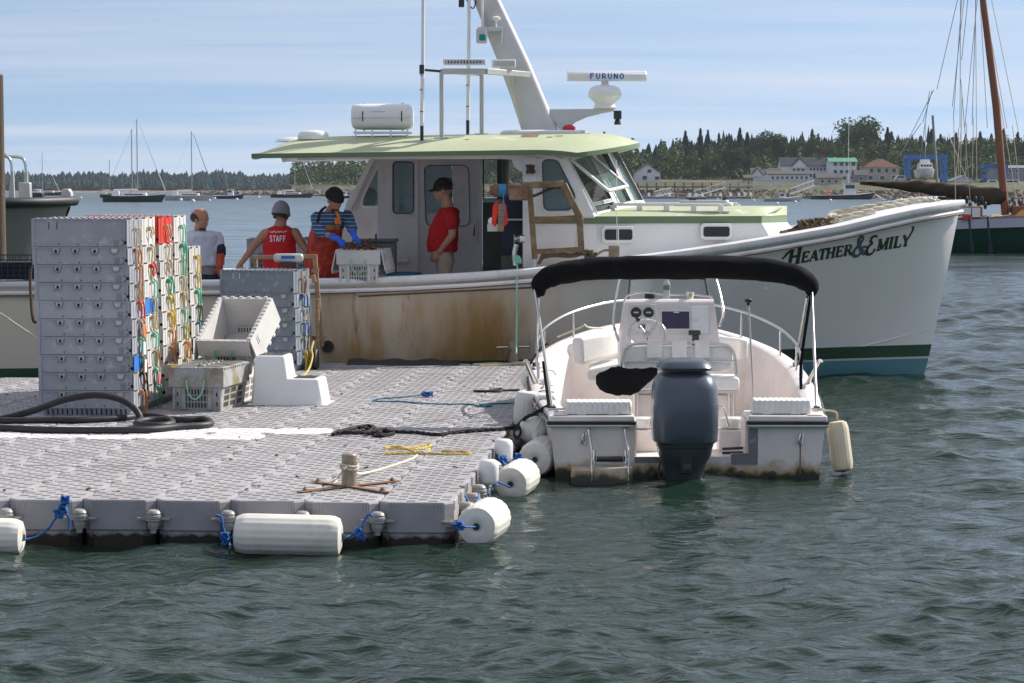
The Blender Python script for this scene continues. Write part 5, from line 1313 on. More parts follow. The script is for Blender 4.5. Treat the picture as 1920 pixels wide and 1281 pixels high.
m = MB(); m.add([(-1.79, 0, TZ + .122), (-2.19, -.95, TZ + .0), (-1.79, 0, TZ - .09), (-2.19, -.95, TZ - .09)], [(0, 1, 3, 2)]); m.add([(-1.79, 0, TZ + .122), (-2.19, .95, TZ), (-1.79, 0, TZ - .09), (-2.19, .95, TZ - .09)], [(0, 1, 3, 2)])
m.build('trunk_peak', M['bgreen2'], boat)
def plate(px0, py0, px1, py1, v, depth, mt, name, parent=boat, r=.04, n=5, seg_b=0.0, out=0.0):
 a = bl(px0, py1, v); b_ = bl(px1, py0, v); pl = rrect(a.x, a.z, b_.x, b_.z, r, n)
 m = MB(); m.prism(pl, v - out, v - out + depth, 'y'); return m.build(name, mt, parent, bevel=seg_b)
def rrect(x0, z0, x1, z1, r, n=5):
 out = []
 for cx, cz, a0 in ((x1 - r, z0 + r, -pi / 2), (x1 - r, z1 - r, 0), (x0 + r, z1 - r, pi / 2), (x0 + r, z0 + r, pi)):
  for i in range(n + 1): a = a0 + pi / 2 * i / n; out.append((cx + r * cos(a), cz + r * sin(a)))
 return out
TA = Vector((-4.5, -1.53, 1.6)); TD = Vector((2.42, .545, 0)).normalized(); TN = Vector((TD.y, -TD.x, 0))
def tside(px, py):
 d = ray(px, py); o = EYEV - BO; ol = Vector((o.dot(BF), o.dot(BS), o.z)); dl = Vector((d.dot(BF), d.dot(BS), d.z)); t = (TA - ol).dot(TN) / dl.dot(TN); p = ol + dl * t; return (p - TA).dot(TD), p.z
def tplate(px0, py0, px1, py1, out, th, mt, name, parent, r=.04, bev=0):
 a, z0 = tside(px0, py1); b_, z1 = tside(px1, py0); m = MB(); m.M = Matrix(((TD.x, TN.x, 0, TA.x), (TD.y, TN.y, 0, TA.y), (0, 0, 1, 0), (0, 0, 0, 1))); m.prism(rrect(a, z0, b_, z1, r), out, out - th, 'y'); return m.build(name, mt, parent, bevel=bev)
for a, b_, y0, y1 in ((1127, 1188, 424, 456), (1312, 1370, 419, 450)):
 fr = tplate(a, y0, b_, y1, .045, .08, M['rail'], 'portlight', boat, .05, .006); tplate(a + 5, y0 + 6, b_ - 4, y1 - 6, .050, .02, M['pane_dark'], 'pane', fr, .03)
 if a < 1200: tplate((a + b_) / 2 - 1, y0 + 6, (a + b_) / 2 + 1, y1 - 6, .054, .01, M['rail'], 'divider', fr, .002)
c = bl(1335, 388, 0.0); c.z = TZ + .118
m = MB(); m.prism(rrect(-.36, -.32, .36, .32, .08), 0, .045, 'z'); h = m.build('hatch', M['rail'], boat, bevel=.01, loc=(c.x - .1, .1, c.z))
m = MB(); m.prism(rrect(-.31, -.27, .31, .27, .06), .046, .075, 'z'); m.build('hatch_lid', M['alu'], h, bevel=.012)
m = MB(); m.box((-.2, -.1, .076), (-.1, -.05, .095)); m.box((.24, -.05, .076), (.28, .05, .10)); m.build('hatch_knob', M['dark'], h)
for s, xa, xb in ((-1, -4.05, -2.7), (1, -4.1, -2.35)):
 m = MB(); y = s * .95; z = TZ + .07
 for q in (-1, 1): pass
 m.beam((xa, y, z + .075), (xb, y, z + .075), .045, .035)
 for i in range(5): x = xa + (xb - xa) * i / 4; m.beam((x, y, z - .03), (x, y, z + .07), .05, .07, up=(1, 0, 0))
 m.beam((xa - .12, y, z - .01), (xb + .12, y, z - .01), .05, .02)
 m.build('handrail', M['rail'], boat, bevel=.008)
# ---- wheelhouse
VN = -1.50
ztop = 2.76
def wall_px(name, pts, v, th, mt, parent=boat, bev=.01):
 P = [bl(x, y, v) for x, y in pts]; m = MB(); m.prism([(p.x, p.z) for p in P], v, v + th, 'y'); return m.build(name, mt, parent, bevel=bev)
def frame_px(name, pts, v, w, depth, mt, parent, shrink=None):
 """closed frame of constant width around a pixel outline"""
 P = [bl(x, y, v) for x, y in pts]; c = sum(P, Vector()) / len(P); o = []; i_ = []
 n = len(P)
 for k in range(n):
  a, b_, d = P[k - 1], P[k], P[(k + 1) % n]; e1 = (b_ - a).normalized(); e2 = (d - b_).normalized(); n1 = Vector((e1.z, 0, -e1.x)); n2 = Vector((e2.z, 0, -e2.x)); nn = (n1 + n2).normalized(); l = w / max(.35, nn.dot(n1))
  if (b_ + nn * .01 - c).length < (b_ - nn * .01 - c).length: nn = -nn
  o.append(b_ + nn * l); i_.append(b_)
 vs = []; fs = []
 for y in (v - depth, v):
  vs += [(p.x, y, p.z) for p in o]; vs += [(p.x, y, p.z) for p in i_]
 for k in range(n):
  l = (k + 1) % n
  fs += [(k, l, n + l, n + k), (k, 2 * n + k, 2 * n + l, l), (n + k, n + l, 3 * n + l, 3 * n + k)]
 m = MB(); m.add(vs, fs); return m.build(name, mt, parent)
def pane_px(name, pts, v, mt, parent):
 P = [bl(x, y, v) for x, y in pts]; m = MB(); m.prism([(p.x, p.z) for p in P], v, v + .008, 'y'); return m.build(name, mt, parent)
def roundpx(pts, r=6, n=4):
 out = []; k = len(pts)
 for i in range(k):
  a = Vector(pts[i - 1] + (0,)); b_ = Vector(pts[i] + (0,)); c = Vector(pts[(i + 1) % k] + (0,))
  d1 = (a - b_); d2 = (c - b_); rr_ = min(r, d1.length * .45, d2.length * .45); p = b_ + d1.normalized() * rr_; q = b_ + d2.normalized() * rr_
  for j in range(n + 1): t = j / n; w = p * (1 - t) ** 2 + b_ * 2 * t * (1 - t) + q * t * t; out.append((w.x, w.y))
 return out
wo = roundpx([(1018, 301), (1044, 301), (1078, 368), (1070, 393), (1021, 393)], 9)
outer = [(985, 293), (1062, 293), (1118, 414), (1118, 503), (985, 503)]
def ring_wall(name, outer, hole, v, th, mt, parent=boat):
 O = [bl(x, y, v) for x, y in outer]; Hh = [bl(x, y, v) for x, y in hole]
 c = sum(Hh, Vector()) / len(Hh)
 def hit(p):
  d = Vector((p.x - c.x, p.z - c.z)); best = None
  for i in range(len(O)):
   a = Vector((O[i].x, O[i].z)); b_ = Vector((O[(i + 1) % len(O)].x, O[(i + 1) % len(O)].z)); e = b_ - a; den = d.x * e.y - d.y * e.x
   if abs(den) < 1e-9: continue
   w = a - Vector((c.x, c.z)); t = (w.x * e.y - w.y * e.x) / den; u = (w.x * d.y - w.y * d.x) / den
   if t > 0 and -1e-6 <= u <= 1 + 1e-6 and (best is None or t < best): best = t
  return Vector((c.x + d.x * best, v, c.z + d.y * best))
 items = [(atan2(p.z - c.z, p.x - c.x), p, None) for p in Hh] + [(atan2(p.z - c.z, p.x - c.x), None, p) for p in O]
 items.sort(key=lambda t: t[0]); seq = []
 def hole_at(p):
  d = Vector((p.x - c.x, p.z - c.z)); best = None
  for i in range(len(Hh)):
   a = Vector((Hh[i].x, Hh[i].z)); b_ = Vector((Hh[(i + 1) % len(Hh)].x, Hh[(i + 1) % len(Hh)].z)); e = b_ - a; den = d.x * e.y - d.y * e.x
   if abs(den) < 1e-9: continue
   w = a - Vector((c.x, c.z)); t = (w.x * e.y - w.y * e.x) / den; u = (w.x * d.y - w.y * d.x) / den
   if t > 0 and -1e-6 <= u <= 1 + 1e-6 and (best is None or t < best): best = t
  return Vector((c.x + d.x * best, v, c.z + d.y * best))
 for a, hp_, op in items: seq.append((hp_ if hp_ is not None else hole_at(op), op if op is not None else hit(hp_)))
 n = len(seq); vs = []
 for y in (v, v + th):
  vs += [(p.x, y, p.z) for p, q in seq]; vs += [(q.x, y, q.z) for p, q in seq]
 fs = []
 for k in range(n):
  l = (k + 1) % n; fs += [(k, l, n + l, n + k), (2 * n + k, 2 * n + l, 3 * n + l, 3 * n + k), (k, l, 2 * n + l, 2 * n + k), (n + k, n + l, 3 * n + l, 3 * n + k)]
 m = MB(); m.add(vs, fs); return m.build(name, mt, parent)
sw = ring_wall('side_wall', outer, wo, VN, .05, M['bwhite'])
frame_px('window_surround', wo, VN - .001, .055, .012, M['rail'], sw); frame_px('window_frame', wo, VN - .014, .014, .012, M['dark'], sw); pane_px('pane', wo, VN + .02, M['pane'], sw)
m = MB(); a = bl(985, 412, VN); b_ = bl(1118, 414, VN); m.box((a.x, VN - .012, a.z - .05), (b_.x + .02, VN + .02, a.z + .02)); m.build('trim_stripe', M['bgreen2'], boat)
wall_px('door_post', [(980, 293), (1004, 293), (1004, 503), (980, 503)], VN - .03, .10, M['bwhite'])
hdr = [(560, 288), (1062, 288), (1062, 299), (985, 299), (985, 330)] + [(985 - 3 - 22 * sin(t), 322 - 23 * (1 - cos(t)) ) for t in np.linspace(0.1, pi / 2, 6)] + [(940, 298.5), (560, 298.5)]
wall_px('side_header', hdr, VN, .06, M['bwhite'])
base_pts = [(-4.29, -1.5, 2.03), (-3.74, -.34, 2.13), (-3.56, .34, 2.13), (-4.29, 1.5, 2.03)]
head_pts = [(-4.68, -1.5, 2.765), (-4.16, -.34, 2.95), (-4.0, .34, 2.95), (-4.68, 1.5, 2.765)]
def facet(i, wins, name='windscreen_panel'):
 A, B, Cc, D = [Vector(p) for p in (base_pts[i], base_pts[i + 1], head_pts[i + 1], head_pts[i])]
 nrm = (B - A).cross(D - A).normalized()
 if nrm.x < 0: nrm = -nrm
 def S(u, w, off=0): return (A * (1 - u) + B * u) * (1 - w) + (D * (1 - u) + Cc * u) * w + nrm * off
 us = sorted({0.0, 1.0} | {q for wn_ in wins for q in (wn_[0], wn_[2])}); ws = sorted({0.0, 1.0} | {q for wn_ in wins for q in (wn_[1], wn_[3])})
 m = MB()
 for a in range(len(us) - 1):
  for b_ in range(len(ws) - 1):
   uc = (us[a] + us[a + 1]) / 2; wc = (ws[b_] + ws[b_ + 1]) / 2
   if any(w0[0] < uc < w0[2] and w0[1] < wc < w0[3] for w0 in wins): continue
   q = [(us[a], ws[b_]), (us[a + 1], ws[b_]), (us[a + 1], ws[b_ + 1]), (us[a], ws[b_ + 1])]
   m.add([S(u, w, 0) for u, w in q] + [S(u, w, -.05) for u, w in q], [(0, 1, 2, 3), (4, 5, 6, 7), (0, 1, 5, 4), (1, 2, 6, 5), (2, 3, 7, 6), (3, 0, 4, 7)])
 pn = m.build(name, M['bwhite'], boat)
 for k, w0 in enumerate(wins):
  u0, w00, u1, w1 = w0[:4]
  def fr(off, off2, wd, mt, nm, a0=u0, b0=w00, a1=u1, b1=w1):
   m = MB(); du = wd / (B - A).length; dw = wd / (D - A).length
   O = [(a0 - du, b0 - dw), (a1 + du, b0 - dw), (a1 + du, b1 + dw), (a0 - du, b1 + dw)]; I = [(a0, b0), (a1, b0), (a1, b1), (a0, b1)]
   for q in range(4):
    l = (q + 1) % 4; m.add([S(*O[q], off), S(*O[l], off), S(*I[l], off), S(*I[q], off), S(*O[q], off2), S(*O[l], off2), S(*I[l], off2), S(*I[q], off2)], [(0, 1, 2, 3), (0, 1, 5, 4), (3, 2, 6, 7)])
   return m.build(nm, mt, pn)
  fr(.012, .0, .035, M['rail'], 'window_surround'); fr(.014, -.03, .008, M['dark'], 'window_gasket')
  if len(w0) < 5:
   m = MB(); m.add([S(u0, w00, -.02), S(u1, w00, -.02), S(u1, w1, -.02), S(u0, w1, -.02)], [(0, 1, 2, 3)]); m.build('pane', M['pane'], pn)
 return pn, S
pn, S0 = facet(0, [(.12, .20, .56, .93, 'open'), (.12, .07, .56, .17), (.70, .12, .96, .95)])
pn1, S1 = facet(1, [(.18, .12, .86, .95)]); facet(2, [(.05, .12, .45, .92), (.52, .12, .90, .92)])
hA, hB = Vector(S0(.12, .92, .02)), Vector(S0(.56, .92, .02)); axis = (hB - hA).normalized()
lA, lB = Vector(S0(.12, .20, .02)), Vector(S0(.56, .20, .02)); Rm = Matrix.Rotation(radians(-24), 3, axis)
t1 = Rm @ (lA - hA) + hA
if t1.x < lA.x: Rm = Matrix.Rotation(radians(24), 3, axis)
t1 = Rm @ (lA - hA) + hA; t2 = Rm @ (lB - hA) + hA
m = MB()
for a, b_ in ((hA, hB), (hB, t2), (t2, t1), (t1, hA)): m.beam(a, b_, .035, .03, up=(t1 - hA).cross(axis))
sash = m.build('open_sash', M['rail'], pn)
m = MB(); m.add([hA, hB, t2, t1], [(0, 1, 2, 3)]); m.build('sash_pane', M['pane'], pn)
m = MB(); m.beam(S0(.16, .5, 0), t1 * .5 + hA * .5, .014, .014); m.build('sash_stay', M['dark'], pn)
m = MB(); m.beam(S0(.80, .98, .04), S0(.82, .72, .05), .05, .03); m.beam(S0(.82, .74, .05), S0(.86, .45, .03), .012, .012); m.beam(S0(.86, .50, .03), S0(.84, .30, .03), .02, .012); m.build('wiper', M['dark'], pn)
R_t = []; R_b = []
NU = 40
def roof_pt(u, q):
 hw = 1.88; y = q * hw
 xf = -4.50 + .82 * (1 - abs(q) ** 2.2); xa = -8.50 + .14 * (1 - q * q) + .05 * abs(q) ** 8
 x = xa + (xf - xa) * u
 z = 2.80 + .245 * (1 - abs(q) ** 2.1) + .03 * u
 dr = max(0, (u - .86) / .14); z += .02 - .13 * dr ** 2.2 * (1 - abs(q) ** 3 * .7) if u > .86 else .02 * min(1, u / .86)
 da = max(0, (.12 - u) / .12); z -= (.17 * da ** 2) * (1 - abs(q) ** 4)
 return x, y, z
for i in range(NU + 1):
 u = i / NU; R_t.append([roof_pt(u, q) for q in np.linspace(-1, 1, 25)]); R_b.append([(x, y * .985, z - .075) for x, y, z in R_t[-1]])
m = MB(); m.grid(R_t); roof = m.build('roof', M['bgreen'], boat, smooth=50)
m = MB(); edge_t = [r[0] for r in R_t] + R_t[-1][1:] + [r[-1] for r in R_t[::-1]][1:] + R_t[0][::-1][1:-1]; edge_b = [(x, y * .99, z - .055) for x, y, z in edge_t]
m.grid([edge_t, edge_b], closed=True); m.build('roof_edge', M['bgreen2'], boat, smooth=60)
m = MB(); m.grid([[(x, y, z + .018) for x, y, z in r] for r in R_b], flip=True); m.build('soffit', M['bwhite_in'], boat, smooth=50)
m = MB(); a = bl(984, 268, -.9);
def on_roof(x, y):
 q = y / 1.88; xf = -4.50 + .82 * (1 - abs(q) ** 2.2); xa = -8.50 + .14 * (1 - q * q); return roof_pt((x - xa) / (xf - xa), q)[2]
def roof_at(px, v):
 p = bl(px, 270, v); return Vector((p.x, v, on_roof(p.x, v)))
def patch(px0, px1, v0, v1, mt, name, dz=.003):
 a = roof_at(px0, v0); b_ = roof_at(px1, v0); c = roof_at(px1 + 3, v1); d = roof_at(px0 + 3, v1)
 m = MB(); up = Vector((0, 0, dz)); m.add([a + up, b_ + up, c + up, d + up], [(0, 1, 2, 3)]); return m.build(name, mt, roof)
patch(976, 1008, -1.02, -.72, M['brown'], 'bare_patch'); patch(1024, 1034, -1.1, -1.0, M['brown'], 'bare_patch'); patch(1040, 1054, -.98, -.88, M['brown'], 'bare_patch'); patch(870, 878, -1.2, -1.15, M['brown'], 'bare_patch')
VB = .30
wallw = roundpx([(738, 305), (774, 305), (774, 399), (738, 399)], 7)
bk = ring_wall('bulkhead', [(708, 296), (779, 296), (779, 524), (708, 524)], wallw, VB, .05, M['bwhite_in'])
frame_px('window_surround', wallw, VB - .001, .05, .012, M['bwhite_in'], bk); frame_px('window_frame', wallw, VB - .014, .016, .012, M['dark'], bk); pane_px('pane', wallw, VB + .02, M['pane'], bk)
plate(748, 306, 759, 398, VB + .05, .01, M['bwhite_in'], 'curtain', bk, r=.002)
plate(779, 296, 784, 524, VB - .03, .06, M['bwhite_in'], 'door_track', r=.004)
dw = roundpx([(796, 311), (878, 311), (880, 423), (799, 423)], 12)
dr_ = ring_wall('sliding_door', [(784, 296), (901, 296), (901, 524), (784, 524)], dw, VB - .01, .05, M['bwhite_in'])
frame_px('door_window_frame', dw, VB - .012, .010, .010, M['dark'], dr_)
pane_px('pane', roundpx([(796, 311), (848, 311), (848, 400), (797, 400)], 4), VB + .02, M['pane'], dr_); plate(797, 400, 880, 423, VB + .02, .02, M['bwhite_in'], 'lower_panel', dr_, r=.01); plate(849, 311, 879, 420, VB + .015, .02, M['bwhite_in'], 'slide_panel', dr_, r=.01)
hd = plate(886, 413, 894, 456, VB - .03, .03, M['alu'], 'door_handle', dr_, r=.01, seg_b=.003)
m = MB(); a = bl(889, 421, VB - .05); m.tube([a, a + Vector((0, -.02, -.06)), a + Vector((0, 0, -.15))], .012, 8); m.build('grip', M['steel'], dr_)
plate(901, 296, 904, 524, VB - .04, .08, M['alu'], 'door_jamb', r=.004)
VP = 1.52
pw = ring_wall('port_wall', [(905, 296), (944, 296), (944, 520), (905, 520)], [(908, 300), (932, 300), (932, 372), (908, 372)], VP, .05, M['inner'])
tri = roundpx([(716, 300), (737, 300), (737, 386), (679, 386), (681, 372)], 5)
aw = ring_wall('port_wing', [(700, 292), (740, 292), (740, 412), (640, 412), (648, 383)], tri, VP, .06, M['bwhite_in'])
frame_px('window_surround', tri, VP - .001, .03, .012, M['rail'], aw); pane_px('pane', tri, VP + .02, M['pane'], aw)
wall_px('wing_strut', [(694, 296), (704, 296), (656, 398), (646, 392)], VP - .10, .08, M['bwhite_in'])
wall_px('port_coaming', [(600, 410), (740, 410), (740, 530), (600, 530)], VP, .06, M['bwhite_in'])
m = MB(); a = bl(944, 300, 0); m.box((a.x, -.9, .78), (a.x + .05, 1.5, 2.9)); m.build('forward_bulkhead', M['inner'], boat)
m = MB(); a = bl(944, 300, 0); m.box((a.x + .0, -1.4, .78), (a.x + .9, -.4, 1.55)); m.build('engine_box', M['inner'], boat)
plate(905, 374, 944, 380, VP - .04, .05, M['rope_mint'], 'window_sill', r=.002)
m = MB(); a = bl(980, 380, -1.2); m.tube(spline([a + Vector((-.02, 0, .3)), a + Vector((-.16, 0, .0)), a + Vector((-.22, -.03, -.4)), a + Vector((-.12, -.02, -.75)), a + Vector((.0, 0, -.9))], 5), [.05] * 20 + [.05], 9) if False else m.box((a.x - .27, -1.25, 1.35), (a.x + .03, -1.1, 2.3)); m.build('oilskin', mat('navy_oilskin', (0.012, 0.018, 0.04), .6, bump=.6, bscale=9), boat, bevel=.04)
m = MB(); a = bl(948, 412, -1.3); m.box((a.x, -1.32, a.z - .01), (a.x + .23, -1.1, a.z + .01)); m.build('shelf', M['alu'], boat)
# ---- on the roof
def rod(name, mt, a, b_, r0, r1=None, parent=boat, n=10):
 m = MB(); m.tube([a, b_], [r0, r1 if r1 is not None else r0], n); return m.build(name, mt, parent, smooth=50)
M['mast'] = mat('mast_silver', (0.56, 0.56, 0.56), .38, metal=.2, var=.05, scale=3, dirt=(.4, .33, .2), dirt_amt=.25, dirt_scale=2)
L_e = [(-80, 858), (0, 887), (60, 911), (120, 935), (180, 957), (249, 979)]; R_e = [(-80, 908), (0, 938), (60, 967), (120, 995), (180, 1020), (249, 1049)]
rows_ = []
for (y, xl), (_, xr) in zip(L_e, R_e):
 a = bl(xl, y, 0); b_ = bl(xr, y, 0); n = 20; c = (a + b_) / 2; hx = (b_.x - a.x) / 2; hy = .13
 rows_.append([(c.x + hx * (abs(cos(t)) ** .6) * (1 if cos(t) > 0 else -1), hy * (abs(sin(t)) ** .75) * (1 if sin(t) > 0 else -1), a.z) for t in [2 * pi * q / n for q in range(n)]])
m = MB(); m.grid(rows_, closed=True); m.add(rows_[0], [tuple(range(20))]); mast = m.build('mast', M['mast'], boat, smooth=60)
m = MB(); a = bl(937, 250, -.30); b_ = bl(1095, 250, -.3); n = 30
m.lathe([(1, 0), (1, .03), (.93, .05), (0, .055)], (0, 0, 0), n=n, M=Matrix.Diagonal(Vector(((b_.x - a.x) / 2, .42, 1)))); m.build('mast_base', M['rail'], boat, smooth=40, loc=((a.x + b_.x) / 2, 0, on_roof((a.x + b_.x) / 2, 0) - .01))
m = MB(); c = bl(1067, 249, 0); m.ball((0, 0, 0), (.085, .07, .05)); m.build('red_lamp', mat('red_lens', (.6, .02, .05), .25), boat, smooth=60, loc=(c.x, -.05, on_roof(c.x, 0) + .06))
m = MB(); m.lathe([(.07, 0), (.07, .03), (.03, .04)]); m.build('roof_fitting', M['rail'], boat, smooth=40, loc=(bl(1090, 249, 0).x, -.05, on_roof(c.x, 0) - .0))
arm = [(1026, 205), (1150, 204), (1153, 208), (1128, 213), (1100, 220), (1080, 229), (1062, 243), (1050, 246)]
wall_px('radar_arm', arm, -.05, .10, M['mast'], bev=.006)
c = bl(1134, 204, -.0);
m = MB(); m.lathe([(.155, 0), (.155, .02), (.135, .05), (.14, .08), (.225, .15), (.235, .20), (.20, .26), (.13, .295), (.055, .30), (.05, .36), (.07, .385), (0, .39)], n=8, M=Matrix.Rotation(radians(22), 3, 'Z')); rp_ = m.build('radar_pedestal', M['white_clean'], boat, loc=(c.x, 0, c.z + .0), bevel=.012)
aB = bl(1063, 143, 0); bB = bl(1212, 144, 0); Lb = (bB.x - aB.x)
m = MB(); prof = [(-.09, -.055), (.06, -.06), (.085, -.03), (.085, .03), (.05, .06), (-.04, .07), (-.09, .02)]
m.prism([(y, z) for y, z in prof], -Lb / 2, Lb / 2, 'x'); bar = m.build('radar_scanner', M['white_clean'], boat, bevel=.012, loc=((aB.x + bB.x) / 2, 0, (aB.z + bB.z) / 2)); bar.rotation_euler = (0, 0, radians(4))
BLOCK = {'F': [(.1, 0, .1, 1, .24), (.0, .9, .8, .9, .2), (.1, .52, .66, .52, .17), (0, .05, .3, .05, .1)],
   'U': [(.12, .2, .12, 1, .24), (.72, .2, .72, 1, .2), (.18, .1, .66, .1, .2), (0, .95, .3, .95, .1)],
   'R': [(.12, 0, .12, 1, .24), (0, .9, .62, .9, .2), (.7, .6, .7, .85, .22), (.12, .48, .66, .48, .17), (.45, .45, .76, .02, .24)],
   'N': [(.12, 0, .12, 1, .24), (.76, 0, .76, 1, .2), (.12, .95, .76, .1, .24)],
   'O': [(.12, .2, .12, .8, .24), (.76, .2, .76, .8, .24), (.18, .1, .7, .1, .2), (.18, .9, .7, .9, .2)]}
def stroke_quads(strokes, ox=0, oy=0, sx=1, sy=1):
 Q = []
 for st in strokes:
  x0, y0, x1, y1, w = st[:5]; w1 = st[5] if len(st) > 5 else w
  a = Vector((ox + x0 * sx, oy + y0 * sy)); b_ = Vector((ox + x1 * sx, oy + y1 * sy)); d = b_ - a
  if d.length < 1e-9: continue
  n = Vector((-d.y, d.x)).normalized()
  Q.append([a + n * w * sy / 2, b_ + n * w1 * sy / 2, b_ - n * w1 * sy / 2, a - n * w * sy / 2])
 return Q
wdt = .44; cw = wdt / 6
for i, ch in enumerate('FURUNO'):
 Q = stroke_quads(BLOCK[ch], -wdt / 2 + i * cw * 1.03 - .0, -.036, cw * .86, .072); m = MB(); k = 0
 for q in Q: k += 1; m.add([(p.x, -.0915 - k * .0004, p.y) for p in q], [(0, 1, 2, 3)])
 m.build('letter', M['liftblue'], bar, fix=False)
m = MB(); c = bl(1158, 215, 0); m.box((c.x - .05, -.06, c.z - .06), (c.x + .05, .06, c.z + .05)); m.lathe([(.05, -.13), (.03, -.06)], (c.x, 0, c.z), 'z', 12); m.build('deck_camera', M['dark'], boat, bevel=.01)
a = bl(893, 62, -.2); b_ = bl(943, 55, -.2)
m = MB(); m.beam((a.x + .02, -.2, b_.z), (b_.x, -.2, b_.z), .14, .05); m.beam((b_.x - .02, -.2, b_.z), (b_.x - .02, -.2, b_.z - .2), .03, .06); m.build('lamp_shelf', M['mast'], boat, bevel=.006)
m = MB(); c = bl(904, 68, -.28); m.box((c.x - .075, -.34, c.z - .09), (c.x + .06, -.2, c.z + .10)); ns = m.build('sidelight', M['mast'], boat, bevel=.02)
m = MB(); m.box((c.x - .035, -.352, c.z - .06), (c.x + .045, -.335, c.z + .02)); m.build('green_lens', mat('green_lens', (0.0, .22, .19), .15), ns, bevel=.01)
m = MB(); c = bl(930, 56, -.2); m.lathe([(.012, 0), (.012, .10), (.03, .11), (.055, .13), (.055, .155), (.03, .17), (0, .175)], c, n=16); m.build('gps_antenna', M['white_clean'], boat, smooth=40)
m = MB(); m.tube([bl(905, 52, -.22), bl(904, 0, -.22), bl(903, -70, -.22)], [.018, .014, .01], 8); m.build('whip_antenna', M['white_clean'], boat, smooth=50)
m = MB(); c = bl(866, 6, -.1); m.box((c.x - .04, -.15, c.z - .05), (c.x + .03, -.05, c.z + .12)); m.tube(spline([c + Vector((.04, 0, .08)), c + Vector((.14, 0, -.07)), c + Vector((.2, 0, .1))], 6), .01, 5); m.build('masthead_lamp', M['dark'], boat, bevel=.01)
zr = on_roof(-6, -1.0)
p1 = bl(828, 262, -1.0); p1.z = on_roof(p1.x, -1.0); p2 = bl(903, 255, -.3); p2.z = on_roof(p2.x, -.3)
t1_ = bl(828, 134, -1.0); t2_ = bl(903, 150, -.3)
for a, b_ in ((p1, Vector((p1.x, -1.0, t1_.z))), (p2, Vector((p2.x, -.3, t1_.z)))):
 m = MB(); m.beam(a, b_, .05, .05); m.box((a.x - .09, a.y - .06, a.z - .01), (a.x + .09, a.y + .06, a.z + .008)); m.build('gantry_post', M['alu'], boat, bevel=.004)
m = MB(); e = bl(972, 131, -.3); m.beam((p1.x, -1.0, t1_.z), (p1.x + .55, -1.0, t1_.z), .06, .07); m.beam((p1.x + .55, -1.0, t1_.z), (p2.x + .6, -.3, t1_.z - .01), .06, .07); m.beam((p1.x, -1.0, t1_.z), (p2.x, -.3, t1_.z), .05, .05); m.build('gantry_bar', M['alu'], boat, bevel=.004)
m = MB(); q = bl(972, 138, -.3); m.beam((q.x - .03, -.3, q.z + .0), (q.x - .03, -.3, q.z - .18), .04, .05); m.build('gantry_bracket', M['alu'], boat)
a = bl(831, 122, -1.0); b_ = bl(911, 111, -1.0)
m = MB(); m.box((a.x, -1.04, a.z), (b_.x, -.94, b_.z)); lb = m.build('light_bar', M['rail'], boat, bevel=.008)
m = MB(); m.box((a.x + .03, -1.046, a.z + .02), (b_.x - .03, -1.036, b_.z - .02)); m.build('lens_strip', M['pane_dark'], lb)
for i in range(12):
 x = a.x + .05 + (b_.x - a.x - .1) * i / 11; m = MB(); m.lathe([(.012, 0), (.016, .006)], (x, -1.053, (a.z + b_.z) / 2), 'y', 8); m.build('led', M['steel'], lb)
a = bl(922, 127, -.6); b_ = bl(967, 112, -.6); m = MB(); m.box((a.x, -.64, a.z), (b_.x, -.52, b_.z)); lb = m.build('light_bar', M['rail'], boat, bevel=.012); m = MB(); m.box((a.x + .03, -.646, a.z + .02), (b_.x - .02, -.636, b_.z - .02)); m.build('lens_strip', M['alu'], lb)
for px, v, yb in ((791, -1.2, 264), (877, -.15, 256)):
 a = bl(px, yb, v); a.z = on_roof(a.x, v); top = bl(px + 3, -80, v)
 m = MB(); m.tube([a + Vector((0, 0, .0)), a + Vector((0, 0, .18))], .022, 10); m.build('antenna_base', M['dark'], boat, smooth=50)
 m = MB(); m.tube([a + Vector((0, 0, .18)), Vector((top.x - .01, v, a.z + 1.0)), top], [.024, .023, .020], 10); an_ = m.build('antenna', M['white_clean'], boat, smooth=50)
 for z_ in (.35, .62, .8): m = MB(); m.lathe([(.026, 0), (.026, .01)], (a.x, v, a.z + z_), 'z', 10); m.build('band', M['dark'], an_)
m = MB(); a = bl(791, 131, -1.2); m.beam(a, Vector((p1.x, -1.0, t1_.z)), .02, .03); m.box((a.x - .03, -1.23, a.z - .05), (a.x + .03, -1.17, a.z + .06)); m.build('antenna_bracket', M['dark'], boat)
a = roof_at(660, -.55); b_ = roof_at(775, -.55); cx = (a.x + b_.x) / 2; Lc = b_.x - a.x
m = MB(); R_ = []
for t, k in ((-.5, .55), (-.485, .82), (-.44, .96), (-.3, 1.0), (.3, 1.0), (.44, .96), (.485, .82), (.5, .55)):
 R_.append([(t * Lc, .24 * k * (abs(cos(w)) ** .6) * (1 if cos(w) > 0 else -1), .165 * k * (abs(sin(w)) ** .5) * (1 if sin(w) > 0 else -1)) for w in [2 * pi * j / 24 for j in range(24)]])
m.grid(R_, closed=True); m.add(R_[0], [tuple(range(24))]); m.add(R_[-1], [tuple(range(24))])
zc_ = on_roof(cx, -.55) + .24
raft = m.build('life_raft_canister', M['white_clean'], boat, smooth=50, loc=(cx, -.55, zc_))
m = MB(); m.box((-Lc / 2 + .01, -.252, -.014), (Lc / 2 - .01, -.238, .010)); m.build('seam_flange', M['white_clean'], raft)
m = MB()
for x in (-.30, .33): m.tube([(Lc * x, .25 * cos(w), .172 * sin(w)) for w in [2 * pi * j / 20 for j in range(20)]], .008, 5, closed=True)
m.build('strap', M['dark'], raft)
for i, w in enumerate((.03, .03, .02, .03, .03, .025)):
 m = MB(); m.box((-.12 + i * .03, -.237, .045), (-.105 + i * .03, -.2285, .062)); m.build('letter', M['rope_blue'], raft)
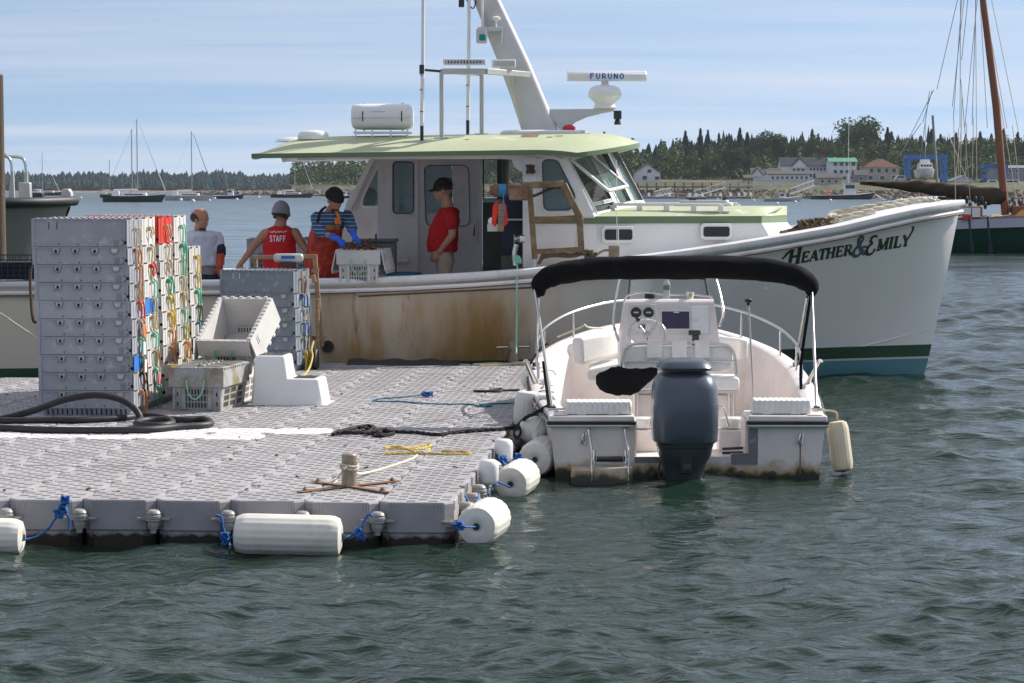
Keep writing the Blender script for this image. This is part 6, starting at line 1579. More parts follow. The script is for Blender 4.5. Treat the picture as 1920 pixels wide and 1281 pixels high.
m = MB(); m.lathe([(.022, 0), (.022, .006)], (-.17, -.232, .05), 'y', 8); m.build('emblem', M['rope_yellow'], raft); m = MB(); m.lathe([(.022, 0), (.022, .006)], (.12, -.232, .05), 'y', 8); m.build('emblem', M['rope_yellow'], raft)
m = MB(); zz = on_roof(cx, -.55)
for x in (-.42, -.15, .15, .42): m.beam((cx + Lc * x, -.75, zz + .03), (cx + Lc * x, -.35, zz + .04), .02, .02); m.beam((cx + Lc * x, -.75, on_roof(cx, -.75)), (cx + Lc * x, -.75, zz + .08), .02, .02)
for y in (-.75, -.35): m.beam((cx - Lc * .46, y, zz + .04), (cx + Lc * .46, y, zz + .04), .025, .025)
m.build('raft_cradle', M['steel'], boat)
a = roof_at(558, -.9); b_ = roof_at(617, -.9)
m = MB(); m.lathe([(1, 0), (1, .35), (.93, .7), (.7, .93), (.3, 1.0), (0, 1.0)], n=20, M=Matrix.Diagonal(Vector(((b_.x - a.x) / 2, .16, .115)))); m.build('roof_pod', M['white_clean'], boat, smooth=60, loc=((a.x + b_.x) / 2, -.9, on_roof((a.x + b_.x) / 2, -.9) - .01))
m = MB(); m.lathe([(1, 0), (.9, .6), (.5, 1.0), (0, 1.0)], n=20, M=Matrix.Diagonal(Vector((.3, .4, .06)))); m.build('roof_fairing', M['white_clean'], boat, smooth=60, loc=(bl(560, 262, 0).x, 0, on_roof(bl(560, 262, 0).x, 0) - .03))
m = MB(); c = bl(585, 292, -1.2); m.box((c.x - .17, -1.35, c.z - .05), (c.x + .17, -1.1, c.z + .03)); m.build('deck_light', M['alu'], boat, bevel=.01)
# ---- hauling gear on the near side
VH = -1.95
hf = lambda x, y: bl(x, y, VH)
def pipe(pts, r=.035, mt='bronze', name='hauler_frame'):
 for a, b_ in zip(pts[:-1], pts[1:]):
  m = MB(); m.beam(a, b_, r * 2, r * 2, up=(0, 1, 0)); m.build(name, M[mt], boat, bevel=.010)
pipe([hf(978, 348), hf(1056, 345), hf(1087, 408), hf(1090, 474)], .040)
pipe([hf(993, 352), hf(1003, 486)], .035); pipe([hf(1001, 414), hf(1084, 410)], .03); pipe([hf(1004, 472), hf(1088, 468)], .032)
m = MB(); a = hf(1003, 486); m.beam(a, a + Vector((0, 0, -.1)), .03, .03); m.build('frame_foot', M['steel'], boat); m = MB(); a = hf(1090, 474); m.beam(a, a + Vector((0, 0, -.16)), .025, .025); m.build('frame_foot', M['steel'], boat)
pipe([hf(1000, 408), hf(1083, 405)], .012, 'wood', 'frame_rung')
m = MB(); a = hf(964, 362); m.box((a.x - .06, VH - .1, a.z - .09), (a.x + .18, VH + .1, a.z + .10)); m.build('hauler_motor', M['rust'], boat, bevel=.02)
m = MB(); c = hf(943, 357); m.lathe([(.05, -.16), (.07, -.10), (.085, -.10), (.085, -.06), (.06, -.05), (.06, .05), (.09, .06), (.09, .10), (.04, .12)], c, 'x', 16); m.build('hauler_drum', M['rust'], boat, smooth=40)
m = MB()
for k in range(6): m.tube([c + Vector((-.045 + k * .016, .072 * cos(w), .072 * sin(w))) for w in [2 * pi * j / 14 for j in range(14)]], .010, 5, closed=True)
m.tube([c + Vector((0, -.08, 0)), c + Vector((.02, -.09, -.25)), c + Vector((-.02, -.08, -.4))], .008, 5)
m.build('blue_line', mat('sky_blue_line', (.06, .25, .45), .7), boat, smooth=60)
m = MB(); c = hf(937, 400)
for s in (-1, 1): m.prism([(c.x + s * .02, c.z + .16), (c.x + s * .08, c.z + .10), (c.x + s * .10, c.z - .12), (c.x + s * .05, c.z - .17), (c.x + s * .02, c.z)], VH - .06 + (s * .0), VH + .05, 'y')
m.build('block_cheek', mat('red_plastic', (.75, .03, .02), .4), boat, bevel=.01)
m = MB(); m.box((c.x - .02, VH - .065, c.z - .22), (c.x + .05, VH + .03, c.z + .12)); m.build('block_body', M['wood'], boat, bevel=.01)
m = MB(); m.ball((c.x - .09, VH, c.z - .10), .055); m.build('block_sheave', M['white_clean'], boat, smooth=60); m = MB(); m.box((c.x - .15, VH - .04, c.z - .22), (c.x - .02, VH + .04, c.z - .13)); m.build('block_bracket', M['alu'], boat, bevel=.006)
m = MB(); m.tube(spline([hf(985, 372), hf(1005, 366), hf(1025, 357), hf(1040, 352), hf(1052, 352)], 6), .017, 8); m.build('hydraulic_hose', M['dark'], boat, smooth=60)
m = MB(); c = hf(968, 448); m.lathe([(.06, -.03), (.02, 0), (.06, .03)], c, 'x', 14); m.lathe([(.05, .04), (.05, .10)], c, 'x', 12); m.build('pot_hauler_disc', M['steel'], boat, smooth=40)
m = MB(); m.tube(spline([hf(968, 458), hf(964, 478), hf(966, 498)], 5), [.03] * 11, 8); m.build('hauler_arm', M['steel'], boat, smooth=50)
m = MB(); knot(m, hf(970, 487), .045, 7, random.Random(3)); m.build('green_twine', M['rope_mint'], boat, smooth=60)
m = MB(); knot(m, bl(995, 318, VN - .05), .05, 7, random.Random(8)); m.build('rope_bundle', M['rope_brown'], boat, smooth=60)
rope('mooring_line', 'thin green line hanging from the hauler down the stained hull to the small post', 'rope', [b2w(hf(970, 495)), b2w(bl(969, 540, -2.33)), b2w(bl(969, 600, -2.35)), at_y(968, 655, 28.95), at_y(968, 664, 28.9)], .011, M['rope_mint'])
m = MB()
for k in range(4): m.tube(spline([hf(1010 + k * 2, 496 - k * 3), hf(1018, 484 - k * 2), hf(1040, 480 - k * 1.5), hf(1070, 481 - k), hf(1094, 476 - k)], 6), .022, 7)
knot(m, hf(1104, 478), .055, 8, random.Random(5)); knot(m, hf(1112, 480), .04, 5, random.Random(6)); m.build('rope_coil', M['rope_brown'], boat, smooth=60)
m = MB(); a = hf(1152, 476); m.box((a.x - .07, VH - .03, a.z - .12), (a.x + .06, VH + .03, a.z + .10)); m.tube(spline([a + Vector((0, 0, .03)), a + Vector((-.12, 0, .04)), a + Vector((-.22, 0, -.02)), a + Vector((-.27, 0, -.1))], 5), .016, 7); m.build('washdown_valve', M['galv'], boat, bevel=.004)
m = MB(); m.tube([bl(1156, 300, -1.4), bl(1157, 560, -2.15)], .004, 4); m.build('thin_stay', M['alu'], boat)
# ---- foredeck gear
def bdeck(px, v, dz=0.03):
 p = bl(px, 430, v); xsn = [s[0] for s in SHEER][::-1]; zsn = [s[2] for s in SHEER][::-1]; return b2w((p.x, v, interp(p.x, xsn, zsn) + dz))
rr = random.Random(12)
for lab, pts, r, mt in (
 ('thick pale anchor rope lying in long bights along the foredeck', [(1575, -.9, .05), (1555, -.75, .12), (1572, -.6, .16), (1620, -.5, .14), (1670, -.4, .12), (1715, -.25, .10), (1735, -.16, .08), (1752, -.14, .05), (1768, -.2, .0), (1782, -.22, -.05), (1796, -.1, -.08)], .036, M['rope_white']),
 ('second bight of thick pale rope beside the first on the foredeck', [(1700, -.35, .08), (1650, -.5, .09), (1600, -.62, .08), (1560, -.7, .1), (1548, -.85, .08), (1580, -.85, .05), (1640, -.7, .05)], .034, M['rope_white'])):
 rope('anchor_rope', lab, 'rope', [bdeck(x, v, z) for x, v, z in pts], r, mt, twist=True)
m = MB(); o0 = bdeck(1530, -1.15, 0)
for k in range(9):
 pts = [bdeck(1470 + 120 * i / 7 + rr.uniform(-8, 8), -1.25 + .09 * i + rr.uniform(-.1, .1), rr.uniform(.02, .12 if 1 < i < 6 else .05)) - o0 for i in range(8)]; m.tube(spline(pts, 5), .018, 5)
for k in range(5): knot(m, bdeck(1505 + k * 7, -1.15 + k * .03, .08) - o0, .06, 3, rr)
o = m.build('rope_heap', M['rope_brown'], None, smooth=70, loc=o0); tag(o, 'heap of dark weedy rope along the foredeck behind the name on the bow', 'rope')
m = MB(); c = bl(1590, 401, -.1); m.box((c.x - .11, -.2, 1.7), (c.x + .11, 0, c.z + .03)); m.build('samson_post', M['galv'], boat, bevel=.01); m = MB(); m.box((c.x + .04, -.24, c.z - .12), (c.x + .16, -.1, c.z + .08)); m.build('post_cap', M['rail'], boat)
a = bl(1716, 392, -.12); b_ = bl(1776, 381, -.12)
for v, dz in ((-.16, .0), (.16, .02)):
 m = MB(); a = bl(1700, 399, v); b_ = bl(1794, 384, v); m.beam((a.x, v, a.z + dz), (b_.x, v, b_.z + dz), .12, .10); m.build('bow_plank', M['bwhite'], boat, bevel=.02)
m = MB(); a = bl(1745, 392, -.22); b_ = bl(1788, 386, -.22); m.beam(a, b_, .012, .02); m.build('plank_slot', M['brown'], boat)
m = MB(); c = bl(1735, 376, .25)
for k in range(3): m.lathe([(.02, 0), (.02, .12), (.03, .14), (0, .15)], (c.x + k * .08, .2 + .1 * k, c.z - .09), 'z', 8)
m.build('anchor_shank', M['steel'], boat)
# ---- the name
SER = .085
def stem(x, y0=0, y1=1, w=.21): return [(x, y0, x, y1, w), (x - .17, y0 + .035, x + .17, y0 + .035, .07), (x - .17, y1 - .035, x + .17, y1 - .035, .07)]
def poly(pts, w): return [(pts[i][0], pts[i][1], pts[i + 1][0], pts[i + 1][1], w if not hasattr(w, '__len__') else w[i], w if not hasattr(w, '__len__') else w[i + 1]) for i in range(len(pts) - 1)]
def arcp(cx, cy, rx, ry, a0, a1, n=10): return [(cx + rx * cos(radians(a0 + (a1 - a0) * i / n)), cy + ry * sin(radians(a0 + (a1 - a0) * i / n))) for i in range(n + 1)]
G = {
 'H': (stem(.2) + stem(.75) + [(.2, .52, .75, .52, .08)], .98),
 'E': (stem(.2) + [(.2, .955, .7, .955, .09), (.2, .52, .58, .52, .08), (.2, .045, .74, .045, .09), (.68, .99, .70, .78, .07), (.57, .64, .57, .40, .06), (.72, .02, .76, .25, .07)], .86),
 'A': ([(.10, 0, .45, 1, .08), (.42, 1, .78, 0, .22), (.22, .33, .66, .33, .08), (0, .035, .24, .035, .07), (.62, .035, .96, .035, .07)], .90),
 'T': (stem(.42) + [(.02, .955, .82, .955, .09), (.05, .99, .03, .74, .07), (.79, .99, .81, .74, .07)], .80),
 'R': (stem(.2) + poly([(.2, .96)] + arcp(.42, .74, .26, .22, 90, -90) + [(.2, .52)], [.08] * 5 + [.18] * 5 + [.08] * 3) + [(.45, .52, .80, .03, .2), (.72, .035, .98, .035, .07)], .92),
 'M': (stem(.14, w=.09) + stem(.90) + [(.14, 1, .50, .08, .22), (.50, .05, .88, .98, .09)], 1.12),
 'I': (stem(.2), .46), 'L': (stem(.2) + [(.2, .045, .72, .045, .09), (.70, .02, .75, .28, .08)], .78),
 'Y': (stem(.42, 0, .5, .2)[:2] + [(.10, 1, .42, .48, .2), (.0, .965, .26, .965, .07)] + poly([(.42, .45), (.58, .72), (.74, 1.0), (.86, 1.28), (.92, 1.5), (.84, 1.62), (.72, 1.60)], [.1, .12, .13, .13, .12, .10, .16]), .9),
 'h': (stem(.05, -.05, 1.0) + stem(.62, 0, 1.05) + [(.05, .5, .62, .52, .09)] + poly([(.0, .98), (-.25, .85), (-.45, .6), (-.62, .45)], [.14, .12, .09, .05]), .88),
 'e': (poly([(.80, 1.12), (.62, 1.26), (.40, 1.22), (.26, 1.02), (.32, .78), (.52, .66)], [.16, .08, .14, .2, .18, .08]) + poly([(.52, .66), (.24, .54), (.06, .28), (.08, -.04), (.30, -.22), (.60, -.18), (.80, .04), (.74, .2)], [.08, .16, .24, .24, .16, .10, .10, .14]), .98),
 '&': (poly([(.95, .30), (.80, .02), (.52, -.18), (.24, -.16), (.08, .06), (.14, .32), (.40, .58), (.66, .86), (.72, 1.14), (.58, 1.34), (.40, 1.26), (.36, 1.02), (.46, .74), (.66, .36), (.90, .02), (1.12, -.14)], [.1, .12, .16, .2, .24, .2, .14, .12, .14, .12, .14, .2, .24, .24, .2, .1]) + [(.80, .46, 1.16, .46, .1)], 1.16)}
M['name'] = mat('name_green', (0.035, 0.055, 0.028), .45); M['amp'] = mat('name_blue_grey', (0.10, 0.12, 0.19), .45); M['name_edge'] = mat('name_black', (.006, .006, .006), .5)
cur = 0.0; UN = 22.8
txt = [('h', 1.18, 'name')] + [(c_, .86, 'name') for c_ in 'EATHER'] + [('&', 1.05, 'amp'), ('e', 1.0, 'name')] + [(c_, .92, 'name') for c_ in 'MILY']
widths = [G[c_][1] * s_ for c_, s_, _ in txt]; tot = sum(widths); X0, X1 = 1479, 1706; kx = (X1 - X0) / tot
kk = 0
for (c_, s_, mt), w_ in zip(txt, widths):
 for grow, mm, off in ((.07, 'name_edge', .0035), (0, mt, .0065)):
  m = MB()
  strokes = [(st[0], st[1], st[2], st[3], st[4] + grow, (st[5] if len(st) > 5 else st[4]) + grow) for st in G[c_][0]]
  for q in stroke_quads(strokes, 0, 0, 1, 1):
   def TP(p):
    lx = cur + (p.x + .22 * p.y) * s_; ly = p.y * s_
    px = X0 + lx * kx; py = 494.5 - (px - 1490) * .158 - ly * UN; return px, py
   n = 3; V_ = []
   for a in range(n + 1):
    for e in (0, 1):
     A = q[0].lerp(q[1], a / n) if e == 0 else q[3].lerp(q[2], a / n); kk += 1
     h_ = hull_hit(*TP(A), off + (kk % 40) * .00003)
     V_.append(h_)
   if any(v is None for v in V_): continue
   m.add(V_, [(2 * a, 2 * a + 1, 2 * a + 3, 2 * a + 2) for a in range(n)])
  if m.v: m.build('letter', M[mm], hull, fix=False)
 cur += w_
# ---- loose things on deck
open_crate('lobster_crate', 'open grey lobster crate balanced on the rail in front of the man with blue gloves', b2w((bl(673, 500, -2.2).x, -2.3, 1.24)), radians(-5), 0, M['crate_l'], flap=True, end_rope='rope_mint')
t = thing('blue_tub', 'blue plastic tub on deck beside the door of the wheelhouse', 'tub', b2w((bl(752, 515, -.6).x, -.6, .78)))
m = MB(); m.lathe([(.20, 0), (.24, .50), (.25, .50), (.25, .53), (.23, .53), (.19, .02), (0, .02)], n=24); m.build('body', mat('tub_blue', (0.01, .14, .28), .4), t, smooth=40); m = MB(); m.lathe([(.252, .47), (.262, .48), (.262, .53), (.25, .54)], n=24); m.build('rim', M['rope_teal'], t, smooth=40)
t = thing('bait_bin', 'dark grey metal bin behind the open crate and the man with blue gloves', 'bin', b2w((bl(705, 470, -.7).x, -.5, .78)))
m = MB(); m.box((-.24, -.25, 0), (.24, .25, .92)); m.box((-.26, -.27, .92), (.26, .27, .96)); m.build('body', mat('bin_grey', (.12, .12, .12), .5), t, bevel=.01); m = MB(); m.tube([(0, -.27, .95), (0, -.27, 1.03)], .012, 6); m.build('handle', M['dark'], t)
t = thing('wall_bracket', 'white shelf bracket on the bulkhead above the blue tub', 'shelf', b2w((bl(745, 487, VB).x, VB - .06, bl(745, 487, VB).z)))
m = MB(); m.box((-.1, -.05, -.03), (.14, .05, .03)); m.build('body', M['rail'], t, bevel=.006)
for i, (px, py, v) in enumerate([(500, 498, .9), (575, 500, .9)]):
 a = bl(px, py, v); open_crate('lobster_crate', ['grey lobster crate on the work bench left of the staff shirt', 'grey lobster crate on the work bench right of the staff shirt'][i], b2w((a.x, v, 1.30)), radians(0), 0, M['crate'], lid=True, ropes=False)
t = thing('work_bench', 'pale work bench carrying grey crates inside the far rail of the boat', 'bench', b2w((bl(540, 500, 1.2).x, 1.3, .78)))
m = MB(); m.box((-.8, -.42, .46), (.8, .5, .50)); m.build('top', M['bwhite_in'], t);
for x in (-.75, .75): m = MB(); m.box((x - .03, -.4, 0), (x + .03, .45, .46)); m.build('leg', M['bwhite_in'], t)
# ================================================================ SMALL CENTRE-CONSOLE BOAT
SO = Vector((1.45, 20.25, 0))
sboat = thing('centre_console_boat', 'small off-white open motor boat seen from astern with a folded black bimini', 'boat', SO)
def sl(px, py, Y): return at_y(px, py, SO.y + Y) - SO
M['liner'] = mat('cockpit_liner', (0.78, 0.72, 0.69), 0.38, var=.04, scale=3, dirt=(0.5, 0.42, 0.34), dirt_amt=.35, dirt_scale=5, coat=.2)
M['greytrim'] = mat('grey_transom_trim', (.17, .18, .19), .5, var=.15, scale=20, dirt=(.5, .48, .46), dirt_amt=.5, dirt_scale=18, dirt_lo=.58, dirt_hi=.64)
def transom_mat():
 m = mat('transom_gelcoat', (0.68, 0.655, 0.63), 0.3, var=.04, scale=3, coat=.2, dirt=(0.5, 0.42, 0.32), dirt_amt=.4, dirt_scale=5)
 N, L, b = nodes_of(m); tc = N.new('ShaderNodeTexCoord'); sp = N.new('ShaderNodeSeparateXYZ'); L.new(tc.outputs['Object'], sp.inputs[0])
 nz = N.new('ShaderNodeTexNoise'); nz.inputs['Scale'].default_value = 9; nz.inputs['Detail'].default_value = 8; L.new(tc.outputs['Object'], nz.inputs['Vector'])
 ad = N.new('ShaderNodeMath'); ad.operation = 'MULTIPLY_ADD'; ad.inputs[1].default_value = -.22; L.new(nz.outputs['Fac'], ad.inputs[0]); L.new(sp.outputs[2], ad.inputs[2])
 for lo, hi, col in ((.03, -.07, (0.30, 0.20, 0.06)), (-.055, -.095, (0.02, 0.026, 0.010))):
  mr = N.new('ShaderNodeMapRange'); mr.inputs['From Min'].default_value = lo; mr.inputs['From Max'].default_value = hi; L.new(ad.outputs[0], mr.inputs[0])
  src = b.inputs['Base Color'].links[0].from_socket; mx = N.new('ShaderNodeMix'); mx.data_type = 'RGBA'; L.new(mr.outputs[0], mx.inputs[0]); L.new(src, mx.inputs[6]); mx.inputs[7].default_value = (*col, 1); L.new(mx.outputs[2], b.inputs['Base Color'])
 return m
M['transom'] = transom_mat()
GS = [(0, 1.13, .50, 1.06), (.5, 1.17, .515, 1.08), (1.2, 1.235, .55, 1.10), (2.0, 1.28, .60, 1.10), (2.8, 1.29, .67, 1.05), (3.4, 1.24, .74, .92), (3.9, 1.10, .82, .72), (4.4, .86, .90, .48), (4.85, .52, .97, .24), (5.15, .18, 1.0, .06), (5.22, .02, 1.01, .0)]
SG = finer(GS, 4)
gY = [g[0] for g in SG]; gB = [g[1] for g in SG]; gZ = [g[2] for g in SG]
def gun(y): return interp(y, gY, gB), interp(y, gY, gZ)
m = MB()
for s in (-1, 1):
 m.grid([[(s * (cw_ + (b_ - cw_) * t ** .7 if t >= 0 else cw_ * (1 + t)), y, z * t if t >= 0 else t * .5) for t in (-.6, 0, .25, .5, .75, .93)] + [(s * b_, y, z - .03)] for y, b_, z, cw_ in SG], flip=(s < 0))
m.build('hull', M['transom'], sboat, smooth=50)
def strip(prof, name, mt, smooth=50, y0=0, y1=5.3):
 for s in (-1, 1):
  m = MB(); m.grid([[(s * (b_ + o), y, z + u) for o, u in prof] for y, b_, z, c in SG if y0 <= y <= y1]); m.build(name, mt, sboat, smooth=smooth)
strip([(-.16, -.002), (-.14, .012), (-.03, .012), (0, .0), (.004, -.03)], 'gunwale', M['liner'])
strip([(.004, -.028), (.022, -.032), (.022, -.062), (.002, -.066)], 'rub_rail', M['black'])
strip([(.022, -.038), (.030, -.041), (.030, -.053), (.022, -.056)], 'rail_insert', M['steel'])
def cockpit_w(y): b_, z = gun(y); return max(.05, b_ - .16 - .0)
m = MB()
for s in (-1, 1):
 m.grid([[(s * (b_ - .16), y, z - .002), (s * (b_ - .165), y, z - .05), (s * (b_ - .20), y, z - .10), (s * (b_ - .22), y, .16)] for y, b_, z, c in SG if .5 <= y <= 4.6])
m.build('liner', M['liner'], sboat, smooth=40)
m = MB(); m.grid([[(-max(.02, b_ - .2), y, .15), (max(.02, b_ - .2), y, .15)] for y, b_, z, c in SG if y <= 4.7]); m.box((-.435, .052, .10), (.495, .5, .146)); m.build('sole', M['liner'], sboat)
m = MB(); m.grid([[(q * max(.02, b_ - .15), y, z + .02 * (1 - q * q)) for q in (-1, -.5, 0, .5, 1)] for y, b_, z, c in SG if y >= 4.0]); m.build('foredeck', M['liner'], sboat, smooth=50)
m = MB(); b_, z = gun(4.0); m.box((-b_ + .16, 4.0, .15), (b_ - .16, 4.04, z)); m.build('bow_bulkhead', M['liner'], sboat)
pl = [(-1.06, -.3), (1.06, -.3), (1.135, .44), (.50, .44), (.50, .19), (.36, .19), (.36, .165), (-.44, .165), (-.44, .44), (-1.135, .44)]
m = MB(); m.prism(pl, 0, .05, 'y'); m.build('transom', M['transom'], sboat)
m = MB(); m.prism([(.36, .10), (.58, .10), (.58, .40), (.50, .40), (.50, .195), (.36, .193)], -.004, -.0005, 'y'); m.build('cutout_trim', M['greytrim'], sboat); m = MB(); m.prism([(-.44, .115), (-.06, .115), (-.06, .163), (-.44, .163)], -.004, -.0005, 'y'); m.build('cutout_trim', M['greytrim'], sboat)
for s, x0, x1 in ((-1, -1.15, -.44), (1, .50, 1.15)):
 m = MB(); m.box((x0 + (.0 if s < 0 else 0), -.02, .455), (x1, .52, .505)); m.box((x0 + .02 * (s > 0) + .0, .04, .15), (x1 - .02, .50, .46)) if False else None
 m.build('quarter_seat', M['liner'], sboat, bevel=.012)
 m = MB(); m.box((x0 - .012, -.035, .435), (x1 + .012, .10, .458)); m.build('quarter_rub_rail', M['black'], sboat, bevel=.006); m = MB(); m.box((x0 - .010, -.042, .428 - .018), (x1 + .01, .08, .432)); m.build('rail_insert', M['steel'], sboat, bevel=.004)
 m = MB(); xi = x1 if s < 0 else x0; m.box((xi - .02, .03, .15), (xi + .02, .50, .46)); m.build('seat_side', M['liner'], sboat)
 m = MB(); m.box((x0 + .03, .48, .15), (x1 - .03, .51, .46)); m.build('seat_front', M['liner'], sboat)
def ribbed_cushion(label, lo, hi, n, top=False, name='seat_cushion', tilt=0):
 c = Vector(((lo[0] + hi[0]) / 2, (lo[1] + hi[1]) / 2, lo[2])); t = thing(name, label, 'cushion', SO + c); w = hi[0] - lo[0]; d = hi[1] - lo[1]; h = hi[2] - lo[2]
 k = n * 8; R = []
 prof = [(-.5, .04), (-.52, .5), (-.46, .93), (-.3, 1.0), (.3, 1.0), (.46, .93), (.5, .5), (.48, .04)]
 for i in range(k + 1):
  u = i / k; g = 1 - .04 * (abs(cos(pi * u * n)) ** 8); e = min(1, min(u, 1 - u) * 22) ** .5 * .12 + .88
  R.append([(-w / 2 + w * u, a * d * (e if abs(a) > .4 else 1) * (g if abs(a) > .44 else 1), b_ * h * g * e + (.0)) for a, b_ in prof])
 m = MB(); m.grid(R); m.add(R[0], [tuple(range(8))]); m.add(R[-1], [tuple(range(8))]); m.build('pad', M['vinyl'], t, smooth=50)
 m = MB()
 for x in (-w * .25, w * .22): m.box((x - .04, -d / 2 - .01, .0), (x + .04, -d / 2 + .02, .02))
 m.build('strap', M['vinyl'], t, bevel=.003)
 return t
ribbed_cushion('white pleated cushion on the left stern quarter of the small boat', (-1.01, .06, .508), (-.455, .34, .62), 12)
t = ribbed_cushion('white pleated cushion on the right stern quarter of the small boat', (.55, .10, .508), (1.04, .36, .63), 11); t.rotation_euler = (0, 0, radians(-3))
M['panel'] = mat('console_panel', (0.66, 0.64, 0.62), .35, var=.03); M['screen'] = mat('plotter_screen', (0.018, 0.010, 0.055), .12, spec=.8, var=.4, scale=3)
yC = 2.35
def cs(px, py, Y=yC): return sl(px, py, Y)
a = cs(1162, 690); b_ = cs(1352, 562)
m = MB(); x0, x1 = a.x, b_.x
sec = [(yC - .12, .15), (yC - .12, .86), (yC - .05, .90), (yC + .02, .93), (yC + .12, b_.z - .03), (yC + .17, b_.z), (yC + .42, b_.z - .02), (yC + .62, .95), (yC + .66, .15)]
R = []
for u, k, dz in ((0, 1, -.012), (.02, 1, 0), (.98, 1, 0), (1, 1, -.012)):
 R.append([(x0 + (x1 - x0) * u + (.055 if u < .5 else -.055) * min(1, max(0, (z - .9) / .4)), y, z) for y, z in sec])
m.grid(R, closed=True); m.add(R[0], [tuple(range(len(sec)))]); m.add(R[-1], [tuple(range(len(sec)))]); con = m.build('console', M['liner'], sboat, bevel=.018)
def face(px, py, off=-.004):
 p = sl(px, py, yC + .07); f = (p.z - .93) / (b_.z - .03 - .93); y = yC + .02 + .10 * f; p = sl(px, py, y); return Vector((p.x, y + off, p.z))
def fplate(px0, py0, px1, py1, off, th, mt, name, parent=con, bev=.003):
 A = face(px0, py1, off); B = face(px1, py0, off); m = MB()
 m.add([(A.x, A.y, A.z), (B.x, A.y, A.z), (B.x, B.y, B.z), (A.x, B.y, B.z), (A.x, A.y + th, A.z), (B.x, A.y + th, A.z), (B.x, B.y + th, B.z), (A.x, B.y + th, B.z)], [(0, 1, 2, 3), (7, 6, 5, 4), (0, 4, 5, 1), (1, 5, 6, 2), (2, 6, 7, 3), (3, 7, 4, 0)]); return m.build(name, mt, parent, bevel=bev)
fplate(1179, 571, 1229, 625, -.008, .012, M['panel'], 'gauge_panel'); fplate(1236, 574, 1331, 627, -.008, .012, M['panel'], 'plotter_panel')
fplate(1239, 581, 1294, 619, -.016, .02, M['rail'], 'plotter_case'); scr = fplate(1241, 584, 1292, 616, -.026, .014, M['screen'], 'plotter_screen'); fplate(1263, 584.5, 1273, 586.5, -.028, .003, M['rail'], 'screen_mark', scr, 0)
dr2 = fplate(1297, 574, 1328, 625, -.014, .01, M['white_clean'], 'locker_door'); fplate(1296, 598, 1309, 601, -.020, .006, M['steel'], 'latch', dr2, .001)
fplate(1191, 607, 1219, 620, -.016, .01, M['rail'], 'radio'); fplate(1197, 608, 1210, 616, -.020, .006, M['greytrim'], 'radio_display', None or con, 0)
for gx in (1192.5, 1216):
 c = face(gx, 586, -.012); m = MB(); m.lathe([(.047, .0), (.050, -.006), (.047, -.014), (.042, -.015), (.040, -.008), (0, -.008)], c, 'y', 24); g_ = m.build('gauge', M['dark'], con, smooth=40)
 m = MB(); m.box((c.x - .022, c.y - .012, c.z - .006), (c.x + .022, c.y - .009, c.z + .008)); m.build('gauge_display', M['alu'], g_)
m = MB(); A = cs(1166, 662, yC - .12); B = cs(1346, 640, yC - .12); m.box((A.x + .25, yC - .135, A.z + .02), (B.x - .35, yC - .12, A.z + .05)); m.build('switch_strip', M['dark'], con, bevel=.003)
wc = sl(1214, 628, yC - .26); m = MB(); ring = []
tilt = Matrix.Rotation(radians(-28), 3, 'X')
m.tube([wc + tilt @ Vector((.165 * cos(w), 0, .165 * sin(w))) for w in [2 * pi * q / 36 for q in range(36)]], .011, 8, closed=True)
whl = m.build('steering_wheel', M['steel'], sboat, smooth=60)
m = MB()
for w in (radians(55), radians(125), radians(270)): m.tube([wc + tilt @ Vector((0, .03, 0)), wc + tilt @ Vector((.16 * cos(w), 0, .16 * sin(w)))], .009, 8)
m.lathe([(.03, -.01), (.035, .02), (.02, .12)], wc + Vector((0, .02, 0)), 'y', 14); m.build('spokes', M['steel'], whl, smooth=60); m = MB(); m.ball(wc + tilt @ Vector((-.085, -.025, .145)), .022); m.build('spinner_knob', M['dark'], whl, smooth=60)
m = MB(); c = sl(1304, 640, yC - .12); m.cbox(c, (.06, .08, .12)); m.cbox(c + Vector((-.01, -.02, .08)), (.11, .04, .045)); m.cbox(c + Vector((.0, -.02, .05)), (.03, .03, .08)); m.build('throttle', M['dark'], con, bevel=.008)
Ab = sl(1170, 560, yC + .30);
m = MB(); R = []
for i in range(13):
 u = -1 + 2 * i / 12; x = .055 - .0 + .40 * u * (1 - .06 * u * u); yy = yC + .55 - .28 * u * u
 R.append([(x - .05, yy, b_.z - .03), (x * .93 - .05, yy + .10, b_.z + .20 - .03 * u * u)])
m.grid(R); M['acrylic'] = mat('smoked_acrylic', (0.25, 0.28, 0.28), .05, alpha=.35, spec=.8); m.build('windscreen', M['acrylic'], sboat, smooth=60)
m = MB(); m.tube([r[1] for r in R], .008, 6); m.tube([R[0][0], R[0][1]], .010, 6); m.tube([R[-1][0], R[-1][1]], .010, 6); m.build('windscreen_frame', M['dark'], sboat, smooth=60)
def tubes(name, pts, r, mt='steel', sp=6, parent=sboat, n=8, closed=False):
 m = MB(); m.tube(spline(pts, sp, closed) if sp else pts, r, n, closed=closed); return m.build(name, M[mt], parent, smooth=60)
tubes('grab_rail', [sl(1160, 640, yC + .1), sl(1151, 610, yC + .15), sl(1152, 575, yC + .3), sl(1160, 530, yC + .45), sl(1164, 515, yC + .5)], .012)
tubes('grab_rail', [sl(1349, 612, yC + .1), sl(1356, 590, yC + .15), sl(1352, 560, yC + .3), sl(1344, 528, yC + .45), sl(1340, 512, yC + .5)], .012)
tubes('dash_rail', [sl(1171, 564, yC + .2), sl(1176, 555, yC + .2), sl(1200, 549, yC + .22), sl(1240, 552, yC + .25), sl(1262, 553, yC + .25), sl(1300, 553, yC + .25), sl(1336, 557, yC + .22)], .009)
m = MB(); c = sl(1219, 556, yC + .28); m.ball((0, 0, 0), (.055, .055, .045)); m.lathe([(.045, -.05), (.05, -.02)], n=16); m.build('compass', M['dark'], sboat, smooth=60, loc=c)
top = b_.z
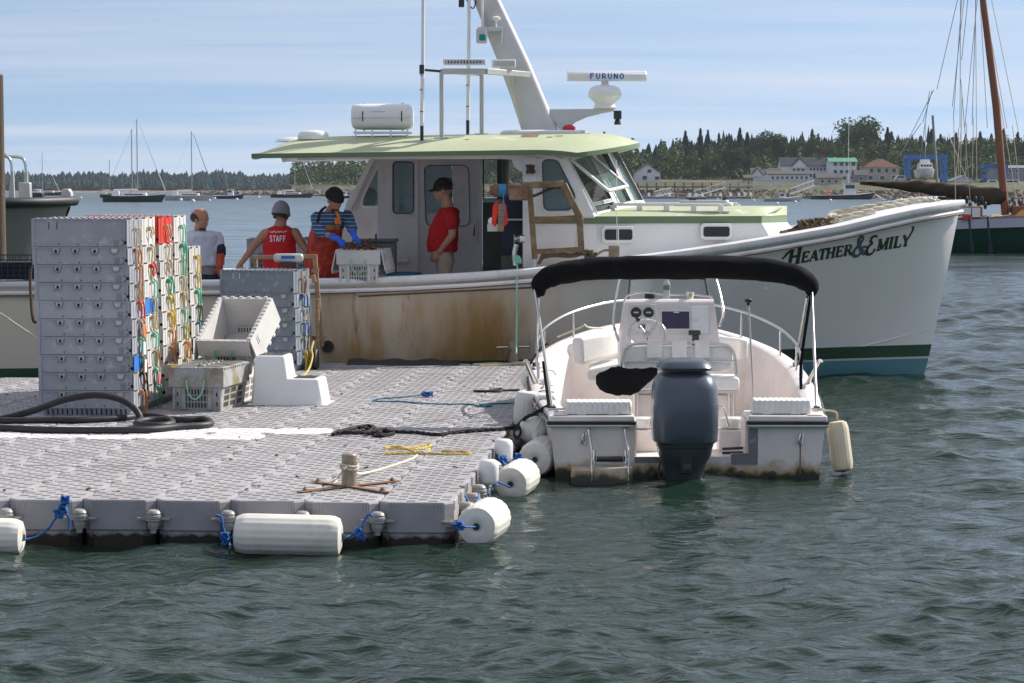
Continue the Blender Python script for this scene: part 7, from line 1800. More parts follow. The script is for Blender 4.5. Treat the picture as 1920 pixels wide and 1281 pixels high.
t = thing('water_bottle', 'clear plastic water bottle with a green label standing on the console', 'bottle', SO + Vector((sl(1250, 560, yC + .25).x, yC + .25, top - .005)))
m = MB(); m.lathe([(0, 0), (.030, 0), (.033, .01), (.032, .06), (.030, .08), (.033, .10), (.032, .14), (.022, .165), (.013, .18), (.013, .19)], n=18); m.build('body', mat('clear_plastic', (.6, .65, .65), .08, alpha=.55), t, smooth=50)
m = MB(); m.lathe([(.0335, .085), (.0335, .13)], n=18); m.build('label_band', M['bgreen2'], t, smooth=50); m = MB(); m.lathe([(.015, .188), (.015, .205), (0, .206)], n=12); m.build('cap', M['white_clean'], t, smooth=50)
t = thing('paper_cup', 'small white cup with a yellow and green print on the console', 'cup', SO + Vector((sl(1294, 556, yC + .22).x, yC + .22, top - .005)))
m = MB(); m.lathe([(0, 0), (.028, 0), (.037, .065), (.034, .065), (.026, .004)], n=16); m.build('body', M['white_clean'], t, smooth=40); m = MB(); m.box((-.012, -.0375, .02), (.012, -.030, .05)); m.build('print', M['rope_yellow'], t)
yS = 1.55
def ss(px, py, Y=yS): return sl(px, py, Y)
tubes('seat_frame', [ss(1164, 697), ss(1166, 675), ss(1172, 655), ss(1190, 645), ss(1230, 643), ss(1320, 643), ss(1362, 648), ss(1376, 662), ss(1380, 690), ss(1380, 712)], .014)
tubes('seat_frame', [ss(1172, 678), ss(1378, 678)], .011, sp=0); tubes('seat_frame', [ss(1176, 684, yS + .1), ss(1376, 684, yS + .1)], .011, sp=0)
m = MB(); A = ss(1168, 697, yS + .02); B = ss(1374, 649, yS + .02); pr = rrect(A.x, A.z, B.x, B.z, .07); m.prism(pr, yS + .02, yS + .09, 'y'); m.build('backrest', M['vinyl'], sboat, bevel=.02, seg=3)
for a0, a1 in ((1213, 1241), (1260, 1288), (1303, 1331)): m = MB(); A = ss(a0, 671, yS - .02); B = ss(a1, 641, yS - .02); m.box((A.x, yS - .024, A.z), (B.x, yS - .012, B.z)); m.box((A.x, yS - .024, B.z), (B.x, yS + .05, B.z + .01)); m.build('back_strap', M['vinyl'], sboat, bevel=.004)
m = MB(); A = ss(1176, 733, yS - .2); B = ss(1387, 708, yS - .2); m.box((A.x, yS - .2, A.z), (B.x, yS + .25, B.z)); m.build('seat_pad', M['vinyl'], sboat, bevel=.03, seg=3)
m = MB(); A = ss(1180, 738, yS - .18); B = ss(1382, 733, yS - .18); m.box((A.x, yS - .18, A.z), (B.x, yS + .22, A.z + .025)); m.build('seat_rail', M['alu'], sboat)
for px in (1190, 1368, 1376):
 for dy in (-.12, .18): A = ss(px, 738, yS + dy); m = MB(); m.tube([A, Vector((A.x, A.y, .15))], .015, 8); m.build('seat_leg', M['steel'], sboat, smooth=50)
m = MB(); A = ss(1196, 800, yS - .05); B = ss(1366, 740, yS - .05); m.box((A.x, yS - .05, .16), (B.x, yS + .2, B.z)); m.build('cool_box', M['liner'], sboat, bevel=.01)
t = thing('folded_cover', 'crumpled black canvas cover bundled beside the helm seat', 'cover', SO + ss(1175, 716, yS - .25)); m = MB(); rr = random.Random(6); R = []
for i in range(17):
 u = i / 16; c = Vector((-.27 + .54 * u, .0, .02 - .06 * sin(u * 3) + .08 * u)); rad = (.135 - .06 * u) * (sin(pi * min(.99, max(.01, u * .97 + .015))) ** .55) * 1.12
 R.append([(c.x, c.y + rad * .9 * cos(w), c.z + rad * sin(w) * (1 + .1 * sin(3 * w + u * 9)) + .012 * sin(w * 5 + u * 20)) for w in [2 * pi * q / 18 for q in range(18)]])
m.grid(R, closed=True); m.add(R[0], [tuple(range(18))]); m.add(R[-1], [tuple(range(18))]); m.build('cloth', M['blackcloth'], t, smooth=60)
def bolster(label, pts, th, cat='cushion'):
 P = [Vector(p) for p in pts]; c = sum(P, Vector()) / 4; t = thing('bow_cushion', label, cat, SO + c); n = (P[1] - P[0]).cross(P[3] - P[0]).normalized(); m = MB()
 m.add([p - c + n * th / 2 for p in P] + [p - c - n * th / 2 for p in P], [(0, 1, 2, 3), (7, 6, 5, 4), (0, 4, 5, 1), (1, 5, 6, 2), (2, 6, 7, 3), (3, 7, 4, 0)]); m.build('pad', M['vinyl'], t, bevel=.035, seg=4)
bolster('white backrest bolster against the left bow side of the small boat', [sl(1082, 686, 2.85), sl(1157, 664, 3.3), sl(1157, 618, 3.3), sl(1080, 634, 2.85)], .13)
bolster('white seat cushion below the left bow bolster', [sl(1100, 706, 2.7), sl(1162, 702, 2.7), sl(1162, 680, 3.3), sl(1104, 688, 3.3)], .09)
bolster('white backrest bolster behind the console on the right bow side', [sl(1352, 672, 3.5), sl(1394, 676, 2.95), sl(1396, 636, 2.95), sl(1352, 630, 3.5)], .10)
for px, s in ((1205, -1), (1378, 1)):
 c = sl(px, 790, .55); m = MB(); m.lathe([(0, 0), (.12, 0), (.13, .02), (.13, .07), (.11, .085), (0, .09)], n=22, M=Matrix.Diagonal(Vector((1.0, .8, 1)))); m.build('jump_seat', M['vinyl'], sboat, smooth=50, loc=(c.x, .62, c.z - .06)); m = MB(); m.box((c.x - .14, .5, .15), (c.x + .14, .74, c.z - .07)); m.build('jump_seat_base', M['liner'], sboat, bevel=.01)
 tubes('seat_hoop', [sl(px - s * 12, 800, .5), sl(px + s * -20, 770, .5), sl(px - s * 30, 762, .55), sl(px - s * 60, 760, .8)], .010)
m = MB(); c = sl(1399, 842, .25); m.lathe([(.025, -.01), (.045, 0), (.045, .03), (.03, .04)], c, 'x', 16); m.tube([c + Vector((0, 0, .01)), c + Vector((-.2, .0, .0))], .012, 7); m.tube([c + Vector((0, 0, -.03)), c + Vector((-.2, .0, -.035))], .012, 7); m.build('battery_cables', M['dark'], sboat, smooth=50)
m = MB()
for s in (-1, 1):
 p = sl(1063 if s < 0 else 1425, 690 if s < 0 else 681, 1.6); x = s * 1.02 + 0
 for k in range(5): w = 2 * pi * k / 5; m.lathe([(.03, -.006), (.03, .006)], (x - s * .0, 1.6 + .05 * cos(w), .42 + .05 * sin(w)), 'x', 10)
m.build('speaker_grille', M['vinyl'], sboat)['kind'] = 'stuff'
for s in (-1, 1):
 def gp(y, dz, inn=.08): b1, z1 = gun(y); return Vector((s * (b1 - inn), y, z1 + dz))
 tubes('bow_rail', [gp(2.3, .0), gp(2.35, .16), gp(2.6, .235), gp(3.0, .26), gp(3.6, .27), gp(4.2, .27), gp(4.7, .26), gp(5.0, .25)], .013)
 for y in (2.75, 3.5, 4.3): tubes('stanchion', [gp(y, 0), gp(y, .25)], .010, sp=0)
 tubes('rod_holder', [gp(2.05, -.02, .06), gp(2.0, .0, .06) + Vector((s * .11, -.12, .23))], .024, sp=0)
 m = MB(); p = gp(1.75, .01, .10); m.beam(p + Vector((0, -.07, .015)), p + Vector((0, .07, .015)), .018, .014); m.beam(p + Vector((0, -.03, 0)), p + Vector((0, -.03, .015)), .015, .015); m.beam(p + Vector((0, .03, 0)), p + Vector((0, .03, .015)), .015, .015); m.build('cleat', M['steel'], sboat, bevel=.004)
 m = MB(); p = gp(.25, .012, .07); m.beam(p + Vector((-.07, 0, .02)), p + Vector((.07, 0, .02)), .018, .016); m.beam(p, p + Vector((0, 0, .02)), .03, .03); m.build('cleat', M['steel'], sboat, bevel=.004)
 topz = 1.60
 tubes('bimini_strut', [gp(.35, .0, .05), Vector((s * 1.245, 1.9, topz - .12))], .013, sp=0); tubes('bimini_strut', [gp(3.0, .0, .06), Vector((s * 1.21, 1.95, topz - .2))], .011, sp=0)
 for q, yy in (('strut_foot', .35), ('strut_foot', 3.0)): m = MB(); p = gp(yy, .0, .05); m.cbox(p + Vector((0, 0, .02)), (.05, .05, .05)); m.build(q, M['dark'], sboat, bevel=.006)
 A = gp(.45, .0, .03) if s < 0 else gp(1.6, -.35, .14); B = Vector((s * 1.25, 1.9, topz - .1))
 m = MB(); mid = (A + B) / 2 + Vector((-s * (.05 if s > 0 else .0), -.05, .0)); pts_ = spline([A, A.lerp(mid, .5) + Vector((.0, 0, .0)), mid, B], 5); pts_ = pts_[:9] if s < 0 else pts_; R = [[p + Vector((-.014, 0, 0)), p + Vector((.014, .004, 0))] for p in pts_]; m.grid(R); m.build('bimini_strap', M['blackcloth'], sboat)
tubes('stern_rail_line', [sl(1355, 760, 1.2), sl(1357, 740, 1.3), sl(1360, 700, 1.4)], .008) if False else None
def bim(px, py): return sl(px, py, 1.92)
cen = [(1014, 556), (1013, 537), (1026, 521), (1052, 512), (1090, 507), (1150, 503), (1220, 501), (1300, 501), (1380, 503), (1440, 507), (1482, 513), (1508, 526), (1520, 540), (1521, 556)]
rad = [.03, .09, .105, .11, .112, .114, .116, .118, .116, .114, .110, .102, .085, .03]
path = spline([bim(*c) for c in cen], 5); k = len(path); rr = random.Random(2)
rd = [interp(i / (k - 1), [j / 13 for j in range(14)], rad) for i in range(k)]
m = MB(); R = []
for i, p in enumerate(path):
 t_ = (path[min(i + 1, k - 1)] - path[max(i - 1, 0)]).normalized(); w_ = Vector((0, 1, 0)); u_ = t_.cross(w_).normalized(); n = 24
 R.append([p + (u_ * cos(a) * (1 + .05 * sin(a * 3 + i * .35) + .025 * sin(a * 5 - i * .8)) * .92 + w_ * sin(a) * 1.05 * (1 + .05 * sin(i * .9 + a * 2))) * rd[i] * (1 - .05 * (abs(sin(i * .55)) ** 12)) for a in [2 * pi * q / n for q in range(n)]])
m.grid(R, closed=True); m.add(R[0], [tuple(range(24))]); m.add(R[-1], [tuple(range(24))]); m.build('bimini_cover', M['blackcloth'], sboat, smooth=60)
A = sl(1414, 765, .4); B = sl(1403, 562, .4); m = MB(); m.tube([A, B], .008, 8); lp = m.build('light_pole', M['alu'], sboat, smooth=50); m = MB(); m.lathe([(.028, 0), (.02, .05), (.01, .08)], Vector((A.x, A.y, .51)), n=12); m.build('pole_foot', M['dark'], lp, smooth=40); m = MB(); m.lathe([(.012, -.05), (.014, -.03), (.03, -.02), (.034, 0), (.02, .012), (0, .013)], B, n=14); m.build('pole_cap', M['dark'], lp, smooth=40)
m = MB(); m.box((-.98, -.26, -.08), (-.45, -.002, .09), top=.015); m.build('swim_platform', M['transom'], sboat, bevel=.01)
for x in (-.80, -.50): tubes('ladder_stile', [(x - .02, -.01, .40), (x - .02, -.05, .38), (x, -.10, .26), (x, -.22, .15), (x, -.275, .10), (x, -.28, .0)], .012)
m = MB(); m.tube([(-.76, -.22, .17), (-.54, -.22, .17)], .024, 10); m.build('ladder_tread', M['dark'], sboat, smooth=50); m = MB(); m.box((-.77, -.25, .12), (-.53, -.19, .135)); m.build('ladder_rung', M['steel'], sboat)
for x in (-.78, -.52): m = MB(); m.tube([(x, -.2, .11), (x, -.19, .24)], .016, 8); m.build('ladder_bracket', M['steel'], sboat, smooth=50)
for x in (-.86, .93): m = MB(); m.tube([(x, -.005, .36), (x - .012, -.03, .33), (x - .02, -.02, .28), (x + .01, -.02, .27), (x + .02, -.005, .36)], .009, 6); m.build('tow_eye', M['steel'], sboat, smooth=50)
m = MB(); m.box((.925, -.003, .02), (.935, .0, .27)); m.build('rust_streak', M['brown'], sboat)
for x in (-.28, .44, .70): m = MB(); m.lathe([(.03, .0), (.033, -.02), (.02, -.025)], (x, .0, .02), 'y', 14); m.build('drain_plug', M['dark'], sboat, smooth=40)
# ---------------------------------------------------------------- outboard engine
OB = SO + Vector((-.045, -.25, 0)); ob = thing('outboard_engine', 'large dark blue-grey outboard engine hung in the middle of the transom', 'outboard engine', OB)
M['cowl'] = mat('engine_cowl', (0.075, 0.092, 0.118), .34, metal=.3, var=.10, scale=3, coat=.25)
M['cowl_d'] = mat('engine_leg', (0.045, 0.055, 0.070), .38, metal=.3, var=.1, coat=.3)
def ringp(w, d, z, yo=0, ex=.55, n=32): return [(w * (abs(cos(a)) ** ex) * (1 if cos(a) > 0 else -1), yo + d * (abs(sin(a)) ** ex) * (1 if sin(a) > 0 else -1), z) for a in [2 * pi * q / n for q in range(n)]]
S_ = [(.225, .27, .305, 0), (.262, .30, .335, 0), (.268, .31, .42, 0), (.270, .32, .60, .0), (.262, .31, .76, .01), (.235, .28, .84, .02), (.205, .245, .872, .03), (.19, .23, .876, .03)]
m = MB(); R = [ringp(w, d, z, yo) for w, d, z, yo in S_]; m.grid(R, closed=True); m.add(R[-1], [tuple(range(32))]); cw_o = m.build('cowl', M['cowl'], ob, smooth=40)
S2 = [(.18, .22, .903, .03), (.220, .255, .908, .03), (.228, .265, .93, .03), (.20, .24, .968, .03), (.15, .18, .990, .03), (.06, .08, .996, .03)]
m = MB(); R = [ringp(w, d, z, yo, .6) for w, d, z, yo in S2]; m.grid(R, closed=True); m.add(R[-1], [tuple(range(32))]); m.build('cowl_top', M['cowl'], ob, smooth=50)
m = MB(); R = [ringp(.175, .215, z, .03, .6) for z in (.86, .91)]; m.grid(R, closed=True); m.build('air_intake', M['black'], ob)
m = MB(); R = [ringp(w, d, z, 0) for w, d, z in ((.226, .272, .285), (.232, .278, .300), (.226, .272, .312))]; m.grid(R, closed=True); m.build('cowl_seal', M['black'], ob, smooth=60)
S3 = [(.14, .17, -.55, .0, .8), (.145, .18, -.1, 0, .8), (.155, .20, .05, 0, .75), (.175, .22, .14, 0, .7), (.215, .26, .22, 0, .6), (.225, .27, .288, 0, .55)]
m = MB(); R = [ringp(w, d, z, yo, ex) for w, d, z, yo, ex in S3]; m.grid(R, closed=True); m.build('lower_cowl', M['cowl_d'], ob, smooth=40)
m = MB(); m.box((-.05, -.262, .08), (.045, -.20, .24)); m.build('rear_latch_plate', M['black'], ob, bevel=.01); m = MB(); m.box((-.025, -.272, .11), (.03, -.25, .16)); m.build('pilot_outlet', M['cowl_d'], ob, bevel=.006)
m = MB(); m.box((-.12, .1, -.2), (.12, .3, .22)); m.build('mount_bracket', M['black'], ob, bevel=.01)
m = MB(); m.tube(spline([(-.16, .18, .17), (-.2, .16, .08), (-.19, .1, .0), (-.14, .1, .04), (-.17, .15, .12)], 5), .008, 6); m.build('rigging_hose', M['black'], ob, smooth=50)
# ---------------------------------------------------------------- fenders and lines of the small boat
t = fender('yellowed ribbed fender hanging outboard of the right stern quarter', at_y(1581, 884, 20.35), at_y(1569, 790, 20.42), .090, mat_=M['fender_y'])
rope('fender_line', 'pale line from the right stern cleat over the rail to the hanging fender', 'rope', [SO + Vector((1.06, .28, .53)), SO + Vector((1.13, .24, .53)), at_y(1567, 773, 20.42), at_y(1569, 788, 20.42)], .008, M['rope_cream'])
fender('white ribbed fender hanging upright against the left side of the small boat', at_y(985, 800, 21.75), at_y(991, 733, 21.75), .115)
def ball_fender(label, c, r):
 t = thing('ball_fender', label, 'fender', c); m = MB(); m.ball((0, 0, 0), (r, r, r * 1.02), 28, 18); m.build('ball', M['fender'], t, smooth=60); m = MB(); m.lathe([(.04, r * .97), (.03, r * 1.08), (.015, r * 1.15)], n=12); m.build('eye', M['rope_blue'], t)
ball_fender('large round white fender with a tag between dock and small boat', at_y(1000, 806, 21.0), .125)
ball_fender('round white fender further forward between dock and small boat', at_y(997, 712, 23.0), .10)
ball_fender('small round white float on the dock edge beside the big round fender', at_y(966, 817, 21.3), .055)
m = MB(); o0 = at_y(1002, 815, 20.87); m.box((-.02, 0, -.035), (.02, .01, .03)); m.tube([(0, 0, .03), (.05, .02, .13), (.1, .1, .2)], .005, 5); tag(m.build('fender_tag', M['white_clean'], None, loc=o0), 'small white tag and cord on the big round fender', 'tag')
rope('black_line', 'thin black line from the small boat down to the dock edge near the bow', 'rope', [at_y(1026, 645, 22.6), at_y(1012, 655, 22.8), at_y(996, 680, 23.0), at_y(985, 700, 23.2), at_y(981, 706, 23.2), at_y(983, 712, 23.2)], .010, M['rope_black'])
rope('black_line', 'loop of black rope hanging over the dock edge by the small boat', 'rope', [at_y(975, 798, 20.9), at_y(966, 805, 20.9), at_y(964, 815, 20.85), at_y(970, 821, 20.85), at_y(976, 812, 20.9), at_y(974, 800, 20.9)], .012, M['rope_black'])
for i, (a, b_) in enumerate([((1002, 712), (1052, 706)), ((1008, 740), (1052, 722)), ((1012, 760), (1042, 745))]):
 rope('fender_line', ['pale cord across the left gunwale, foremost of three', 'bluish cord across the left gunwale, middle of three', 'pale cord across the left gunwale, rearmost of three'][i], 'rope', [SO + Vector((-1.28 + .01 * i, 1.9 - .45 * i, .54 - .03 * i)), SO + Vector((-1.2, 1.95 - .45 * i, .61 - .025 * i)), SO + Vector((-1.08, 1.9 - .45 * i, .60 - .02 * i))], .006, M['rope_white' if i != 1 else 'rope_blue'])
rope('mooring_line', 'white line looped on the left bow rail post', 'rope', [at_y(1045, 632, 23.6), at_y(1070, 622, 23.5), at_y(1092, 612, 23.4), at_y(1096, 609, 23.4), at_y(1104, 614, 23.6), at_y(1130, 616, 24.0)], .009, M['rope_white'])
# ================================================================ PEOPLE
M['red_cloth'] = mat('red_cotton', (0.52, 0.012, 0.018), .85, var=.15, scale=9, bump=.5, bscale=12)
M['white_cloth'] = mat('pale_cotton', (0.50, 0.52, 0.60), .85, var=.08, scale=9, bump=.5, bscale=12)
M['grey_cloth'] = mat('grey_cotton', (0.22, 0.20, 0.21), .85, var=.12, bump=.4, bscale=14)
M['khaki'] = mat('khaki_cotton', (0.44, 0.35, 0.26), .85, var=.12, bump=.4, bscale=14)
M['orange_oil'] = mat('orange_oilskin', (0.42, 0.035, 0.015), .45, var=.25, scale=5, bump=.8, bscale=7)
M['mustard'] = mat('mustard_trim', (0.40, 0.20, 0.03), .5, var=.2); M['glove_blue'] = mat('blue_glove', (0.01, 0.12, 0.62), .45, bump=.3)
M['glove_orange'] = mat('orange_glove', (0.50, 0.06, 0.02), .6, var=.3, bump=.4); M['knit_grey'] = mat('grey_knit', (0.26, 0.26, 0.28), .95, bump=.8, bscale=60); M['knit_dark'] = mat('dark_knit', (0.022, 0.018, 0.018), .95, bump=.6, bscale=60)
M['denim'] = mat('dark_denim', (0.015, 0.018, 0.03), .85); M['hair'] = mat('brown_hair', (0.055, 0.030, 0.018), .7, var=.3, scale=40, bump=.6)
M['maroon'] = mat('maroon_cloth', (0.20, 0.015, 0.03), .85)
def stripes():
 m = mat('blue_striped_knit', (0.030, 0.085, 0.19), .85, var=.15, bump=.4, bscale=16); N, L, b = nodes_of(m)
 tc = N.new('ShaderNodeTexCoord'); w = N.new('ShaderNodeTexWave'); w.bands_direction = 'Z'; w.inputs['Scale'].default_value = 7.0; w.inputs['Distortion'].default_value = 1.2; L.new(tc.outputs['Object'], w.inputs['Vector'])
 r = N.new('ShaderNodeValToRGB'); r.color_ramp.elements[0].position = .90; r.color_ramp.elements[1].position = .96; L.new(w.outputs['Fac'], r.inputs[0])
 src = b.inputs['Base Color'].links[0].from_socket; mx = N.new('ShaderNodeMix'); mx.data_type = 'RGBA'; L.new(r.outputs[0], mx.inputs[0]); L.new(src, mx.inputs[6]); mx.inputs[7].default_value = (.35, .45, .52, 1); L.new(mx.outputs[2], b.inputs['Base Color']); return m
M['striped'] = stripes()
FOLD = bpy.data.textures.new('cloth_folds', 'CLOUDS'); FOLD.noise_scale = .085; FOLD.noise_depth = 1
def cap(m, a, b_, r0, r1):
 a = Vector(a); b_ = Vector(b_); n = 6; d = (b_ - a).normalized()
 pts = []; rs = []
 for k in range(4): t = pi / 2 * (1 - k / 3); pts.append(a - d * r0 * sin(t)); rs.append(max(.002, r0 * cos(t)))
 for k in range(4): t = pi / 2 * k / 3; pts.append(b_ + d * r1 * sin(t)); rs.append(max(.002, r1 * cos(t)))
 m.tube(pts, rs, 14)
def soft(m, name, mt, parent, vox=.011, it=5, loc=None):
 o = m.build(name, mt, parent, loc=loc)
 r = o.modifiers.new('skin', 'REMESH'); r.mode = 'VOXEL'; r.voxel_size = vox; r.use_smooth_shade = True
 s = o.modifiers.new('smooth', 'SMOOTH'); s.factor = .6; s.iterations = it
 if name not in ('body', 'glove', 'orange_glove'):
  d = o.modifiers.new('folds', 'DISPLACE'); d.texture = FOLD; d.strength = .034; d.mid_level = .5; d.texture_coords = 'LOCAL'
 return o
def torso(m, rings, yaw):
 """rings: (centre, half width, half depth)"""
 c, s = cos(yaw), sin(yaw); R = []
 for p, w, d in rings:
  R.append([Vector(p) + Vector((cos(a) * w * -s + sin(a) * d * c, cos(a) * w * c + sin(a) * d * s, 0)) for a in [2 * pi * q / 20 for q in range(20)]])
 m.grid(R, closed=True); m.add(R[0], [tuple(range(20))]); m.add(R[-1], [tuple(range(20))])
def hand(m, p, d, nrm, s=1, curl=.5):
 """palm at p pointing along d, with four unequal bent fingers and a thumb leaving its side"""
 d = Vector(d).normalized(); n = Vector(nrm); n = (n - d * n.dot(d)).normalized(); w = d.cross(n)
 p = Vector(p)
 for k in range(3): cap(m, p + w * (k - 1) * .022, p + d * .075 + w * (k - 1) * .026, .017, .015)
 for k, L in enumerate((.068, .078, .072, .056)):
  b0 = p + d * .085 + w * (k - 1.5) * .021; b1 = b0 + (d * cos(curl) - n * sin(curl)) * L * .5; b2 = b1 + (d * cos(curl * 2) - n * sin(curl * 2)) * L * .5; cap(m, b0, b1, .0095, .0085); cap(m, b1, b2, .0085, .0075)
 t0 = p + d * .02 - w * .035 * s; t1 = t0 + (d * .7 - w * .7 * s).normalized() * .035; t2 = t1 + (d * .95 - w * .2 * s - n * .3).normalized() * .03; cap(m, t0, t1, .012, .010); cap(m, t1, t2, .010, .008)
def head_M(c, yaw, pitch=0, roll=0, k=1.17): return Matrix.Translation(c) @ Matrix.Scale(k, 4) @ Matrix.Rotation(yaw, 4, 'Z') @ Matrix.Rotation(pitch, 4, 'Y') @ Matrix.Rotation(roll, 4, 'X')
def head(m, Mh):
 M0 = m.M; m.M = Mh
 m.ball((-.012, 0, .035), (.098, .076, .088), 20, 14); m.ball((.022, 0, -.03), (.070, .060, .085), 18, 12)
 m.ball((.050, 0, -.088), (.032, .034, .026)); m.ball((.088, 0, -.005), (.014, .012, .022)); m.ball((.097, 0, -.022), (.015, .013, .012))
 m.ball((.072, 0, .028), (.022, .055, .012)); m.ball((.083, 0, -.055), (.010, .024, .007)); m.ball((.082, 0, -.067), (.010, .020, .006))
 for s in (-1, 1): m.ball((-.005, s * .076, -.008), (.020, .010, .030)); m.ball((.055, s * .035, -.028), (.022, .022, .022))
 m.M = M0
def eyes(t, Mh):
 for s in (-1, 1):
  m = MB(); m.M = Mh; m.ball((.079, s * .029, .006), (.008, .010, .005)); e = m.build('eye', M['white_clean'], t, smooth=60)
  m = MB(); m.M = Mh; m.ball((.0875, s * .029, .006), (.004, .0065, .0055)); m.build('iris', M['dark'], e, smooth=60)
def shell(t, Mh, name, mt, zmin, grow=.010, back=0, peak=False, cuff=False, zmax=None):
 m = MB(); m.M = Mh; R = []
 for i in range(9):
  f = i / 8; z = zmin + (.035 + .088 + grow * 1.5 - zmin) * sin(f * pi / 2); k = sqrt(max(.0004, 1 - max(0, (z - .035)) ** 2 / (.088 + grow * 1.6) ** 2))
  R.append([(-.012 + (.098 + grow) * k * cos(a), (.076 + grow) * k * sin(a), z + (back * -cos(a) * .03 if i == 0 else 0)) for a in [2 * pi * q / 24 for q in range(24)]])
 m.grid(R, closed=True); m.add(R[-1], [tuple(range(24))])
 if cuff: m.grid([[(x * 1.06, y * 1.06, z) for x, y, z in R[0]], [(x * 1.075, y * 1.075, z + .02) for x, y, z in R[0]], [(x * 1.04, y * 1.04, z + .042) for x, y, z in R[0]]], closed=True)
 if peak:
  n = 10; R2 = []
  for rr_ in (0, .35, .7, 1.0): R2.append([(.075 - .012 + .02 * (1 - abs(q)) + rr_ * .085 * (1 - .35 * q * q), q * (.066 - .01 * rr_), zmin + .004 - .020 * rr_ - .012 * q * q) for q in np.linspace(-1, 1, n)])
  m.grid(R2); m.grid([[(a, b_, c - .006) for a, b_, c in r] for r in R2], flip=True)
 return m.build(name, mt, t, smooth=60)
# ---- man in the red T-shirt with a black cap, side on, hands in pockets
def man_red():
 v = -.55; Yp = b2w((-6.2, v, 0)).y; deck = .78
 def P(px, py, dy=0): return at_y(px, py, Yp) + Vector((0, dy, 0)) - base
 base = Vector((0, 0, 0)); g = at_y(833, 500, Yp); base = Vector((g.x, Yp, deck))
 t = thing('person', 'man side-on in red T-shirt, khaki shorts and black cap, hands in pockets', 'person', base)
 hc = P(830, 358); Mh = head_M(hc, pi, radians(8)); m = MB(); head(m, Mh)
 cap(m, P(836, 372), P(840, 390), .066, .078)
 torso(m, [(P(829, 475), .16, .13), (P(831, 450), .165, .145), (P(836, 420), .17, .13), (P(842, 398), .19, .10)], pi)
 for s in (-1, 1):
  dy = s * .21
  cap(m, P(845, 401, dy * .9), P(849, 440, dy * 1.1), .058, .050); cap(m, P(849, 440, dy * 1.1), P(826, 470, dy * .9), .049, .034)
  hand(m, P(824, 472, dy * .85), (-.55, 0, -.8), (0, s, 0), s, .5)
  hz_ = P(833, 482).z; cap(m, (.02, s * .09, hz_), (.0, s * .10, .48), .095, .060); cap(m, (.0, s * .10, .48), (.02, s * .11, .09), .058, .038); cap(m, (.03, s * .11, .05), (-.15, s * .12, .035), .042, .035)
 soft(m, 'body', M['skin'], t, .0095)
 eyes(t, Mh)
 shell(t, Mh, 'hair', M['hair'], .0, .004); shell(t, Mh, 'cap', M['knit_dark'], .040, .014, 0, True)
 m = MB()
 torso(m, [(P(829, 472), .20, .185), (P(829, 455), .21, .20), (P(832, 430), .21, .19), (P(838, 408), .21, .16), (P(842, 396), .21, .135), (P(841, 389), .13, .10)], pi)
 for s in (-1, 1): cap(m, P(843, 401, s * .17), P(847, 420, s * .235), .088, .082)
 soft(m, 'shirt', M['red_cloth'], t)
 m = MB(); torso(m, [(P(830, 492), .17, .15), (P(829, 468), .175, .155)], pi)
 for s in (-1, 1): cap(m, (.01, s * .09, P(833, 486).z), (.0, s * .105, .50), .115, .098)
 soft(m, 'shorts', M['khaki'], t)
 m = MB()
 for s in (-1, 1): m.ball((-.05, s * .12, .04), (.15, .055, .05))
 m.build('shoes', M['dark'], t, smooth=60)
man_red()
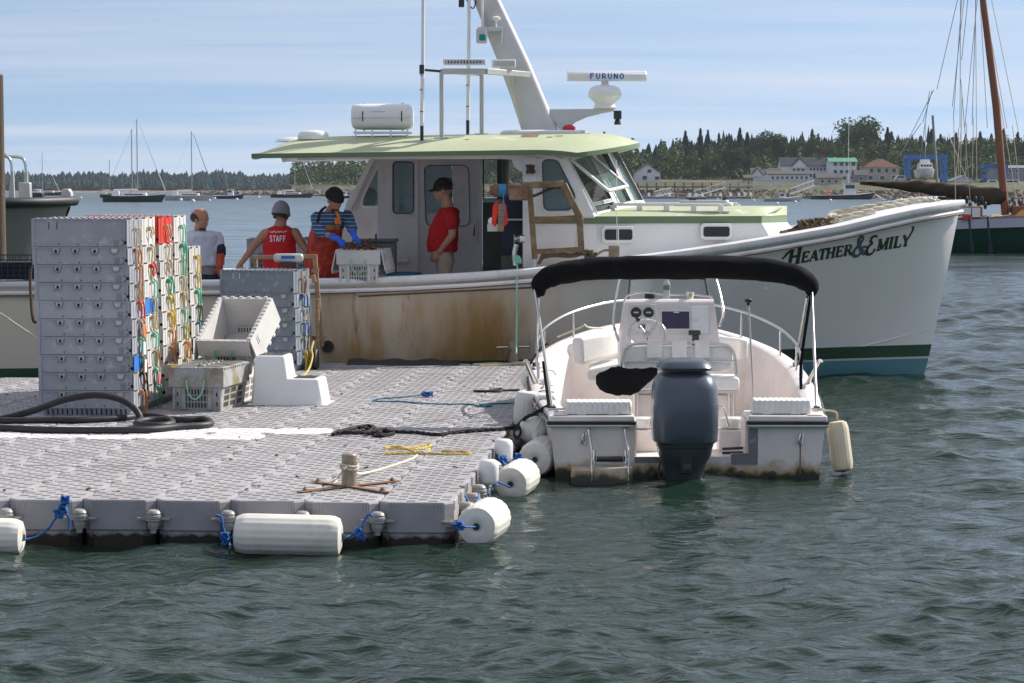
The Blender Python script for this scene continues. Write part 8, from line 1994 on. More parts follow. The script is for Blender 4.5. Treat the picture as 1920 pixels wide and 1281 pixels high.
# ---- man in striped shirt and orange bib overalls reaching into the crate
def man_bib():
 Yp = 30.55; g = at_y(607, 500, Yp); base = Vector((g.x, Yp + .1, .78))
 def P(px, py, dy=0): return at_y(px, py, Yp) + Vector((0, dy, 0)) - base
 t = thing('person', 'man in striped blue shirt, orange bib overalls, dark beanie and blue gloves', 'person', base)
 hc = P(628, 376, -.08); Mh = head_M(hc, radians(-48), radians(22)); m = MB(); head(m, Mh); cap(m, P(624, 390, -.02), P(618, 403, .03), .066, .08)
 torso(m, [(P(605, 490, .1), .17, .12), (P(608, 450, .08), .165, .12), (P(615, 420, .03), .18, .11), (P(620, 404, .02), .20, .09)], radians(-50))
 L_ = [P(594, 409, .0), P(603, 434, -.25), P(640, 447, -.52)]; R_ = [P(650, 406, .10), P(661, 427, -.15), P(668, 441, -.45)]
 for q, s in ((L_, 1), (R_, -1)): cap(m, q[0], q[1], .055, .045); cap(m, q[1], q[2], .044, .030)
 for s in (-1, 1): cap(m, (s * .10, .0, P(0, 488).z), (s * .13 + .02, -.03, .45), .09, .06); cap(m, (s * .13 + .02, -.03, .45), (s * .14, .05, .08), .06, .045)
 soft(m, 'body', M['skin_tan'], t, .0095); eyes(t, Mh); shell(t, Mh, 'beard', M['hair'], -.0, .002) if False else None
 m = MB(); m.M = Mh; m.ball((.045, 0, -.078), (.042, .048, .034)); m.build('beard', M['hair'], t, smooth=60)
 shell(t, Mh, 'beanie', M['knit_dark'], .018, .014, .3, False, True)
 m = MB(); torso(m, [(P(606, 470, .09), .195, .145), (P(609, 450, .08), .205, .155), (P(616, 420, .03), .24, .15), (P(619, 406, .02), .245, .13), (P(621, 397, .02), .13, .10)], radians(-50))
 for q in (L_, R_): cap(m, q[0], q[1], .082, .068); cap(m, q[1], q[1].lerp(q[2], .35), .06, .052)
 soft(m, 'striped_shirt', M['striped'], t)
 m = MB(); torso(m, [(P(604, 520, .1), .24, .20), (P(605, 480, .09), .225, .18), (P(607, 452, .07), .225, .175), (P(613, 430, .04), .22, .165)], radians(-50))
 for s in (-1, 1): cap(m, (s * .11, .0, P(0, 488).z), (s * .15 + .02, -.03, .35), .135, .12); cap(m, (s * .15 + .02, -.03, .35), (s * .15, .03, .12), .12, .11)
 soft(m, 'bib_overalls', M['orange_oil'], t)
 m = MB(); torso(m, [(P(612, 432, .04), .208, .163), (P(614, 420, .03), .212, .160)], radians(-50)); soft(m, 'bib_top', M['mustard'], t, .012, 3)
 for a in (((598, 418), (602, 398), (612, 388)), ((640, 420), (636, 405), (630, 396))):
  m = MB(); m.tube(spline([P(*a[0], -.20), P(*a[1], -.17), P(*a[2], -.10)], 4), .018, 6); m.build('brace', M['knit_dark' if a[0][0] < 620 else 'tag_orange'], t)
 m = MB(); m.tube([P(633, 408, -.22), P(634, 420, -.22)], .025, 8); m.build('orange_pouch', M['tag_orange'], t, bevel=.005)
 for q, s, n_ in ((L_, 1, 0), (R_, -1, 1)):
  m = MB(); d = (q[2] - q[1]).normalized(); cap(m, q[2] - d * .13, q[2], .046, .036); hand(m, q[2], Vector((.5, -.35, -.6)), (.3, -.5, .6), s, .7); soft(m, 'glove', M['glove_blue'], t, .008, 2)
 m = MB()
 for s in (-1, 1): m.ball((s * .15 + .03, -.02, .07), (.10, .17, .09))
 m.build('boots', M['mustard'], t, smooth=60)
man_bib()
m = MB(); rr = random.Random(5); c0 = at_y(675, 462, 29.95)
for k in range(16): c = Vector((rr.uniform(-.17, .15), rr.uniform(.0, .3), rr.uniform(-.05, .03))); m.ball(c, (.05, .03, .025), 8, 6); m.tube([c, c + Vector((rr.uniform(-.1, .1), rr.uniform(-.04, .04), rr.uniform(0, .09)))], [.018, .008], 5)
o = m.build('lobster_catch', mat('lobster_shell', (.13, .055, .02), .4, var=.4, scale=20), None, smooth=60, loc=c0); tag(o, 'brown lobsters heaped in the open crate under the blue gloves', 'lobsters')
# ---- man from behind in a red sleeveless STAFF shirt
def man_staff():
 Yp = 30.9; g = at_y(524, 500, Yp); base = Vector((g.x, Yp, .78))
 def P(px, py, dy=0): return at_y(px, py, Yp) + Vector((0, dy, 0)) - base
 t = thing('person', 'man from behind in red sleeveless STAFF shirt and grey beanie, arms spread', 'person', base)
 hc = P(527, 402, .04); yaw = radians(72); Mh = head_M(hc, yaw, radians(10)); m = MB(); head(m, Mh); cap(m, P(527, 412, .02), P(525, 428), .068, .085)
 torso(m, [(P(524, 508), .165, .115), (P(524, 480), .17, .12), (P(524, 450), .19, .12), (P(524, 432), .20, .10)], radians(90))
 for s in (-1, 1): cap(m, P(525, 428), P(525 + 24 * s, 437), .06, .058)
 L_ = [P(497, 438), P(474, 464, .02), P(451, 496, -.05)]; R_ = [P(553, 436), P(570, 462, -.05), P(590, 484, -.12)]
 for q, s in ((L_, 1), (R_, -1)): cap(m, q[0], q[1], .062, .048); cap(m, q[1], q[2], .047, .032); hand(m, q[2], (-.3 * s, -.1, -.9), (0, -1, 0), s, .8)
 for s in (-1, 1): cap(m, (s * .10, 0, P(0, 512).z), (s * .2, .35, .5), .10, .065); cap(m, (s * .2, .35, .5), (s * .18, .2, .08), .062, .045)
 soft(m, 'body', M['skin_tan'], t, .0095); eyes(t, Mh); shell(t, Mh, 'hair', M['hair'], -.045, .003); shell(t, Mh, 'beanie', M['knit_grey'], -.01, .016, .2, False, True)
 m = MB(); torso(m, [(P(524, 515), .21, .15), (P(524, 480), .205, .15), (P(524, 455), .21, .15), (P(524, 440), .182, .135), (P(525, 430), .16, .115), (P(526, 424), .11, .09)], radians(90))
 m2 = m; o = soft(m, 'staff_shirt', M['red_cloth'], t); bv = BVHTree.FromPolygons([Vector(v_) for v_ in m.v], m.f)
 def onback(px, py, off=.014):
  p = P(px, py); h = bv.ray_cast(Vector((p.x, -1, p.z)), Vector((0, 1, 0)))[0]; return (h or Vector((p.x, -.13, p.z))) + Vector((0, -off, 0))
 SG_ = {'S': poly(arcp(.42, .74, .28, .2, 30, 270, 8) + arcp(.42, .28, .28, .22, 90, -150, 8), .17), 'T': [(.42, 0, .42, 1, .18), (.08, .92, .76, .92, .17)], 'A': [(.1, 0, .42, 1, .17), (.42, 1, .74, 0, .17), (.2, .3, .64, .3, .15)], 'F': [(.18, 0, .18, 1, .18), (.18, .92, .7, .92, .17), (.18, .5, .62, .5, .16)]}
 cur_ = 507.5
 for ch in 'STAFF':
  m = MB(); k = 0
  for q in stroke_quads(SG_[ch]):
   k += 1; V_ = []
   for a, b_ in ((q[0], q[3]), (q[1], q[2])):
    for p in (a, b_): V_.append(onback(cur_ + p.x * 7.0, 453 - p.y * 11.5, .030 + .0003 * k))
   m.add([V_[0], V_[1], V_[3], V_[2]], [(0, 1, 2, 3)])
  m.build('letter', M['white_clean'], o, fix=False); cur_ += 6.2
 m = MB()
 for i in range(9): a = onback(508 + i * 3.6, 435 + (i % 2) * 1.6, .030); b_ = onback(510.2 + i * 3.6, 434.2 - (i % 3), .030); m.beam(a, b_, .002, .010)
 m.build('script_line', M['white_clean'], o)
 m = MB(); torso(m, [(P(524, 530), .19, .15), (P(524, 505), .18, .14)], radians(90))
 for s in (-1, 1): cap(m, (s * .10, 0, P(0, 514).z), (s * .2, .35, .5), .12, .085); cap(m, (s * .2, .35, .5), (s * .18, .2, .12), .085, .07)
 soft(m, 'trousers', M['denim'], t)
man_staff()
# ---- balding man in a pale T-shirt leaning forward
def man_bald():
 Yp = 31.0; g = at_y(382, 520, Yp); base = Vector((g.x, Yp, .78))
 def P(px, py, dy=0): return at_y(px, py, Yp) + Vector((0, dy, 0)) - base
 t = thing('person', 'balding man in pale T-shirt with orange glove beside the tall crates', 'person', base)
 hc = P(377, 412, -.06); Mh = head_M(hc, radians(-28), radians(14)); m = MB(); head(m, Mh); cap(m, P(375, 424), P(376, 440), .07, .085)
 torso(m, [(P(388, 512, .06), .17, .13), (P(385, 485, .05), .175, .13), (P(381, 460, .02), .19, .13), (P(379, 440), .20, .11)], radians(-75))
 R_ = [P(406, 444, .05), P(415, 468, -.03), P(414, 498, -.1)]; L_ = [P(354, 446), P(348, 480, -.1), P(360, 512, -.2)]
 for q, s in ((L_, 1), (R_, -1)): cap(m, q[0], q[1], .058, .046); cap(m, q[1], q[2], .044, .031)
 hand(m, L_[2], (.2, -.1, -1), (0, -1, 0), 1, .5)
 for s in (-1, 1): cap(m, (s * .10, .05, P(0, 515).z), (s * .12, .1, .42), .095, .06); cap(m, (s * .12, .1, .42), (s * .12, .12, .08), .058, .042)
 soft(m, 'body', M['skin_tan'], t, .0095); eyes(t, Mh)
 m = MB(); m.M = Mh
 for s in (-1, 1): m.ball((-.035, s * .060, .012), (.062, .026, .050), 12, 8)
 m.ball((-.088, 0, .015), (.03, .06, .055), 12, 8); m.build('hair', M['hair'], t, smooth=60)
 m = MB(); m.M = Mh; m.ball((.045, 0, -.080), (.040, .046, .030)); m.build('beard', M['hair'], t, smooth=60)
 m = MB(); torso(m, [(P(388, 498, .06), .22, .17), (P(385, 480, .05), .22, .17), (P(381, 456, .02), .235, .17), (P(379, 441), .24, .15), (P(378, 433), .15, .12)], radians(-75))
 for q in (L_, R_): cap(m, q[0], q[0].lerp(q[1], .55), .078, .072)
 soft(m, 'shirt', M['white_cloth'], t)
 m = MB(); torso(m, [(P(389, 518, .07), .19, .148), (P(387, 492, .06), .188, .146)], radians(-75)); soft(m, 'undershirt', M['grey_cloth'], t, .012, 3)
 m = MB(); q = R_; cap(m, q[0].lerp(q[1], .45), q[1], .062, .058); cap(m, q[1], q[1].lerp(q[2], .5), .058, .050); soft(m, 'black_sleeve', M['denim'], t)
 m = MB(); cap(m, q[1].lerp(q[2], .4), q[2], .056, .044); hand(m, q[2], (.05, -.1, -1), (0, -1, 0), -1, .5); soft(m, 'orange_glove', M['glove_orange'], t, .009, 2)
 m = MB(); torso(m, [(P(388, 545, .06), .19, .15), (P(388, 512, .06), .18, .14)], radians(-75))
 for s in (-1, 1): cap(m, (s * .10, .05, P(0, 520).z), (s * .12, .1, .42), .12, .085); cap(m, (s * .12, .1, .42), (s * .12, .12, .1), .085, .07)
 soft(m, 'trousers', M['denim'], t)
man_bald()
# ================================================================ MOORED BOATS, SCHOONER, WORKBOAT, PILING
def hcol(n, c, r=.35): M[n] = mat(n, c, r, var=.08, scale=.5)
hcol('navy', (.012, .016, .035)); hcol('darkgreen_hull', (.010, .040, .035)); hcol('royal', (.012, .03, .16)); hcol('offwhite', (.55, .56, .58)); hcol('darkred', (.05, .012, .012)); hcol('teak', (.28, .17, .09), .6); hcol('buoywhite', (.75, .75, .73)); hcol('spar_alu', (.30, .30, .30)); hcol('spar_wood', (.26, .10, .05), .5)
hcol('schooner_green', (.006, .058, .038)); hcol('schooner_grey', (.42, .44, .52)); hcol('workgrey', (.19, .20, .175), .45)
def gen_hull(m, L, B, H0, H1, n=14, mi=0, fine=2.0, tw=.7):
 """bow at +x"""
 R = []
 for i in range(n + 1):
  u = i / n; x = -L / 2 + L * u; w = B / 2 * (tw + (1 - tw) * sin(min(1, u / .5) * pi / 2)) * (max(0, 1 - max(0, (u - .45) / .55) ** fine)) + .01; z = H0 + (H1 - H0) * max(0, (u - .35) / .65) ** 1.7 + (.08 * H0 * (1 - u))
  R.append([(x - .06 * L * (u > .9) * (1 - u) * 0 - (.07 * L * u ** 6) * (1 - t), s * w * (.55 + .45 * t ** .6), z * t - .15 * (1 - t)) for s, t in ((-1, 1), (-1, .66), (-1, .33), (-1, 0), (1, 0), (1, .33), (1, .66), (1, 1))])
 m.grid(R, mi); m.add(R[0], [tuple(range(8))], mi); return R
def sailboat(label, px0, px1, wl, hullpx, masts, hullm, flip=False, booms=(), cabin=True, cover='white_clean', forestay=None, r=.09):
 A = at_z((px0 + px1) / 2, wl, 0); Y = A.y; k = Y / FPX; L = (px1 - px0) * k; H = hullpx * k
 t = thing('sailing_boat', label, 'sailing boat', A, pi if flip else 0); sgn = -1 if flip else 1
 m = MB(); R = gen_hull(m, L, L * .28, H * .75, H); m.build('hull', M[hullm], t, smooth=50)
 m = MB(); m.grid([[(p[0][0], p[0][1] * .97, p[0][2] - .04), (p[0][0], -p[0][1] * .97, p[0][2] - .04)] for p in R]); m.build('deck', M['offwhite'], t)
 if cabin: m = MB(); m.box((-L * .22, -L * .08, H * .6), (L * .2, L * .08, H * 1.22), top=.12); m.build('cabin', M['white_clean'], t, bevel=.05); m = MB(); m.box((-L * .15, -L * .0805 - .02, H * .95), (L * .14, -L * .06, H * 1.08)); m.build('cabin_window', M['dark'], t)
 m = MB(); m.box((-L * .36, -L * .06, H * .8), (-L * .24, L * .06, H * 1.5), top=.1); m.build('spray_hood', M[cover], t, bevel=.05)
 for mx, my in masts:
  x = (mx - (px0 + px1) / 2) * k * sgn; h = at_y(mx, my, Y).z
  m = MB(); m.tube([(x, 0, H * .6), (x, 0, h)], [r, r * .7], 8); ms = m.build('mast', M['spar_alu'], t, smooth=50)
  for f in (.45, .72): m = MB(); m.beam((x, -L * .07, h * f), (x, L * .07, h * f), .05, .05); m.build('spreader', M['spar_alu'], ms)
  m = MB()
  for s in (-1, 1): m.tube([(x, 0, h * .98), (x - .1, s * L * .07, h * .72), (x - .1, s * L * .12, H)], .012, 4)
  m.tube([(x, 0, h * .99), (-L / 2 + .2, 0, H)], .012, 4); m.build('rigging', M['spar_alu'], ms)
  m = MB(); m.tube([(x, 0, H + .9), (x - L * .30, 0, H + .85)], [.17, .12], 8); m.build('boom', M[cover], ms, smooth=50)
 if forestay:
  (ax, ay), (bx, by), c = forestay; a = at_y(ax, ay, Y) - A; b_ = at_y(bx, by, Y) - A; a.x *= sgn; b_.x *= sgn
  m = MB(); m.tube([a, b_], [.05, .09], 6); m.build('furled_sail', M[c], t, smooth=50)
 return t
sailboat('dark green hulled ketch with two masts moored left of the middle distance', 194, 311, 379, 14, [(248, 243), (258, 224)], 'darkgreen_hull', forestay=((262, 235), (310, 358), 'offwhite'), r=.11)
sailboat('white sloop with one tall mast and a blue furled headsail', 310, 402, 376, 11, [(360, 246)], 'offwhite', forestay=((362, 250), (402, 362), 'rope_teal'), r=.11)
sailboat('dark hulled sloop moored under the aft end of the green roof', 508, 588, 371, 8, [(553, 296)], 'navy', forestay=((565, 297), (586, 355), 'offwhite'), r=.10)
sailboat('distant sloop with a single mast seen over the grey workboat', 62, 118, 367, 7, [(80, 286)], 'navy', forestay=((84, 300), (112, 360), 'offwhite'), r=.12)
sailboat('small dark yawl with a short mast beyond the ketch', 188, 232, 371, 8, [(206, 299)], 'navy', r=.10)
def motorboat(label, px0, px1, wl, hullpx, hullm, house=(.1, .35, 2.2), flip=False, name='motor_boat', extras=None, house_m='white_clean'):
 A = at_z((px0 + px1) / 2, wl, 0); k = A.y / FPX; L = (px1 - px0) * k; H = hullpx * k
 t = thing(name, label, 'boat', A, pi if flip else 0)
 m = MB(); R = gen_hull(m, L, L * .3, H * .65, H * 1.15, tw=.85); m.build('hull', M[hullm], t, smooth=50)
 m = MB(); m.grid([[(p[0][0], p[0][1] * 1.02, p[0][2]), (p[0][0], p[0][1] * .9, p[0][2] + .06), (p[0][0], -p[0][1] * .9, p[0][2] + .06), (p[0][0], -p[0][1] * 1.02, p[0][2])] for p in R]); m.build('deck', M['offwhite'], t)
 a, b_, h = house; zb = H * .6
 m = MB(); m.prism([(L * a - L / 2 + L * .3, zb), (L * b_ - L / 2 + L * .3, zb), (L * b_ - L / 2 + L * .27, H * h), (L * a - L / 2 + L * .3, H * h)], -L * .09, L * .09, 'y'); m.build('wheelhouse', M[house_m], t)
 m = MB(); x0 = L * a - L * .2; x1 = L * b_ - L * .2; m.box((x0 + .1, -L * .09 - .03, H * (h * .68)), (x1 - .5, -L * .085, H * h * .9)); m.build('side_window', M['dark'], t); m = MB(); m.box((x0 - .3, -L * .1, H * h), (x1 + .1, L * .1, H * h + .12)); m.build('roof', M[house_m], t)
 if extras: extras(t, L, H, k)
 return t
motorboat('small royal blue motor boat with a white cuddy beyond the white sloop', 402, 458, 373, 8, 'royal', (.15, .35, 2.2))
def ex_lob(t, L, H, k):
 m = MB(); m.tube([(L * .08, 0, H * 2), (L * .08, 0, H + 17)], .06, 6); m.build('mast', M['white_clean'], t)
 for i in range(8): m = MB(); x = -L * .47 + L * .05 * i; m.beam((x, -L * .1, H * .6), (x, -L * .1, H * .6 + 2.0), .06, .06); m.build('rack_post', M['spar_alu'], t)
 m = MB()
 for z in (1.0, 2.0): m.beam((-L * .47, -L * .1, H * .6 + z), (-L * .1, -L * .1, H * .6 + z), .06, .06)
 m.build('rack_rail', M['spar_alu'], t)
 for i, c in enumerate(('tag_orange', 'rope_yellow', 'crate_red', 'tag_orange')): m = MB(); m.ball((-L * .30 + i * .5, -.5, H * .6 + .9), .33, 10, 7); m.build('buoy_ball', M[c], t, smooth=60)
 m = MB(); m.tube([(L * .02, .0, H * 2), (L * .08, 0, H * 2 + 2), (L * .22, 0, H * 1.1)], .05, 5); m.build('mast_stay', M['spar_alu'], t)
 for i in range(5): m = MB(); x = -L * .455 + i * .26; m.box((x, -L * .118, H * .36), (x + .16, -L * .104, H * .50)); m.build('letter', M['white_clean'], t)
motorboat('dark navy lobster boat with a rack of orange and yellow buoys astern', 1520, 1641, 374, 11, 'navy', (.22, .40, 2.7), extras=ex_lob, name='lobster_boat')
motorboat('pale blue-white skiff with a canvas dodger left of the navy lobster boat', 1432, 1505, 378, 9, 'offwhite', (.1, .28, 1.7))
motorboat('dark bow of a launch just right of the wheelhouse windscreen', 1165, 1222, 371, 7, 'navy', (.1, .3, 1.6))
motorboat('low dark red launch lying behind the furled brown sail', 1716, 1862, 375, 9, 'darkred', (.0, .12, 2.2), flip=False)
motorboat('small boat with a white cuddy beyond the striped-shirt man', 626, 664, 372, 6, 'navy', (.1, .35, 2.2))
motorboat('low dark launch right of the wheelhouse aft post', 588, 628, 368, 5, 'offwhite', (.1, .3, 2.0))
for px, py, r, lb in [(339, 375, 3.6, 'left of the white sloop hull'), (362, 377, 3.9, 'largest, under the white sloop'), (393, 376, 2.8, 'under the bow of the white sloop'), (403, 372, 2.4, 'between sloop and blue boat'), (444, 374, 2.8, 'under the blue motor boat'), (485, 370, 2.4, 'left of the dark sloop'), (152, 371, 2.4, 'above the grey workboat bow'),
      (1413, 376, 2.6, 'left of the pale skiff'), (1457, 382, 3.3, 'under the pale skiff'), (1491, 379, 3.2, 'right end of the pale skiff'), (1557, 376, 3.2, 'under the navy lobster boat'), (1649, 373, 2.4, 'right of the navy lobster boat'), (1690, 374, 2.8, 'above the man on the schooner'), (1230, 371, 2.0, 'beside the blue float'), (1345, 374, 2.4, 'before the float line')]:
 p = at_z(px, py + r * .6, 0); rr_ = r * p.y / FPX; t = thing('mooring_buoy', f'white mooring ball floating {lb}', 'buoy', p); m = MB(); m.ball((0, 0, rr_ * .5), rr_, 14, 9); m.build('ball', M['buoywhite'], t, smooth=60); m = MB(); m.lathe([(rr_ * .12, rr_ * 1.4), (rr_ * .12, rr_ * 1.75), (0, rr_ * 1.76)], n=8); m.build('eye', M['spar_alu'], t)
m = MB(); rr = random.Random(14)
for i in range(900):
 px = rr.uniform(372, 640); Y = interp(px, [370, 640], [1100, 830]); z = rr.uniform(-.1, .9) * (1 if px > 480 else .6); s = rr.uniform(.3, 1.1); m.M = Matrix.Translation(((px - 960) / FPX * Y, Y + rr.uniform(-8, 8), z)) @ Euler((rr.random(), rr.random(), rr.random() * 6)).to_matrix().to_4x4(); m.box((-s * 1.6, -s, -s * .4), (s * 1.6, s, s * .5), top=s * .2)
m.build('sandbar_rocks', mat('sandy_rock', (.19, .145, .10), .95, var=.4, scale=.2), None)['kind'] = 'stuff'
p = at_y(1736, 344, 685); t = thing('yacht', 'white motor yacht hauled out in the blue travel lift', 'yacht', p); k = 685 / FPX
m = MB(); R = []
for y, w, z0, z1 in ((-3, .3, 2.2, 4.2), (-2, 1.6, 1.2, 4.1), (0, 2.4, .8, 3.9), (6, 2.5, .8, 3.6)): R.append([(-w, y, z1), (-w * .8, y, z0 + .8), (0, y, z0), (w * .8, y, z0 + .8), (w, y, z1)])
m.grid(R); m.add(R[0], [tuple(range(5))]); m.grid([[r[0], r[-1]] for r in R]); m.build('hull', M['offwhite'], t, smooth=40)
m = MB(); m.box((-1.9, -.5, 3.8), (1.9, 5, 5.6), top=.3); m.box((-1.3, .5, 5.6), (1.3, 4, 6.9), top=.3); m.build('superstructure', M['white_clean'], t, bevel=.1)
for x in (-1.2, -.4, .4, 1.2): m = MB(); m.box((x - .3, -.42, 4.6), (x + .3, -.2, 5.2)); m.build('window', M['dark'], t)
for i, (px, c) in enumerate(((1862, 'white_clean'), (1893, 'white_clean'), (1903, 'offwhite'), (1690, 'offwhite'))):
 p = at_y(px, 349 if px > 1700 else 341, 662); t = thing('parked_car', ['white van parked under the darker blue lift', 'white pickup parked left of the grey marina shed', 'pale car parked in front of the marina shed', 'pale camper parked right of the hip roofed house'][i], 'car', p); m = MB(); m.prism([(-2.1, .35), (2.1, .35), (2.1, .95), (1.2, 1.05), (.7, 1.65), (-1.2, 1.65), (-1.8, 1.0), (-2.1, .95)], -.9, .9, 'y'); m.build('body', M[c], t, bevel=.08)
 for x in (-1.3, 1.3): m = MB(); m.lathe([(.1, -.1), (.34, -.1), (.34, .1), (.1, .1)], (x, -.85, .34), 'y', 12); m.build('wheel', M['black'], t)
 m = MB(); m.prism([(.65, 1.05), (.45, 1.5), (-1.0, 1.5), (-1.4, 1.05)], -.92, -.89, 'y'); m.build('window', M['dark'], t)
# ---- green schooner at the right
SCY = 94.0
def q(px, py, dy=0): return at_y(px, py, SCY) + Vector((0, dy, 0)) - scb
scb = Vector((at_y(1880, 470, SCY).x, SCY, 0)); sch = thing('schooner', 'green hulled wooden schooner with raked brown mast and brown sail furled on its boom', 'sailing boat', scb)
Ls = 15; m = MB(); R = []
for i in range(17):
 u = i / 16; x = -4.6 + 17 * u; w = 2.0 * min(1, (.25 + u * 2)) ** .5; z = 1.18 + .10 * max(0, u * 17 - 1.5) * .35 + .02
 R.append([(x - .5 * (1 - t) * (u == 0) * -1, -w * (.6 + .4 * t ** .6), z * t - .2 * (1 - t)) for t in (1, .75, .5, .25, 0)] + [(x, w * (.6 + .4 * t ** .6), z * t - .2 * (1 - t)) for t in (0, .25, .5, .75, 1)])
m.grid(R); m.add(R[0], [tuple(range(10))]); m.build('hull', M['schooner_green'], sch, smooth=50)
m = MB(); m.grid([[(r[0][0], r[0][1] * 1.01 - .02, r[0][2] - .0), (r[0][0], r[0][1] * 1.01 - .02, r[0][2] - .36)] for r in R]); m.build('sheer_strake', M['schooner_grey'], sch)
m = MB(); m.grid([[(r[0][0], r[0][1] * 1.03, r[0][2]), (r[0][0], r[0][1] * .97, r[0][2] + .05), (r[0][0], -r[0][1] * .97, r[0][2] + .05)] for r in R]); m.build('deck', M['darkred'], sch)
m = MB(); m.tube([q(1885, 403), q(1868, 200), q(1838, -40)], [.15, .15, .12], 12); mst = m.build('mast', M['spar_wood'], sch, smooth=50)
m = MB(); rows_ = []; cs_ = [(1612, 339, 2, 1), (1650, 343, 5, 4), (1700, 350, 11, 7), (1722, 350, 13, 9), (1740, 352, 12, 10), (1790, 358, 16, 12), (1830, 366, 20, 12), (1862, 372, 24, 10), (1882, 374, 19, 10)]
for px, py, up, dn in cs_: pass
top_ = [(1615, 339), (1650, 339), (1690, 339), (1722, 337), (1760, 342), (1810, 346), (1860, 352), (1884, 355)]; bot_ = [(1615, 342), (1650, 350), (1690, 357), (1722, 362), (1760, 368), (1810, 374), (1850, 386), (1884, 382)]
for i in range(43):
 u = i / 42; px = 1615 + 269 * u; a = interp(px, [x for x, y in top_], [y for x, y in top_]); b_ = interp(px, [x for x, y in bot_], [y for x, y in bot_]); A = q(px, a); B = q(px, b_); c = (A + B) / 2; hh = (A.z - B.z) / 2
 rows_.append([(c.x, .22 * cos(w) * (1 + .25 * sin(i * 1.1 + w * 2)), c.z + hh * sin(w) * (1 + .10 * sin(i * .9 + w * 3))) for w in [2 * pi * k / 16 for k in range(16)]])
m.grid(rows_, closed=True); m.add(rows_[0], [tuple(range(16))]); m.add(rows_[-1], [tuple(range(16))]); m.build('furled_sail', mat('brown_tanbark', (.050, .036, .022), .9, var=.3, scale=1.5, bump=.8, bscale=4), sch, smooth=60)
m = MB(); m.tube([q(1612, 343), q(1884, 372)], .07, 8); m.build('boom', M['spar_wood'], sch, smooth=50)
lines = [((1795, -20), (1748, 170)), ((1748, 170), (1684, 292)), ((1748, 170), (1730, 230)), ((1730, 230), (1690, 292)), ((1748, 170), (1733, 300)), ((1730, 230), (1727, 300)), ((1802, -20), (1783, 225)), ((1801, -20), (1800, 240)), ((1812, -20), (1790, 200)), ((1822, -20), (1812, 110)), ((1828, -10), (1800, 240)), ((1827, 0), (1818, 235)), ((1829, -10), (1832, 405)), ((1800, 240), (1802, 400)), ((1818, 230), (1818, 400)), ((1783, 225), (1783, 385)), ((1800, 240), (1786, 345)),
   ((1778, 250), (1822, 360)), ((1840, -10), (1856, 240)), ((1850, -10), (1898, 240)), ((1853, 0), (1900, 250)), ((1870, 180), (1900, 370)), ((1898, 235), (1912, 350)), ((1828, 220), (1826, 405)), ((1809, 180), (1808, 400)), ((1796, 150), (1812, 400))]
for i, (a, b_) in enumerate(lines):
 m = MB(); m.tube([q(*a, (i % 5 - 2) * .3), q(*b_, (i % 5 - 2) * .5)], .013, 4); m.build('rigging_line', M['rope_cream' if i > 11 else 'spar_alu'], sch)
for px in (1775, 1777): pass
m = MB(); m.tube([q(1774, 212, 3), q(1783, 345, 3)], .05, 6); m.build('flag_staff', M['spar_alu'], sch)
for px, s in ((1798, 0), (1832, 1)):
 m = MB(); m.tube([q(px, 405, -2.1), q(px + 2, 440, -2.15), q(px + 6, 470, -2.1)], [.05, .04, .09], 7); m.build('leeboard_chain', M['navy'], sch)
 for k in range(4): m = MB(); m.ball(q(px - 8 + k * 6 + s * -6, 375 + (k % 2) * 10, -1.2), (.07, .06, .15), 8, 6); m.build('block', M['dark'], sch, smooth=60)
m = MB(); c = q(1808, 405, -1.2); m.box((c.x - .45, c.y - .4, c.z - .0), (c.x + .4, c.y + .4, c.z + .38)); m.build('deck_box', M['teak'], sch, bevel=.03); m = MB(); m.box((c.x - .42, c.y - .42, c.z - .02), (c.x - .05, c.y - .38, c.z + .32)); m.box((c.x - .0, c.y - .42, c.z - .02), (c.x + .3, c.y - .38, c.z + .32)); m.build('white_panel', M['white_clean'], sch); m = MB(); m.box((c.x - .38, c.y - .47, c.z - .14), (c.x - .0, c.y - .40, c.z + .08)); m.build('red_bucket', M['crate_red'], sch, bevel=.02)
m = MB(); a = q(1880, 412, -.8); m.add([(a.x, a.y - .7, a.z), (a.x + 2.2, a.y - .7, a.z + .1), (a.x + 2.2, a.y + .8, a.z + .1), (a.x, a.y + .8, a.z), (a.x + .5, a.y - .4, a.z + .38), (a.x + 2.2, a.y - .4, a.z + .42), (a.x + 2.2, a.y + .5, a.z + .42), (a.x + .5, a.y + .5, a.z + .38)], [(0, 1, 5, 4), (1, 2, 6, 5), (2, 3, 7, 6), (3, 0, 4, 7), (4, 5, 6, 7)]); m.build('cabin_top', mat('varnish', (.42, .20, .05), .35), sch)
m = MB(); a = q(1893, 400, -.5); m.box((a.x, a.y - .4, a.z), (a.x + 1.5, a.y + .4, a.z + .28)); m.build('skylight', M['spar_wood'], sch, bevel=.02)
m = MB(); m.tube([q(1854, 406, -.6), q(1880, 408, -.6)], .08, 8); m.build('yellow_oar', M['rope_yellow'], sch, smooth=50); m = MB(); m.ball(q(1846, 415, -.7), (.42, .3, .25), 12, 8); m.build('canvas_bundle', M['knit_grey'], sch, smooth=60); m = MB(); m.ball(q(1838, 419, -.9), (.16, .15, .16), 10, 8); m.build('orange_float', M['tag_orange'], sch, smooth=60)
m = MB(); rr = random.Random(3)
for k in range(30): a = q(1895 + rr.uniform(-4, 30), 376 + rr.uniform(-2, 22), rr.uniform(-.5, .5)); m.ball(a, (.05, .05, .10), 6, 5)
for px in (1898, 1916): m.tube([q(px, 400), q(px + 2, 370)], .03, 5)
m.build('pinrail_ropes', M['rope_brown'], sch)['kind'] = 'stuff'
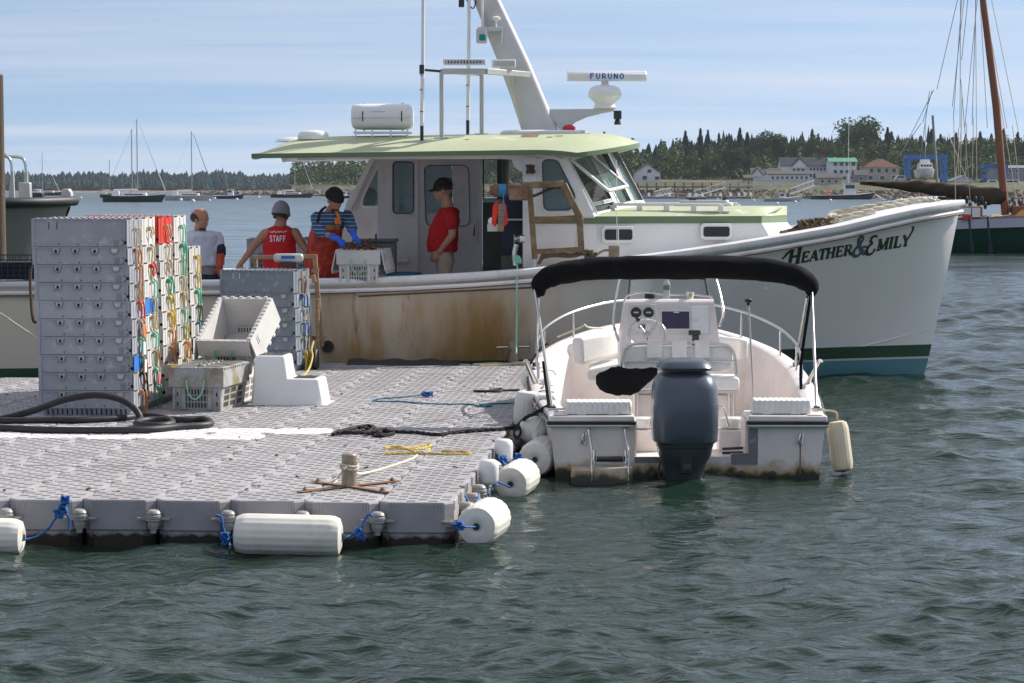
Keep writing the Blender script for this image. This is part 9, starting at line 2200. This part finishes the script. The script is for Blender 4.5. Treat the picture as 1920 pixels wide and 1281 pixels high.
t = thing('blue_drum', 'blue plastic drum lying beside the man in maroon beyond the bow', 'drum', at_y(1672, 389, 84)); m = MB(); m.lathe([(.24, -.42), (.29, -.40), (.30, -.15), (.28, -.13), (.28, .13), (.30, .15), (.29, .40), (.24, .42)], axis='y', n=22); o = m.build('body', M['liftblue'], t, smooth=40); m = MB(); m.lathe([(.0, -.43), (.25, -.43)], axis='y', n=22); m.build('end', M['dark'], t)
t = thing('rowing_skiff', 'low tan skiff with a pipe rail carrying the blue drum', 'boat', Vector((at_y(1672, 400, 84).x, 84, 0)), pi); m = MB(); R = gen_hull(m, 2.4, 1.5, 1.2, 1.3); m.build('hull', M['teak'], t, smooth=50)
m = MB(); m.grid([[(p[0][0], p[0][1] * .95, p[0][2] - .03), (p[0][0], -p[0][1] * .95, p[0][2] - .03)] for p in R]); m.build('floor', M['teak'], t)
m = MB(); zr_ = at_y(1640, 391, 84).z; xs_ = (at_y(1690, 0, 84).x - at_y(1660, 0, 84).x, at_y(1690, 0, 84).x - at_y(1632, 0, 84).x)
m.tube([(xs_[0], -.5, zr_), (xs_[1], -.5, zr_), (xs_[1], .4, zr_), (xs_[0], .4, zr_)], .02, 5, closed=True)
for x in xs_: m.tube([(x, -.5, zr_), (x * .97, -.45, 1.2)], .02, 5)
m.build('pipe_rail', M['rust'], t)
Yq = 85.0; base = Vector((at_y(1700, 400, Yq).x, Yq, 1.25)); t = thing('person', 'distant man in a maroon jacket and cap sitting low beyond the bow', 'person', base)
def PQ(px, py, dy=0): return at_y(px, py, Yq) + Vector((0, dy, 0)) - base
Mh = head_M(PQ(1706, 377), pi, 0); m = MB(); head(m, Mh); cap(m, PQ(1707, 383), PQ(1707, 389), .06, .07); torso(m, [(PQ(1706, 404), .17, .13), (PQ(1706, 388), .2, .11)], pi)
for s in (-1, 1): cap(m, PQ(1706, 389, s * .2), PQ(1697, 392, s * .24), .055, .045); cap(m, PQ(1697, 392, s * .24), PQ(1686, 390, s * .1), .045, .035); hand(m, PQ(1686, 390, s * .1), (-1, 0, 0), (0, s, 0), s, .6); cap(m, PQ(1706, 404, s * .1), PQ(1690, 401, s * .14), .09, .06); cap(m, PQ(1690, 401, s * .14), PQ(1689, 412, s * .14), .06, .045)
soft(m, 'body', M['skin_tan'], t, .012); shell(t, Mh, 'cap', M['khaki'], .03, .014, 0, True)
m = MB(); torso(m, [(PQ(1706, 402), .2, .16), (PQ(1706, 388), .22, .14), (PQ(1707, 384), .1, .1)], pi)
for s in (-1, 1): cap(m, PQ(1706, 389, s * .2), PQ(1697, 392, s * .24), .075, .06); cap(m, PQ(1697, 392, s * .24), PQ(1689, 391, s * .13), .06, .05)
soft(m, 'jacket', M['maroon'], t, .015)
m = MB(); m.tube([at_y(1678, 388, 85) - Vector((0, 0, 0)), at_y(1640, 365, 85)], .02, 5); tag(m.build('fishing_rod', M['dark'], None), 'thin dark rod slanting up in front of the man in maroon', 'rod')
# ---- grey workboat with black collar, left, and the piling
WY = 44.0
def w_(px, py, dy=0): return at_y(px, py, WY) + Vector((0, dy, 0)) - wb
wb = Vector((at_y(40, 480, WY).x, WY, 0)); wk = thing('workboat', 'grey aluminium workboat with a fat black collar and arch rails behind the crates', 'boat', wb)
m = MB(); R = []
for px, wd, top_y in ((-420, 1.6, 386), (-60, 1.6, 386), (20, 1.5, 386), (70, 1.2, 386), (105, .7, 385), (132, .12, 384)):
 a = w_(px, top_y); R.append([(a.x - (.25 * (132 - px) / 552 + .30 * (px > 0) * (1 - t) * 3), s * wd * (.55 + .45 * t), a.z * t - .3 * (1 - t)) for s, t in ((-1, 1), (-1, .6), (-1, .55), (-1, 0), (1, 0), (1, .55), (1, .6), (1, 1))])
m.grid(R); m.build('hull', M['workgrey'], wk, smooth=30)
pts = [w_(-420, 380, -1.65), w_(-60, 380, -1.65), w_(20, 380, -1.55), w_(75, 379, -1.25), w_(112, 378, -.75), w_(139, 377, 0), w_(112, 378, .75), w_(75, 379, 1.25), w_(20, 380, 1.55), w_(-60, 380, 1.65)]
m = MB(); m.tube(spline(pts, 6), .085, 12); m.build('collar', M['black'], wk, smooth=60)
m = MB(); m.grid([[(p[0][0], p[0][1], p[0][2] - .04), (p[-1][0], p[-1][1], p[-1][2] - .04)] for p in R]); m.build('deck', M['workgrey'], wk)
for x0, x1, yy in ((14, 46, -1.2), (-30, 22, 1.2)):
 m = MB(); m.tube(spline([w_(x0 - 4, 292, yy), w_(x0 + 18, 292, yy), w_(x1 - 8, 294, yy), w_(x1, 304, yy), w_(x1 + 2, 322, yy), w_(x1 + 4, 372, yy)], 5), .028, 8); m.build('arch_rail', M['steel'], wk, smooth=60); m = MB(); a = w_(x1 + 3, 322, yy); b_ = w_(x1 - 4, 374, yy); c = w_(x1 + 5, 374, yy); m.prism([(a.x - .02, a.z), (a.x + .02, a.z), (c.x + .02, c.z), (b_.x, b_.z)], yy - .04, yy + .04, 'y'); m.build('gusset', M['alu'], wk)
m = MB(); a = w_(60, 374, -.6); m.box((a.x - .1, -.7, a.z), (a.x + .1, -.5, a.z + .3)); m.build('bollard', M['alu'], wk, bevel=.02)
m = MB(); a = w_(125, 372, 0); m.prism([(a.x - .09, a.z - .05), (a.x + .10, a.z - .05), (a.x + .10, a.z + .1), (a.x + .06, a.z + .17), (a.x - .06, a.z + .17)], -.12, .12, 'y'); m.build('bow_roller', M['alu'], wk, bevel=.02); m = MB(); a = w_(78, 374, -.3); m.box((a.x - .09, -.4, a.z), (a.x + .09, -.2, a.z + .12)); m.build('winch', M['dark'], wk, bevel=.02)
PY = 36.0; a = at_y(-4, 640, PY); b_ = at_y(-9, 141, PY)
t = thing('dock_piling', 'tall weathered wooden piling at the left picture edge', 'piling', Vector((a.x, PY, 0))); m = MB(); m.tube([(0, 0, -1), (0, 0, 2.0), (b_.x - a.x, 0, b_.z)], [.15, .135, .115], 18); m.build('pole', mat('old_piling', (.085, .062, .045), .85, var=.35, scale=3, stretch=(1, 1, .15), bump=.9, bscale=25), t, smooth=50)
m = MB(); m.lathe([(.1, 0), (.1, .02), (0, .05)], (b_.x - a.x, 0, b_.z), n=14); m.build('pole_cap', M['galv'], t, smooth=40)
for i in range(5): m = MB(); m.cbox((.112, -.07, 1.9 + i * .13), (.014, .01, .02)); m.build('paint_fleck', M['rope_yellow'], t)
t = thing('lobster_trap', 'dark wire lobster trap on the stern behind the tall crate stack', 'trap', b2w((bl(18, 505, -1.9).x, -1.95, 1.27)))
m = MB()
for x in np.linspace(-.4, .4, 12): m.beam((x, -.25, 0), (x, -.25, .30), .008, .008); m.beam((x, .25, 0), (x, .25, .30), .008, .008)
for z in np.linspace(0, .30, 6):
 for y in (-.25, .25): m.beam((-.4, y, z), (.4, y, z), .008, .008)
m.build('wire_mesh', M['dark'], t)['kind'] = 'stuff'; m = MB(); m.box((-.38, -.22, .01), (.38, .22, .22)); m.build('netting', M['denim'], t); m = MB(); knot(m, (-.25, -.28, .12), .07, 4, random.Random(4)); m.build('teal_twine', M['rope_teal'], t, smooth=60)
t = thing('blue_jug', 'blue plastic jug beside the wire trap just left of the tall crate stack', 'jug', b2w((bl(53, 520, -1.9).x, -1.95, 1.27))); m = MB(); m.lathe([(.055, 0), (.06, .02), (.06, .13), (.03, .17), (.025, .18)], n=16); m.build('body', M['liftblue'], t, smooth=40); m = MB(); m.lathe([(.028, .18), (.028, .20), (0, .2)], n=10); m.build('cap', M['white_clean'], t)
rope('mooring_line', 'slack tan mooring line drooping across the hull left of the tall stack', 'rope', [at_y(-40, 575, 29.4), at_y(0, 588, 29.3), at_y(30, 608, 29.0), at_y(60, 628, 28.6), at_y(90, 650, 28.0)], .012, M['rope_cream'])
m = MB(); o0 = at_y(60, 555, 29.45); m.tube(spline([at_y(64, 500, 29.3) - o0, at_y(57, 510, 29.3) - o0, at_y(58, 560, 29.35) - o0, at_y(62, 600, 29.4) - o0, at_y(70, 604, 29.4) - o0], 6), .018, 6); tag(m.build('rope_loop', M['rope_brown'], None, loc=o0), 'loop of brown rope over the rail beside the tall crate stack', 'rope')
